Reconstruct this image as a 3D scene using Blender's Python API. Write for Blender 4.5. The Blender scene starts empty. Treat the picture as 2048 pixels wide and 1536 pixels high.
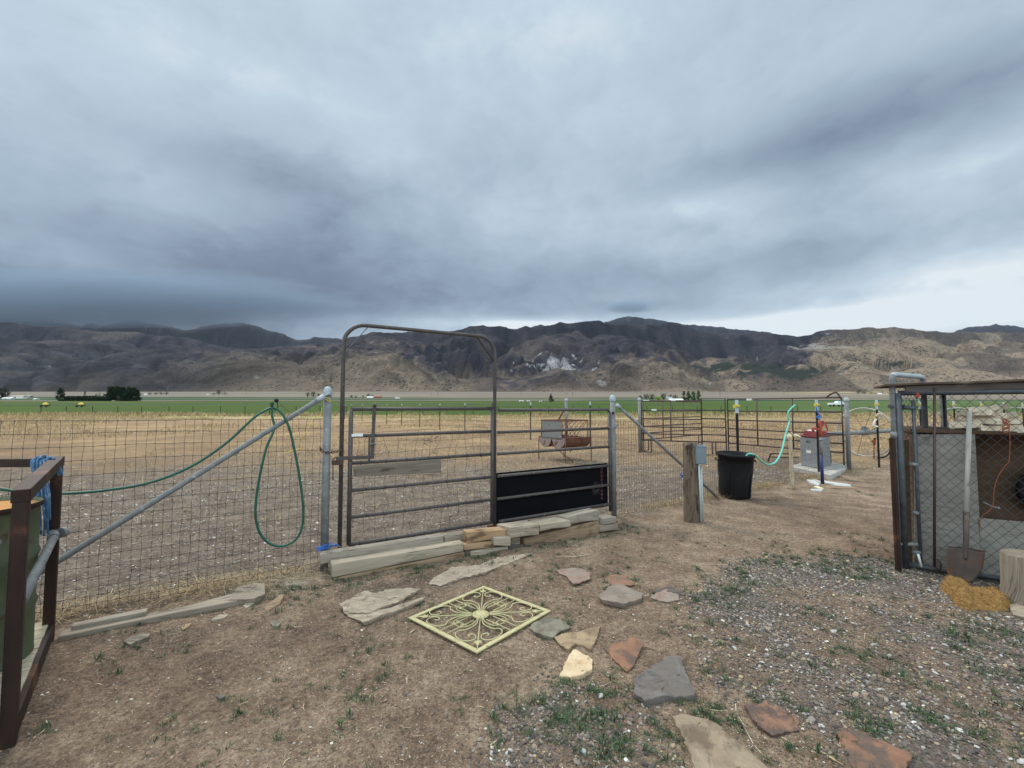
import bpy, math, random
import numpy as np
from mathutils import Vector, Matrix, noise as mnoise
rnd = random.Random(7); nrs = np.random.RandomState(11)
C = bpy.context.scene.collection
sc = bpy.context.scene
R = math.radians
# ------------------------------------------------------------------ camera
FP = 870.0; HOR = 812.0; CAMZ = 1.55
PITCH = math.atan((HOR-768)/FP)
cam = bpy.data.objects.new('camera', bpy.data.cameras.new('camera')); C.objects.link(cam)
cam.location = (0, 0, CAMZ); cam.rotation_euler = (math.pi/2+PITCH, 0, 0)
cam.data.sensor_width = 36; cam.data.lens = FP/2048*36
cam.data.clip_start = 0.05; cam.data.clip_end = 60000
sc.camera = cam
sc.view_settings.view_transform = 'Standard'; sc.view_settings.look = 'None'
sc.view_settings.gamma = 1; sc.view_settings.exposure = 0.0
sc.cycles.max_bounces = 6; sc.cycles.volume_bounces = 1; sc.cycles.transparent_max_bounces = 12

# survey helpers: turn a bearing read off the photograph into a place on the ground / a vertical plane / a depth
def ray(px, py):
    a = (px-1024)/FP; b = (768-py)/FP
    return Vector((a, math.cos(PITCH)-b*math.sin(PITCH), math.sin(PITCH)+b*math.cos(PITCH)))
def G(px, py, z=0.0):
    d = ray(px, py); t = (z-CAMZ)/d.z
    return Vector((d.x*t, d.y*t, z))
def DP(px, py, Y):
    d = ray(px, py); t = Y/d.y
    return Vector((d.x*t, Y, CAMZ+d.z*t))
def OP(a, b, px, py, off=0.0):      # on the vertical plane through a-b, moved off metres away from the camera
    n = Vector((-(b.y-a.y), b.x-a.x, 0)).normalized()
    if n.y < 0: n = -n
    d = ray(px, py); t = ((a+n*off)-Vector((0, 0, CAMZ))).dot(n)/d.dot(n)
    return Vector((0, 0, CAMZ))+d*t
def proj(X, Y, Z):                  # numpy inverse
    c, s = math.cos(PITCH), math.sin(PITCH); zz = Z-CAMZ
    f = Y*c+zz*s; u = -Y*s+zz*c
    f = np.maximum(f, .01)
    return 1024+FP*X/f, 768-FP*u/f

# ------------------------------------------------------------------ node helpers
class S:
    def __init__(s, nt, sock): s.nt = nt; s.k = sock
    def _m(s, op, *o, clamp=False):
        n = s.nt.nodes.new('ShaderNodeMath'); n.operation = op; n.use_clamp = clamp
        for i, v in enumerate((s,)+o):
            if isinstance(v, S): s.nt.links.new(v.k, n.inputs[i])
            else: n.inputs[i].default_value = v
        return S(s.nt, n.outputs[0])
    def __add__(s, o): return s._m('ADD', o)
    __radd__ = __add__
    def __sub__(s, o): return s._m('SUBTRACT', o)
    def __rsub__(s, o): return (s*-1)+o
    def __mul__(s, o): return s._m('MULTIPLY', o)
    __rmul__ = __mul__
    def __truediv__(s, o): return s._m('DIVIDE', o)
    def mx(s, o): return s._m('MAXIMUM', o)
    def mn(s, o): return s._m('MINIMUM', o)
    def clamp(s): return s._m('ADD', 0.0, clamp=True)
    def step(s, a, b):
        n = s.nt.nodes.new('ShaderNodeMapRange'); n.interpolation_type = 'SMOOTHSTEP'
        s.nt.links.new(s.k, n.inputs[0]); n.inputs[1].default_value = a; n.inputs[2].default_value = b
        return S(s.nt, n.outputs[0])
def _new(nt, t, **k):
    n = nt.nodes.new(t)
    for a, v in k.items(): setattr(n, a, v)
    return n
def setin(nt, sock, v):
    if isinstance(v, S): nt.links.new(v.k, sock)
    elif isinstance(v, (tuple, list)) and len(v) == 3 and sock.type == 'RGBA': sock.default_value = (*v, 1)
    else: sock.default_value = v
def noise(nt, vec, scale, detail=5, rough=.55, dist=0.0):
    n = _new(nt, 'ShaderNodeTexNoise'); setin(nt, n.inputs['Vector'], vec)
    n.inputs['Scale'].default_value = scale; n.inputs['Detail'].default_value = detail
    n.inputs['Roughness'].default_value = rough; n.inputs['Distortion'].default_value = dist
    return S(nt, n.outputs[0])
def voro(nt, vec, scale, feature='F1', out='Distance', rand=1.0):
    n = _new(nt, 'ShaderNodeTexVoronoi', feature=feature); setin(nt, n.inputs['Vector'], vec)
    n.inputs['Scale'].default_value = scale; n.inputs['Randomness'].default_value = rand
    return S(nt, n.outputs[out])
def mix(nt, f, a, b, mode='MIX'):
    n = _new(nt, 'ShaderNodeMix', data_type='RGBA', blend_type=mode)
    setin(nt, n.inputs[0], f); setin(nt, n.inputs[6], a); setin(nt, n.inputs[7], b)
    return S(nt, n.outputs[2])
def ramp(nt, f, stops):
    n = _new(nt, 'ShaderNodeValToRGB'); nt.links.new(f.k, n.inputs[0]); e = n.color_ramp.elements
    while len(e) < len(stops): e.new(.5)
    for i, (p, c) in enumerate(stops): e[i].position = p; e[i].color = (*c, 1)
    return S(nt, n.outputs[0])
def sep(nt, v):
    n = _new(nt, 'ShaderNodeSeparateXYZ'); nt.links.new(v.k, n.inputs[0]); return [S(nt, n.outputs[i]) for i in range(3)]
def comb(nt, x, y, z):
    n = _new(nt, 'ShaderNodeCombineXYZ')
    for i, v in enumerate((x, y, z)): setin(nt, n.inputs[i], v)
    return S(nt, n.outputs[0])
def vscale(nt, v, s):
    n = _new(nt, 'ShaderNodeVectorMath', operation='MULTIPLY'); nt.links.new(v.k, n.inputs[0]); n.inputs[1].default_value = s
    return S(nt, n.outputs[0])
def attr(nt, name, vec=True):
    n = _new(nt, 'ShaderNodeAttribute', attribute_name=name); return S(nt, n.outputs['Vector' if vec else 'Fac'])
def attrc(nt, name):
    n = _new(nt, 'ShaderNodeAttribute', attribute_name=name); return S(nt, n.outputs['Color'])
def newmat(name):
    m = bpy.data.materials.new(name); m.use_nodes = True
    return m, m.node_tree, m.node_tree.nodes['Principled BSDF']
def bumpit(nt, b, h, strength, dist):
    n = _new(nt, 'ShaderNodeBump'); n.inputs['Strength'].default_value = strength; n.inputs['Distance'].default_value = dist
    nt.links.new(h.k, n.inputs['Height']); nt.links.new(n.outputs[0], b.inputs['Normal'])

# ------------------------------------------------------------------ sky (world) and sun
SUN_EL, SUN_AZ = R(50), R(-42)       # azimuth from +Y towards +X
w = bpy.data.worlds.new('World'); sc.world = w; w.use_nodes = True
nt = w.node_tree; bg = nt.nodes['Background']
tc = _new(nt, 'ShaderNodeTexCoord'); d = S(nt, tc.outputs['Generated']); dx, dy, dz = sep(nt, d)
az = dx._m('ARCTAN2', dy); el = dz._m('ARCSINE')
def aze(px, py):
    r = ray(px, py).normalized(); return math.atan2(r.x, r.y), math.asin(r.z)
pz = dz.mx(0.0)+.55
qv = comb(nt, dx/pz, dy/pz, 0.0)
warp = noise(nt, qv, .9, 3)
qx, qy, _ = sep(nt, qv)
q1 = comb(nt, qx*1.15+qy*.25+warp*1.3, qy*1.9-qx*.35+warp*1.5, 0.3)
n1 = noise(nt, q1, 1.15, 9, .55)
n2 = noise(nt, vscale(nt, q1, (1.0, 1.0, 1.0)), 3.3, 8, .62)
n3 = noise(nt, comb(nt, az*1.1+warp*.22, el*1.9+warp*.22, 1.0), 3.4, 8, .58)
n4 = noise(nt, comb(nt, az*1.2+n3*.30, el*2.2+n1*.25-az*.15, 4.0), 7.5, 7, .55)
bil = (n4-.5)._m('ABSOLUTE')*-2.0+.22
calm = el.step(.22, .62)*-.55+1.0
B = ((n1-.5)*.27+(n2-.5)*.10+(n3-.5)*.62+(n4-.5)*.12)*calm+bil*.08+.805
jitx = (n3-.5)*.22; jity = (n4-.5)*.12+(n1-.5)*.06
for (px, py, rx, ry, a) in [
    (100, 622, 620, 75, -.80), (330, 500, 460, 90, -.20), (660, 440, 250, 110, -.24), (400, 310, 330, 50, -.16), (60, 420, 300, 60, -.06),
    (720, 600, 340, 45, -.30), (1150, 560, 330, 60, -.24), (1330, 470, 320, 60, -.09), (1650, 290, 380, 55, -.20),
    (1850, 180, 420, 70, -.14), (1650, 500, 420, 40, -.18), (1260, 615, 90, 16, -.16), (1500, 560, 260, 30, -.05),
    (760, 315, 110, 36, .10), (620, 200, 320, 50, .03), (1390, 410, 110, 26, .08), (1900, 628, 420, 42, .26),
    (1880, 340, 200, 30, .12), (1500, 655, 330, 22, .36), (1060, 648, 110, 12, .34), (880, 645, 160, 10, .10), (120, 230, 300, 60, .08),
    (300, 60, 500, 80, .10), (1200, 60, 500, 60, .05), (1650, 200, 200, 40, -.05), (1990, 545, 200, 25, .14)]:
    a0, e0 = aze(px, py); a1, e1 = aze(px+rx, py-ry*.5); a2, e2 = aze(px-rx, py+ry*.5)
    sa = max(abs(a1-a2)/2, .03); se = max(abs(aze(px, py-ry)[1]-aze(px, py+ry)[1])/2, .01)
    u = (az-a0+jitx*min(1, sa*2))/sa; v = (el-e0+jity*min(1, se*4))/se
    g = (u*u+v*v)*-1.0
    B = B+g._m('EXPONENT')*a
col = ramp(nt, B.clamp(), [(0.0, (.040, .056, .085)), (.22, (.088, .118, .165)), (.45, (.182, .24, .318)), (.68, (.345, .44, .535)), (.86, (.50, .61, .705)), (1.0, (.76, .83, .87))])
# overcast zenith is brighter; warm gain added there and behind viewer lights the ground
zen = el.step(.70, 1.25); back = (dy*-1.0).step(-.25, .6)
boost = zen.mx(back*dz.step(-.02, .25))*2.2+1.0
low = (dz*-1.0).step(0.0, .15)
col = mix(nt, 1.0, col, comb(nt, boost*1.05-.05, boost, boost*.87+.13), 'MULTIPLY')
col = mix(nt, low, col, (.12, .10, .085))
sky = _new(nt, 'ShaderNodeTexSky', sky_type='NISHITA'); sky.sun_disc = False
sky.sun_elevation = SUN_EL; sky.sun_rotation = SUN_AZ
bg2 = _new(nt, 'ShaderNodeBackground'); bg2.inputs[1].default_value = .05*.12
nt.links.new(sky.outputs[0], bg2.inputs[0])
nt.links.new(col.k, bg.inputs[0]); bg.inputs[1].default_value = 1.0
addn = _new(nt, 'ShaderNodeAddShader'); nt.links.new(bg.outputs[0], addn.inputs[0]); nt.links.new(bg2.outputs[0], addn.inputs[1])
nt.links.new(addn.outputs[0], nt.nodes['World Output'].inputs[0])
sun = bpy.data.objects.new('sun', bpy.data.lights.new('sun', 'SUN')); C.objects.link(sun)
sun.data.energy = 2.7; sun.data.angle = R(18); sun.data.color = (1.0, .91, .80)
sdir = Vector((math.sin(SUN_AZ)*math.cos(SUN_EL), math.cos(SUN_AZ)*math.cos(SUN_EL), math.sin(SUN_EL)))
sun.rotation_euler = sdir.to_track_quat('Z', 'Y').to_euler(); sun.location = (0, 0, 30)

# ------------------------------------------------------------------ object helpers
def tag(o, label=None, cat=None, group=None, kind=None):
    if label: o['label'] = label
    if cat: o['category'] = cat
    if group: o['group'] = group
    if kind: o['kind'] = kind
    return o
def thing(name, label, cat, loc, group=None):
    o = bpy.data.objects.new(name, None); C.objects.link(o); o.location = loc; o.empty_display_size = .1
    return tag(o, label, cat, group)
def root_of(o):
    while o.parent: o = o.parent
    return o
def dup(root, loc, label=None, rz=0.0):
    def cp(o, par):
        c = o.copy(); C.objects.link(c); c.parent = par
        for ch in list(o.children): cp(ch, c)
        return c
    r = cp(root, None); r.location = loc; r.rotation_euler = (0, 0, rz)
    if label: r['label'] = label
    return r
def V3(p): return Vector((float(p[0]), float(p[1]), float(p[2])))
def catmull(pts, n=8, closed=False):
    P = [V3(p) for p in pts]; out = []; m = len(P)
    for i in range(m if closed else m-1):
        p0 = P[(i-1) % m] if (closed or i > 0) else P[0]*2-P[1]
        p1, p2 = P[i], P[(i+1) % m]
        p3 = P[(i+2) % m] if (closed or i+2 < m) else P[-1]*2-P[-2]
        for k in range(n):
            t = k/n
            out.append(.5*((2*p1)+(p2-p0)*t+(2*p0-5*p1+4*p2-p3)*t*t+(3*p1-p0-3*p2+p3)*t*t*t))
    if not closed: out.append(P[-1])
    return out
class MB:
    def __init__(s): s.V = []; s.F = []; s.G = []; s.S = []
    def add(s, vs, fs, gs=None, smooth=False):
        o = len(s.V); s.V += [tuple(v) for v in vs]; s.G += [tuple(g) for g in (gs or vs)]
        s.F += [tuple(i+o for i in f) for f in fs]; s.S += [smooth]*len(fs)
        return s
    def hexa(s, c):          # c: 8 corners, bottom 4 ccw then top 4
        L = (c[1]-c[0]).length; W = (c[3]-c[0]).length; H = (c[4]-c[0]).length
        k = rnd.random()*5
        g = [(k, 0, 0), (k+L, 0, 0), (k+L, W, 0), (k, W, 0), (k, 0, H), (k+L, 0, H), (k+L, W, H), (k, W, H)]
        return s.add(c, [(0, 3, 2, 1), (4, 5, 6, 7), (0, 1, 5, 4), (1, 2, 6, 5), (2, 3, 7, 6), (3, 0, 4, 7)], g)
    def beam(s, a, b, w, h, up=(0, 0, 1)):
        a, b = V3(a), V3(b); d = (b-a).normalized(); up = V3(up)
        if abs(d.dot(up)) > .98: up = Vector((0, 1, 0))
        x = d.cross(up).normalized()*(w/2); z = x.cross(d).normalized()*(h/2)
        return s.hexa([a-x-z, b-x-z, b+x-z, a+x-z, a-x+z, b-x+z, b+x+z, a+x+z])
    def box(s, c, d, rz=0.0):
        c = V3(c); ca, sa = math.cos(rz), math.sin(rz); ex = Vector((ca, sa, 0))*d[0]/2; ey = Vector((-sa, ca, 0))*d[1]/2; ez = Vector((0, 0, d[2]/2))
        return s.hexa([c-ex-ey-ez, c+ex-ey-ez, c+ex+ey-ez, c-ex+ey-ez, c-ex-ey+ez, c+ex-ey+ez, c+ex+ey+ez, c-ex+ey+ez])
    def tube(s, pts, r, n=8, closed=False, caps=True):
        P = [V3(p) for p in pts]; m = len(P); rr = r if isinstance(r, (list, tuple)) else [r]*m
        T = []
        for i in range(m):
            a = P[(i-1) % m] if (closed or i) else P[0]; b = P[(i+1) % m] if (closed or i < m-1) else P[-1]
            t = b-a; T.append(t.normalized() if t.length > 1e-9 else Vector((0, 0, 1)))
        up = Vector((0, 0, 1)) if abs(T[0].z) < .9 else Vector((1, 0, 0))
        N = (up-T[0]*up.dot(T[0])).normalized(); vs = []; gs = []; L = rnd.random()*3
        for i in range(m):
            if i: L += (P[i]-P[i-1]).length
            N = (N-T[i]*N.dot(T[i])).normalized(); Bn = T[i].cross(N)
            for k in range(n):
                a = 2*math.pi*k/n; q = N*math.cos(a)+Bn*math.sin(a)
                vs.append(P[i]+q*rr[i]); gs.append((L, q.x*rr[i], q.y*rr[i]+q.z*rr[i]))
        fs = [(i*n+k, i*n+(k+1) % n, ((i+1) % m)*n+(k+1) % n, ((i+1) % m)*n+k) for i in range(m if closed else m-1) for k in range(n)]
        s.add(vs, fs, gs, True)
        if caps and not closed:
            o = len(s.V)-len(vs); s.F += [tuple(o+n-1-k for k in range(n)), tuple(o+(m-1)*n+k for k in range(n))]; s.S += [False, False]
        return s
    def lathe(s, c, prof, n=20, ax=None, sx=1.0, sy=1.0, rz=0.0):
        c = V3(c); M = ax or Matrix.Identity(3); vs = []; gs = []
        for (r, z) in prof:
            for k in range(n):
                a = 2*math.pi*k/n+rz; vs.append(c+M @ Vector((math.cos(a)*r*sx, math.sin(a)*r*sy, z))); gs.append((z, a*max(r, .01), 0))
        m = len(prof)
        fs = [(i*n+k, i*n+(k+1) % n, (i+1)*n+(k+1) % n, (i+1)*n+k) for i in range(m-1) for k in range(n)]
        return s.add(vs, fs, gs, True)
    def poly(s, pts, th, up=(0, 0, 1)):   # flat polygon given thickness along -up
        P = [V3(p) for p in pts]; u = V3(up)*th; n = len(P)
        s.add(P+[p-u for p in P], [tuple(range(n)), tuple(range(2*n-1, n-1, -1))]+[((i+1) % n, i, n+i, n+(i+1) % n) for i in range(n)])
        return s
    def build(s, name, mat, parent=None, bevel=0, origin=None):
        me = bpy.data.meshes.new(name)
        if parent: off = root_of(parent).location.copy()
        elif origin is not None: off = V3(origin)
        else:
            xs, ys, zs = zip(*s.V); off = Vector(((min(xs)+max(xs))/2, (min(ys)+max(ys))/2, min(zs)))
        me.from_pydata([(v[0]-off.x, v[1]-off.y, v[2]-off.z) for v in s.V], [], s.F)
        a = me.attributes.new('gc', 'FLOAT_VECTOR', 'POINT'); a.data.foreach_set('vector', [c for g in s.G for c in g])
        me.polygons.foreach_set('use_smooth', s.S)
        me.materials.append(mat); me.update()
        o = bpy.data.objects.new(name, me); C.objects.link(o)
        if parent: o.parent = parent
        else: o.location = off
        if bevel:
            b = o.modifiers.new('bevel', 'BEVEL'); b.width = bevel; b.segments = 2; b.limit_method = 'ANGLE'
        return o
def roughbox(c8, n, amp, rad, seed, freq=9.0, split=0):
    """weathered block between 8 corners, rounded by rad, worn by amp; returns MB"""
    c = [V3(p) for p in c8]; L = (c[1]-c[0]).length; W = (c[3]-c[0]).length; H = (c[4]-c[0]).length
    mb = MB(); so = rnd.random()*50
    def P(u, v, w_):
        # push edges in for rounding
        X, Y, Z = u*L, v*W, w_*H
        h = Vector((max(rad, min(L-rad, X)), max(rad, min(W-rad, Y)), max(rad, min(H-rad, Z)))); q = Vector((X, Y, Z))-h
        if q.length > 1e-9: q = q.normalized()*rad
        q = h+q
        nn = mnoise.noise_vector(Vector((q.x*freq*.35, q.y*freq, q.z*freq))+Vector((seed, 0, 0)))
        q = q+nn*amp
        if split:   # long grain cracks in upper face
            g = abs(mnoise.noise(Vector((q.x*1.2, q.y*26, q.z*26))+Vector((0, seed, 0))))
            q -= (Vector((L/2, W/2, H/2))-q).normalized()*(-1)*max(0, .12-g)*split
        u, v, w_ = q.x/L, q.y/W, q.z/H
        b = (c[0]*(1-u)+c[1]*u)*(1-v)+(c[3]*(1-u)+c[2]*u)*v; t = (c[4]*(1-u)+c[5]*u)*(1-v)+(c[7]*(1-u)+c[6]*u)*v
        return b*(1-w_)+t*w_, (so+u*L, v*W, w_*H)
    nx, ny, nz = n
    def coords(k, ln):
        r = min(rad/ln, .3); return [0, r*.35, r]+[r+(1-2*r)*i/k for i in range(1, k)]+[1-r, 1-r*.35, 1]
    U, Vv, Wv = coords(nx, L), coords(ny, W), coords(nz, H)
    def face(A, Bq, f, flip):
        vs = []; gs = []
        for a in A:
            for b in Bq:
                p, g = P(*f(a, b)); vs.append(p); gs.append(g)
        m = len(Bq); fs = []
        for i in range(len(A)-1):
            for j in range(m-1):
                q = (i*m+j, (i+1)*m+j, (i+1)*m+j+1, i*m+j+1); fs.append(q[::-1] if flip else q)
        mb.add(vs, fs, gs, True)
    face(U, Vv, lambda a, b: (a, b, 1), False); face(U, Vv, lambda a, b: (a, b, 0), True)
    face(U, Wv, lambda a, b: (a, 0, b), False); face(U, Wv, lambda a, b: (a, 1, b), True)
    face(Vv, Wv, lambda a, b: (0, a, b), True); face(Vv, Wv, lambda a, b: (1, a, b), False)
    return mb
def npmesh(name, V, F, mat, cols=None, smooth=True, parent=None, origin=(0, 0, 0), colname='Col', extra=None):
    V = np.asarray(V, np.float32)-np.asarray(origin, np.float32); F = np.asarray(F, np.int32); k = F.shape[1]
    me = bpy.data.meshes.new(name); me.vertices.add(len(V)); me.vertices.foreach_set('co', V.ravel())
    me.loops.add(F.size); me.loops.foreach_set('vertex_index', F.ravel())
    me.polygons.add(len(F)); me.polygons.foreach_set('loop_start', np.arange(0, F.size, k, dtype=np.int32))
    me.polygons.foreach_set('loop_total', np.full(len(F), k, np.int32))
    me.update(calc_edges=True); me.polygons.foreach_set('use_smooth', [smooth]*len(F))
    if cols is not None:
        a = me.color_attributes.new(colname, 'FLOAT_COLOR', 'POINT'); cc = np.ones((len(V), 4), np.float32); cc[:, :3] = cols; a.data.foreach_set('color', cc.ravel())
    for en, ev in (extra or {}).items():
        a = me.attributes.new(en, 'FLOAT', 'POINT'); a.data.foreach_set('value', np.asarray(ev, np.float32))
    me.materials.append(mat); o = bpy.data.objects.new(name, me); C.objects.link(o); o.location = origin
    if parent: o.parent = parent; o.location = (0, 0, 0)
    return o
# ---- numpy value noise
_tab = nrs.rand(65536).astype(np.float32)
def vn(x, y, s=0):
    xi = np.floor(x).astype(np.int64); yi = np.floor(y).astype(np.int64); xf = x-xi; yf = y-yi
    xf = xf*xf*xf*(xf*(xf*6-15)+10); yf = yf*yf*yf*(yf*(yf*6-15)+10)
    def h(a, b): return _tab[(a*73856093 ^ b*19349663 ^ (s*83492791+1013)) & 65535]
    return (h(xi, yi)*(1-xf)+h(xi+1, yi)*xf)*(1-yf)+(h(xi, yi+1)*(1-xf)+h(xi+1, yi+1)*xf)*yf
def fbm(x, y, o=5, s=0, g=.5):
    t = 0; a = 1; n = 0
    for i in range(o): t = t+a*vn(x, y, s+i*7); n += a; a *= g; x = x*2.03+17.1; y = y*2.03+5.3
    return t/n
def ridged(x, y, o=5, s=0, g=.5):
    t = 0; a = 1; n = 0
    for i in range(o): t = t+a*(1-np.abs(2*vn(x, y, s+i*7)-1))**1.6; n += a; a *= g; x = x*2.07+11.7; y = y*2.07+3.1
    return t/n
# ------------------------------------------------------------------ materials
def pm(name, c1, c2, scale=6, rough=.8, bump=.3, bd=.004, metal=0.0, stretch=(1, 1, 1), c3=None, s3=3, t3=(.55, .65), c4=None, s4=20, t4=(.6, .7), spec=.5, rough2=None, fine=4.0):
    m, nt, b = newmat(name); g = attr(nt, 'gc'); v = vscale(nt, g, stretch)
    n = noise(nt, v, scale, 8, .6); col = ramp(nt, n, [(.3, c1), (.7, c2)])
    if c3: col = mix(nt, noise(nt, g, s3, 6, .65).step(*t3), col, c3)
    if c4: col = mix(nt, noise(nt, g, s4, 4, .6).step(*t4), col, c4)
    nt.links.new(col.k, b.inputs['Base Color']); b.inputs['Metallic'].default_value = metal
    r = n*(.25)+(rough-.12); nt.links.new(r.k, b.inputs['Roughness']); b.inputs['Specular IOR Level'].default_value = spec
    if bump: bumpit(nt, b, noise(nt, v, scale*fine, 6, .65), bump, bd)
    return m
def wood(name, c1, c2, c3=None, t3=(.55, .7), dark=(.03, .022, .016), crack=.5, rings=34, bd=.004):
    m, nt, b = newmat(name); g = attr(nt, 'gc'); v = vscale(nt, g, (1.3, 16, 16))
    n = noise(nt, v, 1.6, 8, .62, .4); fine = noise(nt, vscale(nt, g, (3, rings*2.4, rings*2.4)), 1.0, 6, .7)
    col = ramp(nt, n*.6+fine*.4, [(.32, c1), (.68, c2)])
    if c3: col = mix(nt, noise(nt, vscale(nt, g, (1.5, 5, 5)), 2.2, 5, .6).step(*t3), col, c3)
    cr = noise(nt, vscale(nt, g, (.9, 22, 22)), 1.3, 3, .5); ck = (cr-.5)._m('ABSOLUTE').step(.0, .02)
    ck = ck.mx(noise(nt, vscale(nt, g, (2, 2, 2)), 1.1, 2).step(.42, .50)*-1.0+1.0) if crack else ck
    col = mix(nt, (ck*-1.0+1.0)*crack, col, dark)
    nt.links.new(col.k, b.inputs['Base Color']); b.inputs['Roughness'].default_value = .88; b.inputs['Specular IOR Level'].default_value = .25
    bumpit(nt, b, fine*.6+ck*.8+n*.4, .7, bd)
    return m
M = {}
M['galv'] = pm('galvanised', (.14, .145, .15), (.24, .245, .25), 14, .65, .3, .001, .2, c3=(.31, .315, .32), s3=25, t3=(.6, .66))
M['galv_old'] = pm('old galvanised', (.115, .12, .122), (.205, .21, .212), 10, .7, .3, .001, .15, c3=(.28, .285, .29), s3=18, t3=(.58, .66), c4=(.10, .08, .06), s4=9, t4=(.66, .74))
M['galv_blue'] = pm('bright galvanised', (.28, .32, .35), (.40, .44, .47), 10, .6, .2, .001, .25)
M['galv_dark'] = pm('dark galvanised', (.045, .05, .058), (.10, .11, .125), 12, .6, .3, .001, .35, c3=(.16, .17, .18), s3=12, t3=(.6, .7))
M['gate'] = pm('brown gate paint', (.045, .038, .038), (.088, .074, .072), 9, .6, .25, .001, .05, c3=(.17, .15, .145), s3=30, t3=(.62, .68), c4=(.10, .038, .02), s4=16, t4=(.64, .72))
M['frame'] = pm('rusty brown frame', (.040, .026, .022), (.085, .048, .036), 7, .5, .25, .001, .2, c3=(.17, .065, .03), s3=9, t3=(.56, .68))
M['rackrust'] = pm('rust streaked steel', (.014, .009, .008), (.048, .023, .017), 5, .6, .35, .0015, .1, stretch=(.5, 3, 3), c3=(.15, .062, .034), s3=4, t3=(.55, .72), spec=.3)
M['corral'] = pm('oxide brown corral pipe', (.040, .022, .020), (.085, .042, .036), 6, .55, .2, .001, .1, c3=(.15, .07, .045), s3=9, t3=(.6, .7))
M['rust'] = pm('rusted sheet steel', (.085, .030, .020), (.19, .075, .045), 5, .75, .5, .003, .1, c3=(.26, .19, .17), s3=4, t3=(.6, .68), c4=(.03, .018, .015), s4=12, t4=(.6, .68))
M['rustwhite'] = pm('bleached rusted steel', (.21, .14, .13), (.34, .26, .24), 6, .75, .4, .003, 0, c3=(.14, .06, .04), s3=6, t3=(.55, .65))
M['wire'] = pm('weathered wire', (.04, .03, .028), (.085, .066, .06), 20, .7, 0, metal=.3)
M['wire_far'] = pm('rusty fence wire', (.065, .052, .045), (.11, .088, .075), 6, .8, 0, metal=.1)
M['wire_kennel'] = pm('dark chain link', (.045, .048, .052), (.09, .095, .10), 20, .6, 0, metal=.4)
M['wire_light'] = pm('grey chain link', (.13, .145, .16), (.22, .24, .26), 20, .6, 0, metal=.4)
M['chain'] = pm('rusty chain', (.06, .028, .02), (.14, .07, .05), 60, .7, .3, .001, .4)
M['chain_galv'] = pm('zinc chain', (.14, .15, .16), (.3, .31, .32), 60, .5, .2, .001, .6)
M['green_hose'] = pm('dark green hose', (.003, .060, .040), (.008, .10, .066), 8, .42, .1, .0006)
M['teal_hose'] = pm('teal hose', (.09, .46, .36), (.16, .58, .47), 6, .5, .1, .001)
M['black'] = pm('black plastic', (.007, .007, .009), (.014, .014, .017), 5, .6, .12, .001, spec=.22, c3=(.035, .033, .033), s3=4, t3=(.62, .72))
M['sheet'] = pm('black rubber sheet', (.0035, .0035, .005), (.006, .006, .008), 4, .8, .1, .001, c3=(.018, .015, .015), s3=3, t3=(.66, .76), spec=.08)
M['faded'] = pm('faded print', (.018, .015, .016), (.034, .028, .028), 40, .7, .1, .001)
M['fadedred'] = pm('faded red print', (.05, .012, .010), (.09, .02, .016), 30, .7, .1, .001)
M['blue_twine'] = pm('blue twine', (.008, .09, .42), (.02, .17, .60), 40, .7, .2, .001)
M['yellow'] = pm('yellow twine', (.62, .50, .03), (.80, .66, .06), 30, .6, .1, .001)
M['insul'] = pm('yellow insulator', (.55, .38, .02), (.68, .48, .03), 20, .5, 0)
M['orange_twine'] = pm('orange twine', (.22, .055, .028), (.34, .09, .045), 40, .7, .2, .001)
M['rope_blue'] = pm('faded blue rope', (.03, .10, .22), (.10, .22, .38), 30, .85, .5, .002, c3=(.35, .38, .5), s3=14, t3=(.55, .65))
M['white'] = pm('white plastic', (.62, .62, .60), (.78, .78, .76), 6, .5, .1, .001)
M['label_white'] = pm('white gate label', (.60, .63, .64), (.74, .76, .76), 30, .5, 0, c3=(.25, .27, .3), s3=40, t3=(.62, .66))
M['whitewood'] = pm('peeling white board', (.40, .40, .39), (.56, .56, .54), 12, .7, .3, .002, c3=(.3, .2, .15), s3=9, t3=(.66, .72))
M['tpost'] = pm('dark t-post', (.014, .014, .016), (.035, .03, .03), 10, .6, .2, .001, .2)
M['tpost_green'] = pm('dark green t-post', (.02, .05, .04), (.04, .085, .065), 10, .6, .2, .001, .2)
M['tpost_tip'] = pm('pale post tip', (.36, .41, .47), (.48, .53, .58), 10, .6, .1, .001)
M['red_paint'] = pm('red hydrant paint', (.25, .032, .018), (.36, .055, .03), 10, .5, .2, .001, c3=(.20, .03, .015), s3=14, t3=(.58, .66))
M['bluepipe'] = pm('navy pipe', (.008, .012, .07), (.015, .022, .12), 8, .5, .1, .001)
M['maroon'] = pm('maroon lid', (.14, .012, .016), (.21, .02, .026), 5, .5, .15, .001)
M['waterer'] = pm('galvanised waterer shell', (.26, .29, .32), (.38, .41, .44), 8, .45, .15, .001, .5, c3=(.17, .18, .2), s3=6, t3=(.6, .7))
M['concrete'] = pm('concrete', (.32, .30, .27), (.45, .43, .39), 10, .9, .5, .004, c3=(.2, .18, .15), s3=6, t3=(.58, .7))
M['box_grey'] = pm('grey electrical box', (.15, .19, .225), (.21, .25, .285), 5, .55, .1, .001, .1)
M['conduit'] = pm('pvc conduit', (.38, .42, .42), (.5, .54, .53), 5, .55, .1, .001)
M['barrel_green'] = pm('olive drum', (.06, .078, .042), (.115, .135, .075), 3, .7, .4, .002, .05, c3=(.17, .15, .09), s3=3, t3=(.52, .68), c4=(.085, .045, .028), s4=8, t4=(.56, .70))
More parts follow.
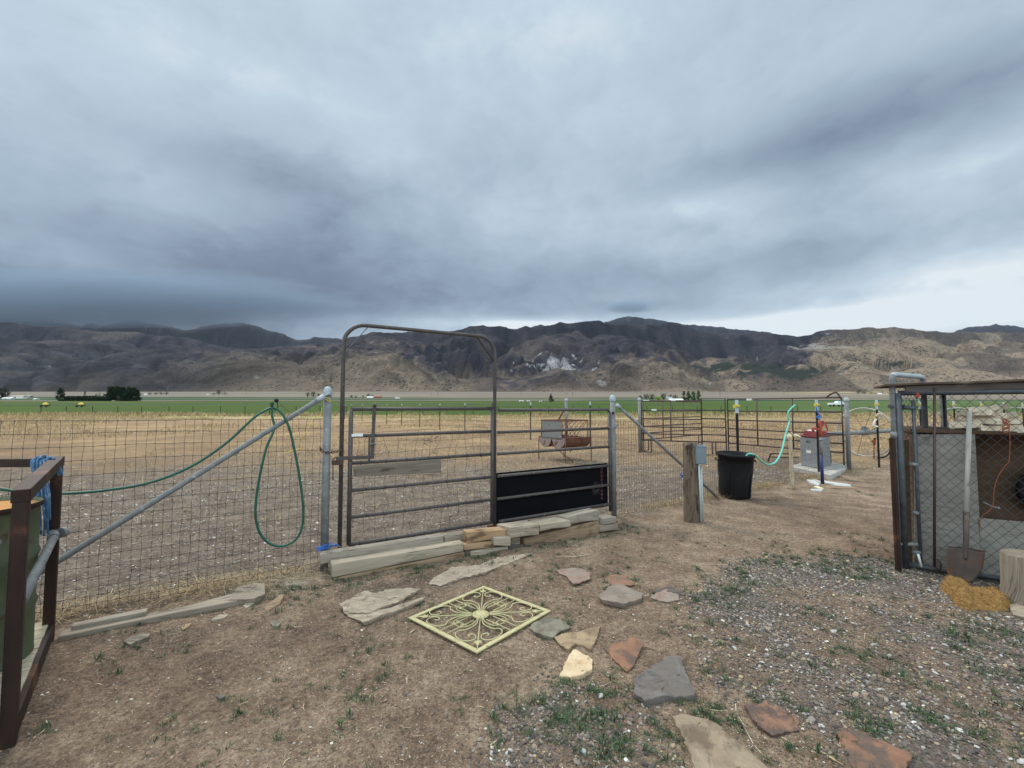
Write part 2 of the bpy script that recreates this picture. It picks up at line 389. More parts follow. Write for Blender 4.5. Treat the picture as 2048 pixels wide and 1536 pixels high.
M['barrel_blue'] = pm('blue grey drum', (.08, .12, .15), (.16, .21, .25), 3, .6, .3, .002, .1, c3=(.14, .07, .045), s3=3, t3=(.50, .62), c4=(.36, .40, .42), s4=6, t4=(.66, .74))
M['lidrust'] = pm('orange rust lid', (.33, .14, .03), (.55, .27, .07), 4, .85, .5, .003, c3=(.13, .055, .025), s3=4, t3=(.50, .68), c4=(.03, .025, .02), s4=7, t4=(.66, .74))
M['lidbrown'] = pm('brown rust lid', (.14, .06, .035), (.28, .13, .07), 4, .85, .5, .003)
M['wood_grey'] = wood('weathered grey timber', (.21, .178, .14), (.40, .345, .285), (.17, .13, .095), (.58, .72))
M['wood_pale'] = wood('pale weathered timber', (.26, .21, .155), (.47, .395, .31), (.25, .20, .15), (.6, .72), crack=.6)
M['wood_brown'] = wood('brown timber', (.19, .125, .08), (.36, .255, .17), (.13, .085, .05), (.55, .7))
M['wood_orange'] = wood('orange stained timber', (.26, .155, .085), (.46, .315, .19), (.15, .09, .055), (.52, .66))
M['wood_dark'] = wood('dark rotten timber', (.055, .045, .042), (.13, .11, .10), (.2, .17, .14), (.6, .7))
M['wood_board'] = wood('grey board', (.20, .165, .125), (.35, .295, .235), (.10, .085, .07), (.55, .7), crack=.35)
M['gateboard'] = wood('dull gate board', (.12, .10, .08), (.235, .20, .165), (.08, .065, .05), (.55, .7), crack=.35)
M['wood_post'] = wood('old round post', (.085, .062, .045), (.22, .165, .12), (.05, .035, .028), (.52, .62), crack=.7)
M['deck'] = wood('sun bleached deck', (.32, .27, .185), (.56, .49, .36), (.42, .24, .07), (.60, .72), crack=.6)
M['handle'] = wood('grey shovel handle', (.30, .285, .26), (.48, .46, .42), (.22, .19, .16), (.6, .7), crack=.3)
M['stake'] = wood('pale stake', (.36, .29, .20), (.58, .49, .37), (.22, .16, .10), (.6, .7))
M['ply'] = wood('grey weathered plywood', (.185, .172, .152), (.33, .31, .28), (.12, .108, .095), (.58, .72), crack=.25)
M['osb'] = wood('brown sheathing', (.10, .07, .045), (.20, .145, .09), (.06, .04, .028), (.56, .7), crack=.2)
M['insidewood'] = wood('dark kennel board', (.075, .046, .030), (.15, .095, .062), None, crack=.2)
M['roof'] = wood('weathered roof deck', (.06, .042, .033), (.14, .10, .078), (.20, .16, .12), (.55, .68), crack=.5)
M['firewood'] = wood('split firewood', (.68, .54, .38), (.85, .76, .62), (.45, .26, .14), (.62, .72), crack=0)
M['bark'] = pm('rotten pale bark', (.24, .185, .135), (.44, .36, .275), 9, .95, .9, .008, stretch=(1, 3, 3), c3=(.16, .12, .085), s3=12, t3=(.56, .66))
M['stump'] = wood('grey stump', (.14, .115, .09), (.29, .25, .20), (.11, .09, .07), (.55, .7), crack=.6)
M['shovel'] = pm('rusted shovel steel', (.075, .058, .052), (.15, .115, .10), 5, .6, .35, .001, .4, c3=(.16, .075, .045), s3=7, t3=(.55, .66))
M['fleece'] = pm('ochre fleece', (.20, .115, .042), (.36, .215, .085), 12, .95, .6, .006, c3=(.22, .12, .035), s3=5, t3=(.6, .7), spec=.1)
M['hair'] = pm('ochre wool', (.27, .155, .052), (.47, .30, .13), 14, .95, 0, spec=.1)
M['plate'] = pm('pale yellow green paint', (.38, .34, .175), (.48, .435, .25), 9, .65, .2, .001, c3=(.27, .23, .14), s3=10, t3=(.54, .68), c4=(.20, .15, .10), s4=22, t4=(.62, .70), spec=.3)
M['cream'] = pm('cream cloth', (.62, .52, .33), (.74, .64, .45), 9, .8, .2, .002)
M['bone'] = pm('bleached bone', (.6, .58, .52), (.75, .73, .68), 9, .7, .1, .001)
M['farwhite'] = pm('white far paint', (.62, .63, .64), (.74, .75, .76), .3, .7, 0)
M['farroof'] = pm('grey far roof', (.2, .21, .23), (.3, .31, .33), .3, .7, 0)
M['farred'] = pm('red barn', (.20, .05, .045), (.27, .08, .06), .3, .8, 0)
M['fartan'] = pm('tan far wall', (.3, .24, .18), (.38, .31, .24), .3, .8, 0)
M['fardark'] = pm('dark far thing', (.02, .02, .02), (.05, .045, .045), .3, .8, 0)
M['pole'] = pm('dark utility pole', (.03, .024, .02), (.06, .05, .045), .5, .9, 0)
M['endsheet'] = pm('worn grey sheet', (.17, .165, .155), (.30, .29, .27), 22, .7, .3, .002, .2, c3=(.11, .09, .08), s3=14, t3=(.55, .66))
def stone_mat(name, c1, c2, c3, t3=(.47, .6), sc_=9, bump=.9):
    return pm(name, c1, c2, sc_, .85, bump, .006, c3=c3, s3=6, t3=t3, c4=tuple(x*.45 for x in c1), s4=26, t4=(.64, .72), spec=.3, fine=5)
# vertex coloured stuff
def vcol(name, rough=.9, bump=0, var=.25, spec=.3, trans=0.0):
    m, nt, b = newmat(name); c = attrc(nt, 'Col'); tcd = _new(nt, 'ShaderNodeTexCoord'); o = S(nt, tcd.outputs['Object'])
    n = noise(nt, o, 60, 4, .6); f = n*var*2+(1-var)
    nt.links.new(mix(nt, 1.0, c, comb(nt, f, f, f), 'MULTIPLY').k, b.inputs['Base Color']); b.inputs['Roughness'].default_value = rough
    b.inputs['Specular IOR Level'].default_value = spec
    if bump: bumpit(nt, b, noise(nt, o, 120, 4), bump, .002)
    return m
M['pebble'] = vcol('pebbles', .85, .3, .25); M['leaf'] = vcol('leaves', .7, 0, .2, .2); M['straw'] = vcol('straw', .9, 0, .2, .2)

# ------------------------------------------------------------------ terrain profile
_Y = np.array([-500, 60, 67, 80, 100, 200, 400, 800, 1500, 2500, 2700]); _I = [None, None, 831.3, 825.5, 819, 810, 803, 797, 791.5, 784, 783]
_Z = np.array([0, 0]+[CAMZ+y*(HOR-i)/FP for y, i in zip(_Y[2:], _I[2:])])
def basez(Y): return np.interp(Y, _Y, _Z)
# yard zones, outlined on the ground: gravel beds and the trodden dirt
def inpoly(px, py, poly):
    ins = np.zeros(px.shape, bool); n = len(poly); j = n-1
    for i in range(n):
        xi, yi = poly[i]; xj, yj = poly[j]
        c = ((yi > py) != (yj > py)) & (px < (xj-xi)*(py-yi)/((yj-yi)+1e-12)+xi); ins ^= c; j = i
    return ins
def gpoly(pts): return [tuple(G(x, y)[:2]) for x, y in pts]
GRAV = [gpoly([(1395, 1185), (1500, 1150), (1700, 1120), (1850, 1135), (2300, 1220), (2700, 1600), (2300, 1900), (1900, 1700), (1800, 1500), (1660, 1440), (1560, 1390), (1430, 1350), (1390, 1270)]),
        gpoly([(1120, 1350), (1250, 1370), (1330, 1430), (1390, 1560), (1500, 1800), (950, 1800), (960, 1560), (1010, 1450), (1060, 1370)])]
def gravel(X, Y):
    m = np.zeros(np.shape(X)); k = 7
    for j in range(k):
        wx = X+(fbm(X*2.2, Y*2.2, 4, 41)-.5)*.6+(fbm(X*6, Y*6, 3, 141+j*5)-.5)*.75; wy = Y+(fbm(X*2.2, Y*2.2, 4, 71)-.5)*.6+(fbm(X*6, Y*6, 3, 171+j*5)-.5)*.75
        mm = np.zeros(np.shape(X))
        for p in GRAV: mm = np.maximum(mm, inpoly(wx, wy, p).astype(float))
        m += mm/k
    return m*np.clip((fbm(X*1.7, Y*1.7, 4, 5)-.33)*4, .12, 1)
FA = G(648, 1140); FB = G(1228, 1035); FE = Vector((8.03, 10.45, 0)); FL = G(120, 1240)
FLL = FL+(FL-FA)*1.5
def beyond(X, Y):      # signed distance past the fence line (positive = pasture side)
    line = [(FLL.x-20, FLL.y-13), (FL.x, FL.y), (FA.x, FA.y), (FB.x, FB.y), (FE.x, FE.y), (60.0, FE.y+30)]
    xs = [p[0] for p in line]; ys = [p[1] for p in line]
    return (Y-np.interp(X, xs, ys))*.84
def gz(X, Y):
    a = np.clip(1-np.maximum(np.abs(X)/40, np.abs(Y)/50), 0, 1)
    return ((fbm(X*1.1, Y*1.1, 4, 3)-.5)*.045+(fbm(X*3.6, Y*3.6, 3, 23)-.5)*.030+(fbm(X*9, Y*9, 3, 9)-.5)*.020)*a
def gzs(x, y): return float(gz(np.array([x]), np.array([y]))[0])
# near ground: one sheet, fine near the viewer
def axis(lo, hi, dlo, dhi, step):
    mid = list(np.arange(dlo, dhi, step)); s = step; v = dhi
    while v < hi: mid.append(v); s *= 1.12; v += s
    mid.append(hi); s = step; v = dlo-step
    out = []
    while v > lo: out.append(v); s *= 1.12; v -= s
    out.append(lo); return np.array(out[::-1]+mid)
def grid(ax, ay):
    X, Y = np.meshgrid(ax, ay); n, m = len(ay), len(ax); i = np.arange((n-1)*m).reshape(n-1, m)[:, :-1].ravel()
    return X.ravel(), Y.ravel(), np.stack([i, i+1, i+m+1, i+m], 1)
ax_ = axis(-115, 115, -4.6, 7.5, .035); ay_ = axis(-60, 60, .6, 9.5, .035)
X, Y, F_ = grid(ax_, ay_)
gr_ = gravel(X, Y); by_ = beyond(X, Y)
m, nt, b = newmat('ground soil'); tcd = _new(nt, 'ShaderNodeTexCoord'); o = S(nt, tcd.outputs['Object'])
gv = attr(nt, 'gravel', False); ps = attr(nt, 'pasture', False)
big = noise(nt, o, .55, 5, .55); med = noise(nt, o, 3.2, 7, .62); fin = noise(nt, o, 26, 8, .7); vf = noise(nt, o, 130, 4, .7)
dirt = ramp(nt, big*.25+med*.30+fin*.45, [(.38, (.100, .066, .047)), (.5, (.245, .170, .120)), (.61, (.46, .345, .245))])
dark = noise(nt, o, 60, 4, .7)
crumb = voro(nt, o, 75)
dirt = mix(nt, dark.step(.54, .62)*.7, dirt, (.060, .044, .036))
dirt = mix(nt, (crumb*-1.0+.35).step(0, .12)*med.step(.42, .6)*.55, dirt, (.36, .27, .19))
dirt = mix(nt, noise(nt, o, 85, 3, .7).step(.60, .66)*.8, dirt, (.50, .42, .34))
grv = ramp(nt, noise(nt, o, 48, 5, .75), [(.34, (.05, .046, .046)), (.52, (.14, .125, .115)), (.66, (.36, .33, .30))])
dirt = mix(nt, (gv+(fin-.5)*.8*gv).clamp()*.75, dirt, grv)
_, oy, _ = sep(nt, o)
pg = ramp(nt, fin*.45+vf*.25+med*.3, [(.40, (.075, .056, .044)), (.5, (.175, .135, .105)), (.60, (.32, .26, .205))])
pt = ramp(nt, noise(nt, o, .35, 7, .62)*.55+noise(nt, o, 5, 6, .7)*.45, [(.38, (.175, .115, .072)), (.5, (.26, .175, .105)), (.62, (.41, .285, .15))])
far = (oy+(big-.5)*16+(med-.5)*4).step(8.5, 15)
past = mix(nt, far, pg, pt)
straw = noise(nt, vscale(nt, o, (.5, 1, 1)), .22, 6, .6)
past = mix(nt, straw.step(.50, .66)*(oy.step(18, 34))*.5, past, (.50, .36, .17))
past = mix(nt, (oy+(med-.5)*10).step(46, 56)*.8, past, (.36, .30, .16))
col = mix(nt, ps, dirt, past)
nt.links.new(col.k, b.inputs['Base Color']); b.inputs['Roughness'].default_value = .95; b.inputs['Specular IOR Level'].default_value = .15
bumpit(nt, b, fin*.8+vf*.35+med*.5+dark*.4+crumb*-.25, 1.0, .034)
Z = gz(X, Y)
tag(npmesh('ground', np.stack([X, Y, Z], 1), F_, m, smooth=True, extra={'gravel': gr_, 'pasture': np.clip(by_/.25+.5+(fbm(X*4, Y*4, 3, 2)-.5)*2, 0, 1)}), kind='structure')

# farther strips of land in (bearing, depth) grids
def strip(name, Y0, Y1, ny, fcol, mat, nu=260, U=2.3):
    us = np.linspace(-U, U, nu); ys = np.exp(np.linspace(math.log(Y0), math.log(Y1), ny))
    Uu, Yy, F = grid(us, ys); X = Uu*Yy; Z = basez(Yy)
    return tag(npmesh(name, np.stack([X, Yy, Z], 1), F, mat, cols=fcol(X, Yy, Uu)), kind='structure')
def landmat(name, sc_, var=.35, rough=.95, bump=.5, bd=.3):
    m, nt, b = newmat(name); c = attrc(nt, 'Col'); tcd = _new(nt, 'ShaderNodeTexCoord'); o = S(nt, tcd.outputs['Object'])
    n = noise(nt, o, sc_, 8, .62); n2 = noise(nt, o, sc_*7, 5, .6); f = (n*.6+n2*.4-.5)*var*4+1.0
    nt.links.new(mix(nt, 1.0, c, comb(nt, f, f, f), 'MULTIPLY').k, b.inputs['Base Color']); b.inputs['Roughness'].default_value = rough; b.inputs['Specular IOR Level'].default_value = .1
    bumpit(nt, b, n, bump, bd)
    return m
def lerp(a, b, t): t = np.clip(t, 0, 1)[:, None]; return a*(1-t)+b*t
def A3(*c): return np.array(c)
def c_field(X, Y, U):
    g1, g2, dry = A3(.036, .066, .010), A3(.055, .090, .015), A3(.34, .28, .14)
    c = lerp(g1, g2, fbm(X*.02, Y*.03, 4, 4)*1.6-.3)
    c = lerp(c, A3(.10, .14, .06), np.clip((U-.35)*1.4, 0, .55)*fbm(X*.05, Y*.2, 3, 8)*1.6)
    e = Y+(fbm(X*.12, Y*.0+3, 4, 6)-.5)*9+np.clip(U, -.2, 1)*3
    c = lerp(dry*(.8+.4*fbm(X*.8, Y*.5, 3, 1))[:, None], c, (e-66)/4)
    c = lerp(c, A3(.19, .17, .10), np.clip(1-np.abs(Y-300-fbm(X*.01, Y*0, 3, 8)*60)/14, 0, 1)*.7)
    return c
LM1 = landmat('crop field green', .35, .30, bd=.15)
strip('crop_field', 60, 430, 160, c_field, LM1, 420)
def c_valley(X, Y, U):
    tan, gry = A3(.20, .165, .125), A3(.155, .135, .115)
    c = lerp(gry, tan, fbm(X*.002, Y*.006, 5, 4)*2.2-.6)
    gm = (Y < 1050+(fbm(X*.0012, Y*0, 3, 22)-.5)*500-np.clip(U, 0, 2)*280)
    st = fbm(X*.0022, Y*.012, 3, 31)
    g = lerp(A3(.026, .058, .026), A3(.045, .075, .045), st*2-.5)
    g = lerp(g, tan*.9, (st-.60)*14+np.clip(U-.55, 0, .5)*3)
    c = np.where(gm[:, None], g, c)
    c = lerp(c, A3(.10, .105, .10), np.clip(1-np.abs(Y-(2050+X*.04))/130, 0, 1)*.6)
    c = lerp(c, A3(.34, .27, .14), np.clip((U-.55)*5, 0, 1)*np.clip((Y-1500)/300, 0, 1)*np.clip(1-(U-1.1)*3, 0, 1)*(fbm(X*.002, Y*.004, 3, 77) > .5))
    return c
LM2 = landmat('valley floor scrub', .02, .28, bd=2)
strip('valley_floor', 430, 2600, 150, c_valley, LM2, 520)

# ------------------------------------------------------------------ hills and mountains
def curve(pts, x): xs, ys = zip(*pts); return np.interp(x, xs, ys)
def smooth1(a, k):
    ker = np.hanning(k+2)[1:-1]; ker /= ker.sum(); return np.convolve(np.pad(a, k//2, mode='edge'), ker, 'valid')[:len(a)]
SK2 = [(-1000, 640), (-300, 632), (0, 637), (70, 641), (110, 645), (150, 653), (200, 660), (260, 659), (330, 664), (360, 668), (400, 680), (450, 692), (500, 695), (545, 690), (600, 683), (650, 680), (700, 668), (740, 660), (790, 658), (840, 658), (890, 655), (960, 646), (1000, 646), (1030, 652), (1085, 643), (1150, 638), (1200, 634), (1225, 641), (1300, 643), (1350, 641), (1380, 646), (1400, 653), (1450, 658), (1520, 661), (1560, 664), (1600, 668), (1625, 667), (1640, 659), (1665, 655), (1700, 654), (1740, 651), (1800, 648), (1830, 651), (1860, 656), (1920, 658), (1990, 659), (2100, 661), (2600, 655), (3200, 650)]
SK1 = [(-1000, 720), (0, 735), (100, 742), (200, 738), (330, 733), (400, 722), (450, 716), (500, 712), (545, 714), (600, 722), (660, 722), (720, 728), (750, 716), (783, 706), (815, 718), (860, 742), (900, 754), (950, 752), (1000, 750), (1100, 752), (1200, 742), (1260, 734), (1330, 738), (1400, 748), (1440, 743), (1470, 738), (1510, 734), (1545, 745), (1585, 756), (1620, 745), (1655, 733), (1690, 741), (1730, 748), (1780, 742), (1850, 735), (1950, 738), (2050, 732), (2600, 730), (3200, 730)]
SK3 = [(-1000, 600), (-300, 590), (0, 618), (60, 622), (100, 628), (150, 640), (200, 640), (270, 630), (300, 640), (340, 650), (370, 652), (400, 642), (430, 637), (480, 638), (505, 644), (530, 653), (560, 660), (590, 674), (625, 669), (670, 673), (740, 676), (900, 690), (1040, 690), (1060, 648), (1085, 642), (1120, 660), (1180, 660), (1222, 632), (1245, 625), (1265, 622), (1290, 626), (1330, 633), (1345, 638), (1400, 644), (1440, 648), (1500, 652), (1540, 657), (1600, 680), (1700, 690), (1880, 690), (1915, 657), (1945, 648), (1995, 643), (2030, 645), (2100, 650), (3200, 660)]
nu, ny = 1500, 260
us = np.linspace(-1.75, 1.75, nu); px_ = 1024+FP*us
k1 = smooth1(curve(SK1, px_), 9); k2 = smooth1(curve(SK2, px_), 5)+(fbm(us*60, us*0, 4, 3)-.5)*2.5; k3 = smooth1(curve(SK3, px_), 7)+(fbm(us*50, us*0+9, 4, 3)-.5)*2
ys = np.concatenate([np.linspace(2600, 6200, 190), np.linspace(6240, 11500, 70)])
U, Yg = np.meshgrid(us, ys)
wig = (fbm(us*3.2, us*0, 4, 12)-.5)
Y1 = 3500+wig*700; Y2 = 5600+(fbm(us*2.5, us*0+4, 4, 15)-.5)*700; Y3 = 9300+0*us
def zc(Yk, k): return CAMZ+Yk*(HOR-k)/FP
zb = zc(2600.0, 783.3+0*us); z1 = zc(Y1, k1); z2 = zc(Y2, k2); z3 = zc(Y3, k3)
Yv = (Y1+Y2)/2-450; v1 = z1*.86+z2*.04; Y2b = Y2+1500; v2 = z2*.72; v3 = z3*.5
def seg(t, p): return np.clip(t, 0, 1)**p
Zt = np.zeros_like(U); Zt[:] = zb
t = (Yg-2600)/(Y1-2600); Zt = zb+(z1-zb)*seg(t, 1.55)
t = (Yg-Y1)/(Yv-Y1); Zt = np.where(Yg > Y1, z1+(v1-z1)*seg(t, 1.2), Zt)
t = (Yg-Yv)/(Y2-Yv); Zt = np.where(Yg > Yv, v1+(z2-v1)*seg(t, 1.05), Zt)
t = (Yg-Y2)/(Y2b-Y2); Zt = np.where(Yg > Y2, z2+(v2-z2)*seg(t, 1.3), Zt)
t = (Yg-Y2b)/(Y3-Y2b); Zt = np.where(Yg > Y2b, v2+(z3-v2)*seg(t, 1.0), Zt)
t = (Yg-Y3)/(11500-Y3); Zt = np.where(Yg > Y3, z3+(v3-z3)*seg(t, 1.2), Zt)
Xg = U*Yg
wx = Xg+(fbm(Xg/800, Yg/800, 4, 51)-.5)*1100; wy = Yg+(fbm(Xg/800, Yg/800, 4, 61)-.5)*1100
rg = ridged(wx/620, wy/1000, 6, 5, .50); rg2 = ridged(wx/210, wy/300, 4, 25, .5)
rel = np.clip(Zt-zb, 0, None)
crest = np.exp(-((Yg-Y2)/260)**2)*1.0; crest = np.maximum(crest, .75*np.exp(-((Yg-Y1)/200)**2)); crest = np.maximum(crest, np.exp(-((Yg-Y3)/350)**2))
front = np.clip((Yg-2600)/500, 0, 1)
carve = (rel*.80+30)*front*(1-rg)*(1-crest*.93)
carve += (rel*.12+10)*front*(1-rg2)*(1-crest*.85)
Zt = Zt-carve*.95
Zt += (fbm(Xg/70, Yg/70, 4, 2)-.5)*14*front*(1-crest*.8)
# low conical knolls at the foot
for (kx, ky, kw, Yk) in [(783, 716, 62, 3150), (1480, 738, 55, 3000), (1655, 735, 62, 2950), (1545, 750, 45, 3050), (1260, 752, 60, 3100), (1745, 752, 50, 3050), (600, 738, 60, 3150), (470, 742, 55, 3100), (330, 752, 60, 3100), (700, 745, 40, 3020)]:
    cx = (kx-1024)/FP*Yk; zt = zc(Yk, ky); rx = kw/FP*Yk*1.25
    dd = np.sqrt(((Xg-cx)/rx)**2+((Yg-Yk)/(rx*1.1))**2)+(fbm(Xg/200, Yg/200, 3, int(kx))-.5)*.22
    b0 = basez(np.array([Yk]))[0]; cone = b0+(zt-b0)*(1-np.clip(dd, 0, 1)**.85*1.0)+(rg2-.6)*26*np.clip(1.1-dd, 0, 1)
    Zt = np.where(dd < 1, np.maximum(Zt, cone), Zt)
qq = random.Random(17)
for kk_ in range(170):
    kx = qq.uniform(-450, 2500); tt = qq.random(); Yk = 3250+tt*2100; ya = float(np.interp(kx, px_, k1)); yb = float(np.interp(kx, px_, k2))
    zt = zc(Yk, ya+(yb-ya)*(tt*.86+qq.uniform(-.10, .10))); rx = qq.uniform(240, 520)*(.8+.4*tt); cx = (kx-1024)/FP*Yk; el_ = qq.uniform(1.2, 2.4); sh_ = qq.uniform(-.5, .5)
    jx = np.where((abs(us-cx/Yk) < 1.6*rx/Yk+.1))[0]
    if not len(jx): continue
    j0, j1 = jx[0], jx[-1]+1; Xs, Ys = Xg[:, j0:j1], Yg[:, j0:j1]; dY = (Ys-Yk)/(rx*el_); dX = (Xs-cx)/rx-dY*sh_
    dd = np.sqrt(dX**2+dY**2)*(1+(fbm(Xs/160, Ys/160, 4, kk_)-.5)*.7)
    zl_ = float(np.interp(Yk, ys, Zt[:, (j0+j1)//2])); hgt_ = max(rx*qq.uniform(.5, .75), (zt-zl_)*1.0); cone = zt-hgt_*np.sqrt(dd*dd+.02)+hgt_*.14+(rg2[:, j0:j1]-.6)*22
    Z0 = Zt[:, j0:j1]; lim = np.where(Ys < Yk, cone, Z0); up = np.clip((lim-Z0)/40, 0, 1)*np.clip((1.5-dd)/.5, 0, 1)*np.clip((Ys-2700)/500, 0, 1); Zt[:, j0:j1] = np.where(dd < 1.5, Z0+(lim-Z0)*up*(1-crest[:, j0:j1]), Z0)
Zt = np.maximum(Zt, (zb-4)[None, :])
Xf, Yf, Zf = Xg.ravel(), Yg.ravel(), Zt.ravel()
pX = 1024+FP*Xf/Yf; pY = HOR-FP*(Zf-CAMZ)/Yf      # bearing and apparent height used to survey the vegetation line
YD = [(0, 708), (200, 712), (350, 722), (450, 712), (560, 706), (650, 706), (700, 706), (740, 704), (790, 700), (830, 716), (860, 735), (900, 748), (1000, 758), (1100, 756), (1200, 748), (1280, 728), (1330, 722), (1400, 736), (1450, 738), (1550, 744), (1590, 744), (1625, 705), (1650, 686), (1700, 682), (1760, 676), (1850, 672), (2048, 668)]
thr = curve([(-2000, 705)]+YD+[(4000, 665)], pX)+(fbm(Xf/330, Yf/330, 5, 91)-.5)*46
nf = fbm(Xf/120, Yf/120, 4, 17); nf2 = fbm(Xf/600, Yf/500, 4, 18)
tan = lerp(A3(.092, .070, .058), A3(.180, .138, .103), nf2*2.4-.7); tan = lerp(tan, A3(.215, .165, .120), np.clip((pX-1150)/400, 0, 1)*(nf2 > .47)*.8)
gry = lerp(A3(.055, .05, .055), A3(.125, .115, .118), nf*2.4-.7)
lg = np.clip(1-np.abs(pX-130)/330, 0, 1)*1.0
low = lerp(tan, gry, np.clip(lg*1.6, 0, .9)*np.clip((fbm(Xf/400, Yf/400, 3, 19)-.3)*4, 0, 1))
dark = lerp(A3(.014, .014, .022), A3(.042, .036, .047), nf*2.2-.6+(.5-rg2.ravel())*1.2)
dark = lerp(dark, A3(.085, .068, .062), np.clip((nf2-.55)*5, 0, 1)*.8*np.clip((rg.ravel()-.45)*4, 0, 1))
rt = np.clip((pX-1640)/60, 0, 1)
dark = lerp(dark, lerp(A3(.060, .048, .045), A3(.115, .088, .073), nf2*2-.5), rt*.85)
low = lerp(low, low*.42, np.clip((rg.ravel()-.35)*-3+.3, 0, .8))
sp2 = np.clip((fbm(Xf/45, Yf/45, 3, 93)-.5)*9, -1, 1)
low = low*(1-np.clip(1-(pX-250)/500, 0, 1)[:, None]*A3(.54, .50, .42)-.10*(pX < 1000)[:, None])  # left slopes darker and cooler: cloud shadow put into the albedo
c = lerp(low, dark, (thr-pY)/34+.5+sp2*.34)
patch = np.exp(-((pX-1520)/150)**2-((pY-738)/14)**2)*.9+np.exp(-((pX-1790)/60)**2-((pY-728)/8)**2)*.9+np.exp(-((pX-1590)/40)**2-((pY-750)/8)**2)
c = lerp(c, A3(.022, .027, .022), np.clip((patch+(nf-.5)*1.4-.45)*5, 0, 1))
oc = np.exp(-((pX-1105)/85)**2-((pY-727)/20)**2)
c = lerp(c, A3(.30, .285, .29), np.clip((oc*.9+(ridged(wx.ravel()/140, wy.ravel()/140, 4, 44)-.72)*2.4-.55)*7, 0, 1)*.9)
oc2 = np.exp(-((pX-1640)/70)**2-((pY-692)/8)**2)
c = lerp(c, A3(.24, .22, .20), np.clip((oc2+(nf-.5)*2-.6)*6, 0, 1)*.7)
back = np.clip((Yf-7800)/600, 0, 1)
bc = lerp(A3(.022, .024, .034), A3(.042, .044, .055), nf*2-.5)  # far peaks tinted bluish, distance haze put into their colour
bc = lerp(bc, A3(.50, .53, .56), np.clip((Zf/Yf-(HOR-632)/FP)*120, 0, 1)*np.exp(-((pX-1270)/70)**2)*np.clip((nf-.35)*6, 0, .9))
c = lerp(c, bc, back)
m, nt, b = newmat('mountain land'); cc = attrc(nt, 'Col'); tcd = _new(nt, 'ShaderNodeTexCoord'); o = S(nt, tcd.outputs['Object'])
ox, oy, oz = sep(nt, o)
n = noise(nt, o, .011, 8, .68); nh = noise(nt, o, .045, 4, .7); f = (n-.5)*1.3+(nh-.5)*.85+1.0
col = mix(nt, 1.0, cc, comb(nt, f, f, f), 'MULTIPLY')
vd = voro(nt, o, .042); vd2 = voro(nt, o, .075)
spot = (vd*-1.0+.34).step(0, .05)*noise(nt, o, .0045, 4, .6).step(.38, .52)
spot2 = (vd2*-1.0+.30).step(0, .05)*noise(nt, o, .006, 4, .6).step(.42, .52)*oz.step(130, 330)
col = mix(nt, spot.mx(spot2)*.85, col, (.016, .019, .017))
nt.links.new(col.k, b.inputs['Base Color']); b.inputs['Roughness'].default_value = .95; b.inputs['Specular IOR Level'].default_value = .05
bumpit(nt, b, noise(nt, o, .012, 7, .65), .75, 32)
i = np.arange((ny-1)*nu).reshape(ny-1, nu)[:, :-1].ravel(); Fm = np.stack([i, i+1, i+nu+1, i+nu], 1)
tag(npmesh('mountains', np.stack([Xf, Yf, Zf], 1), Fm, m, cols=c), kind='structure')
def landz(x, y):
    if y < 60: return gzs(x, y)
    return float(basez(np.array([y]))[0])
# ------------------------------------------------------------------ near fence, gates
def wiremesh(a, b, zs_top, zs_bot, rows, step, r, wob=.006, sides=4, knots=False, seed=1, tilt=0.0):
    """woven wire between ground points a and b; zs_* functions of t give top/bottom heights"""
    q = random.Random(seed); mb = MB(); L = (b-a).length; n = int(L/step); e = (b-a)/L; nn = Vector((-e.y, e.x, 0))
    jx = [[q.gauss(0, wob) for _ in range(len(rows))] for _ in range(n+1)]; sag = [q.uniform(-1, 1)*wob for _ in range(n+1)]
    lean = [q.gauss(0, wob*1.5) for _ in range(n+1)]
    ph = [q.random()*6 for _ in rows]
    def pt(i, j):
        t = i/n; zt, zb_ = zs_top(t), zs_bot(t); z = zb_+(zt-zb_)*rows[j]
        z += math.sin(i*.35+ph[j])*wob*.7+sag[i]*.6
        return a+e*(t*L+jx[i][j]+lean[i]*(rows[j]-.5))+nn*(math.sin(i*.21+j)*wob*.8)+Vector((0, 0, z))
    for j in range(len(rows)): mb.tube([pt(i, j) for i in range(n+1)], r*1.15, sides, caps=False)
    for i in range(n+1): mb.tube([pt(i, j) for j in range(len(rows))], r, sides, caps=False)
    if knots:
        for i in range(n+1):
            for j in range(len(rows)):
                p = pt(i, j); mb.tube([p-e*r*2.4-Vector((0, 0, r*1.5)), p+e*r*2.4+Vector((0, 0, r*1.5))], r*2.1, 4, caps=False)
    return mb
rows_l = [0, .035, .075, .12, .17, .225, .285, .35, .42, .49, .56, .635, .71, .79, .865, .935, 1.0]
UPZ = Vector((0, 0, 1))
FLm = FL+(FL-FA)*.95
fence_l = thing('wire_fence', 'knotted rusty wire mesh fence left of the tall gate, crossed by a green hose', 'fence', FA.copy())
wiremesh(FA, FLm, lambda t: 1.425+.03*t, lambda t: .03, rows_l, .060, .0016, .004, 4, True, 3).build('wire_mesh', M['wire'], fence_l)
def capped_post(a, ztop, r, m, parent, cap=True, name='post', lean=Vector((0, 0, 0))):
    MB().tube([a-UPZ*.06, a+UPZ*ztop+lean], r, 16).build(name, m, parent)
    if cap:
        t = a+UPZ*ztop+lean
        MB().lathe(t, [(r*1.16, -.035), (r*1.18, 0.0), (r*1.08, .012), (r*.95, .03), (r*.55, .045), (.001, .05)], 16).build('post_cap', M['galv_blue'], parent)
zpt = OP(FA, FB, 651, 783).z
capped_post(FA+Vector((0, 0, 0)), zpt, .036, M['galv'], fence_l)
nrm = Vector((FB.y-FA.y, -(FB.x-FA.x), 0)).normalized()       # towards the viewer
nl = Vector((FA.y-FL.y, -(FA.x-FL.x), 0)).normalized()
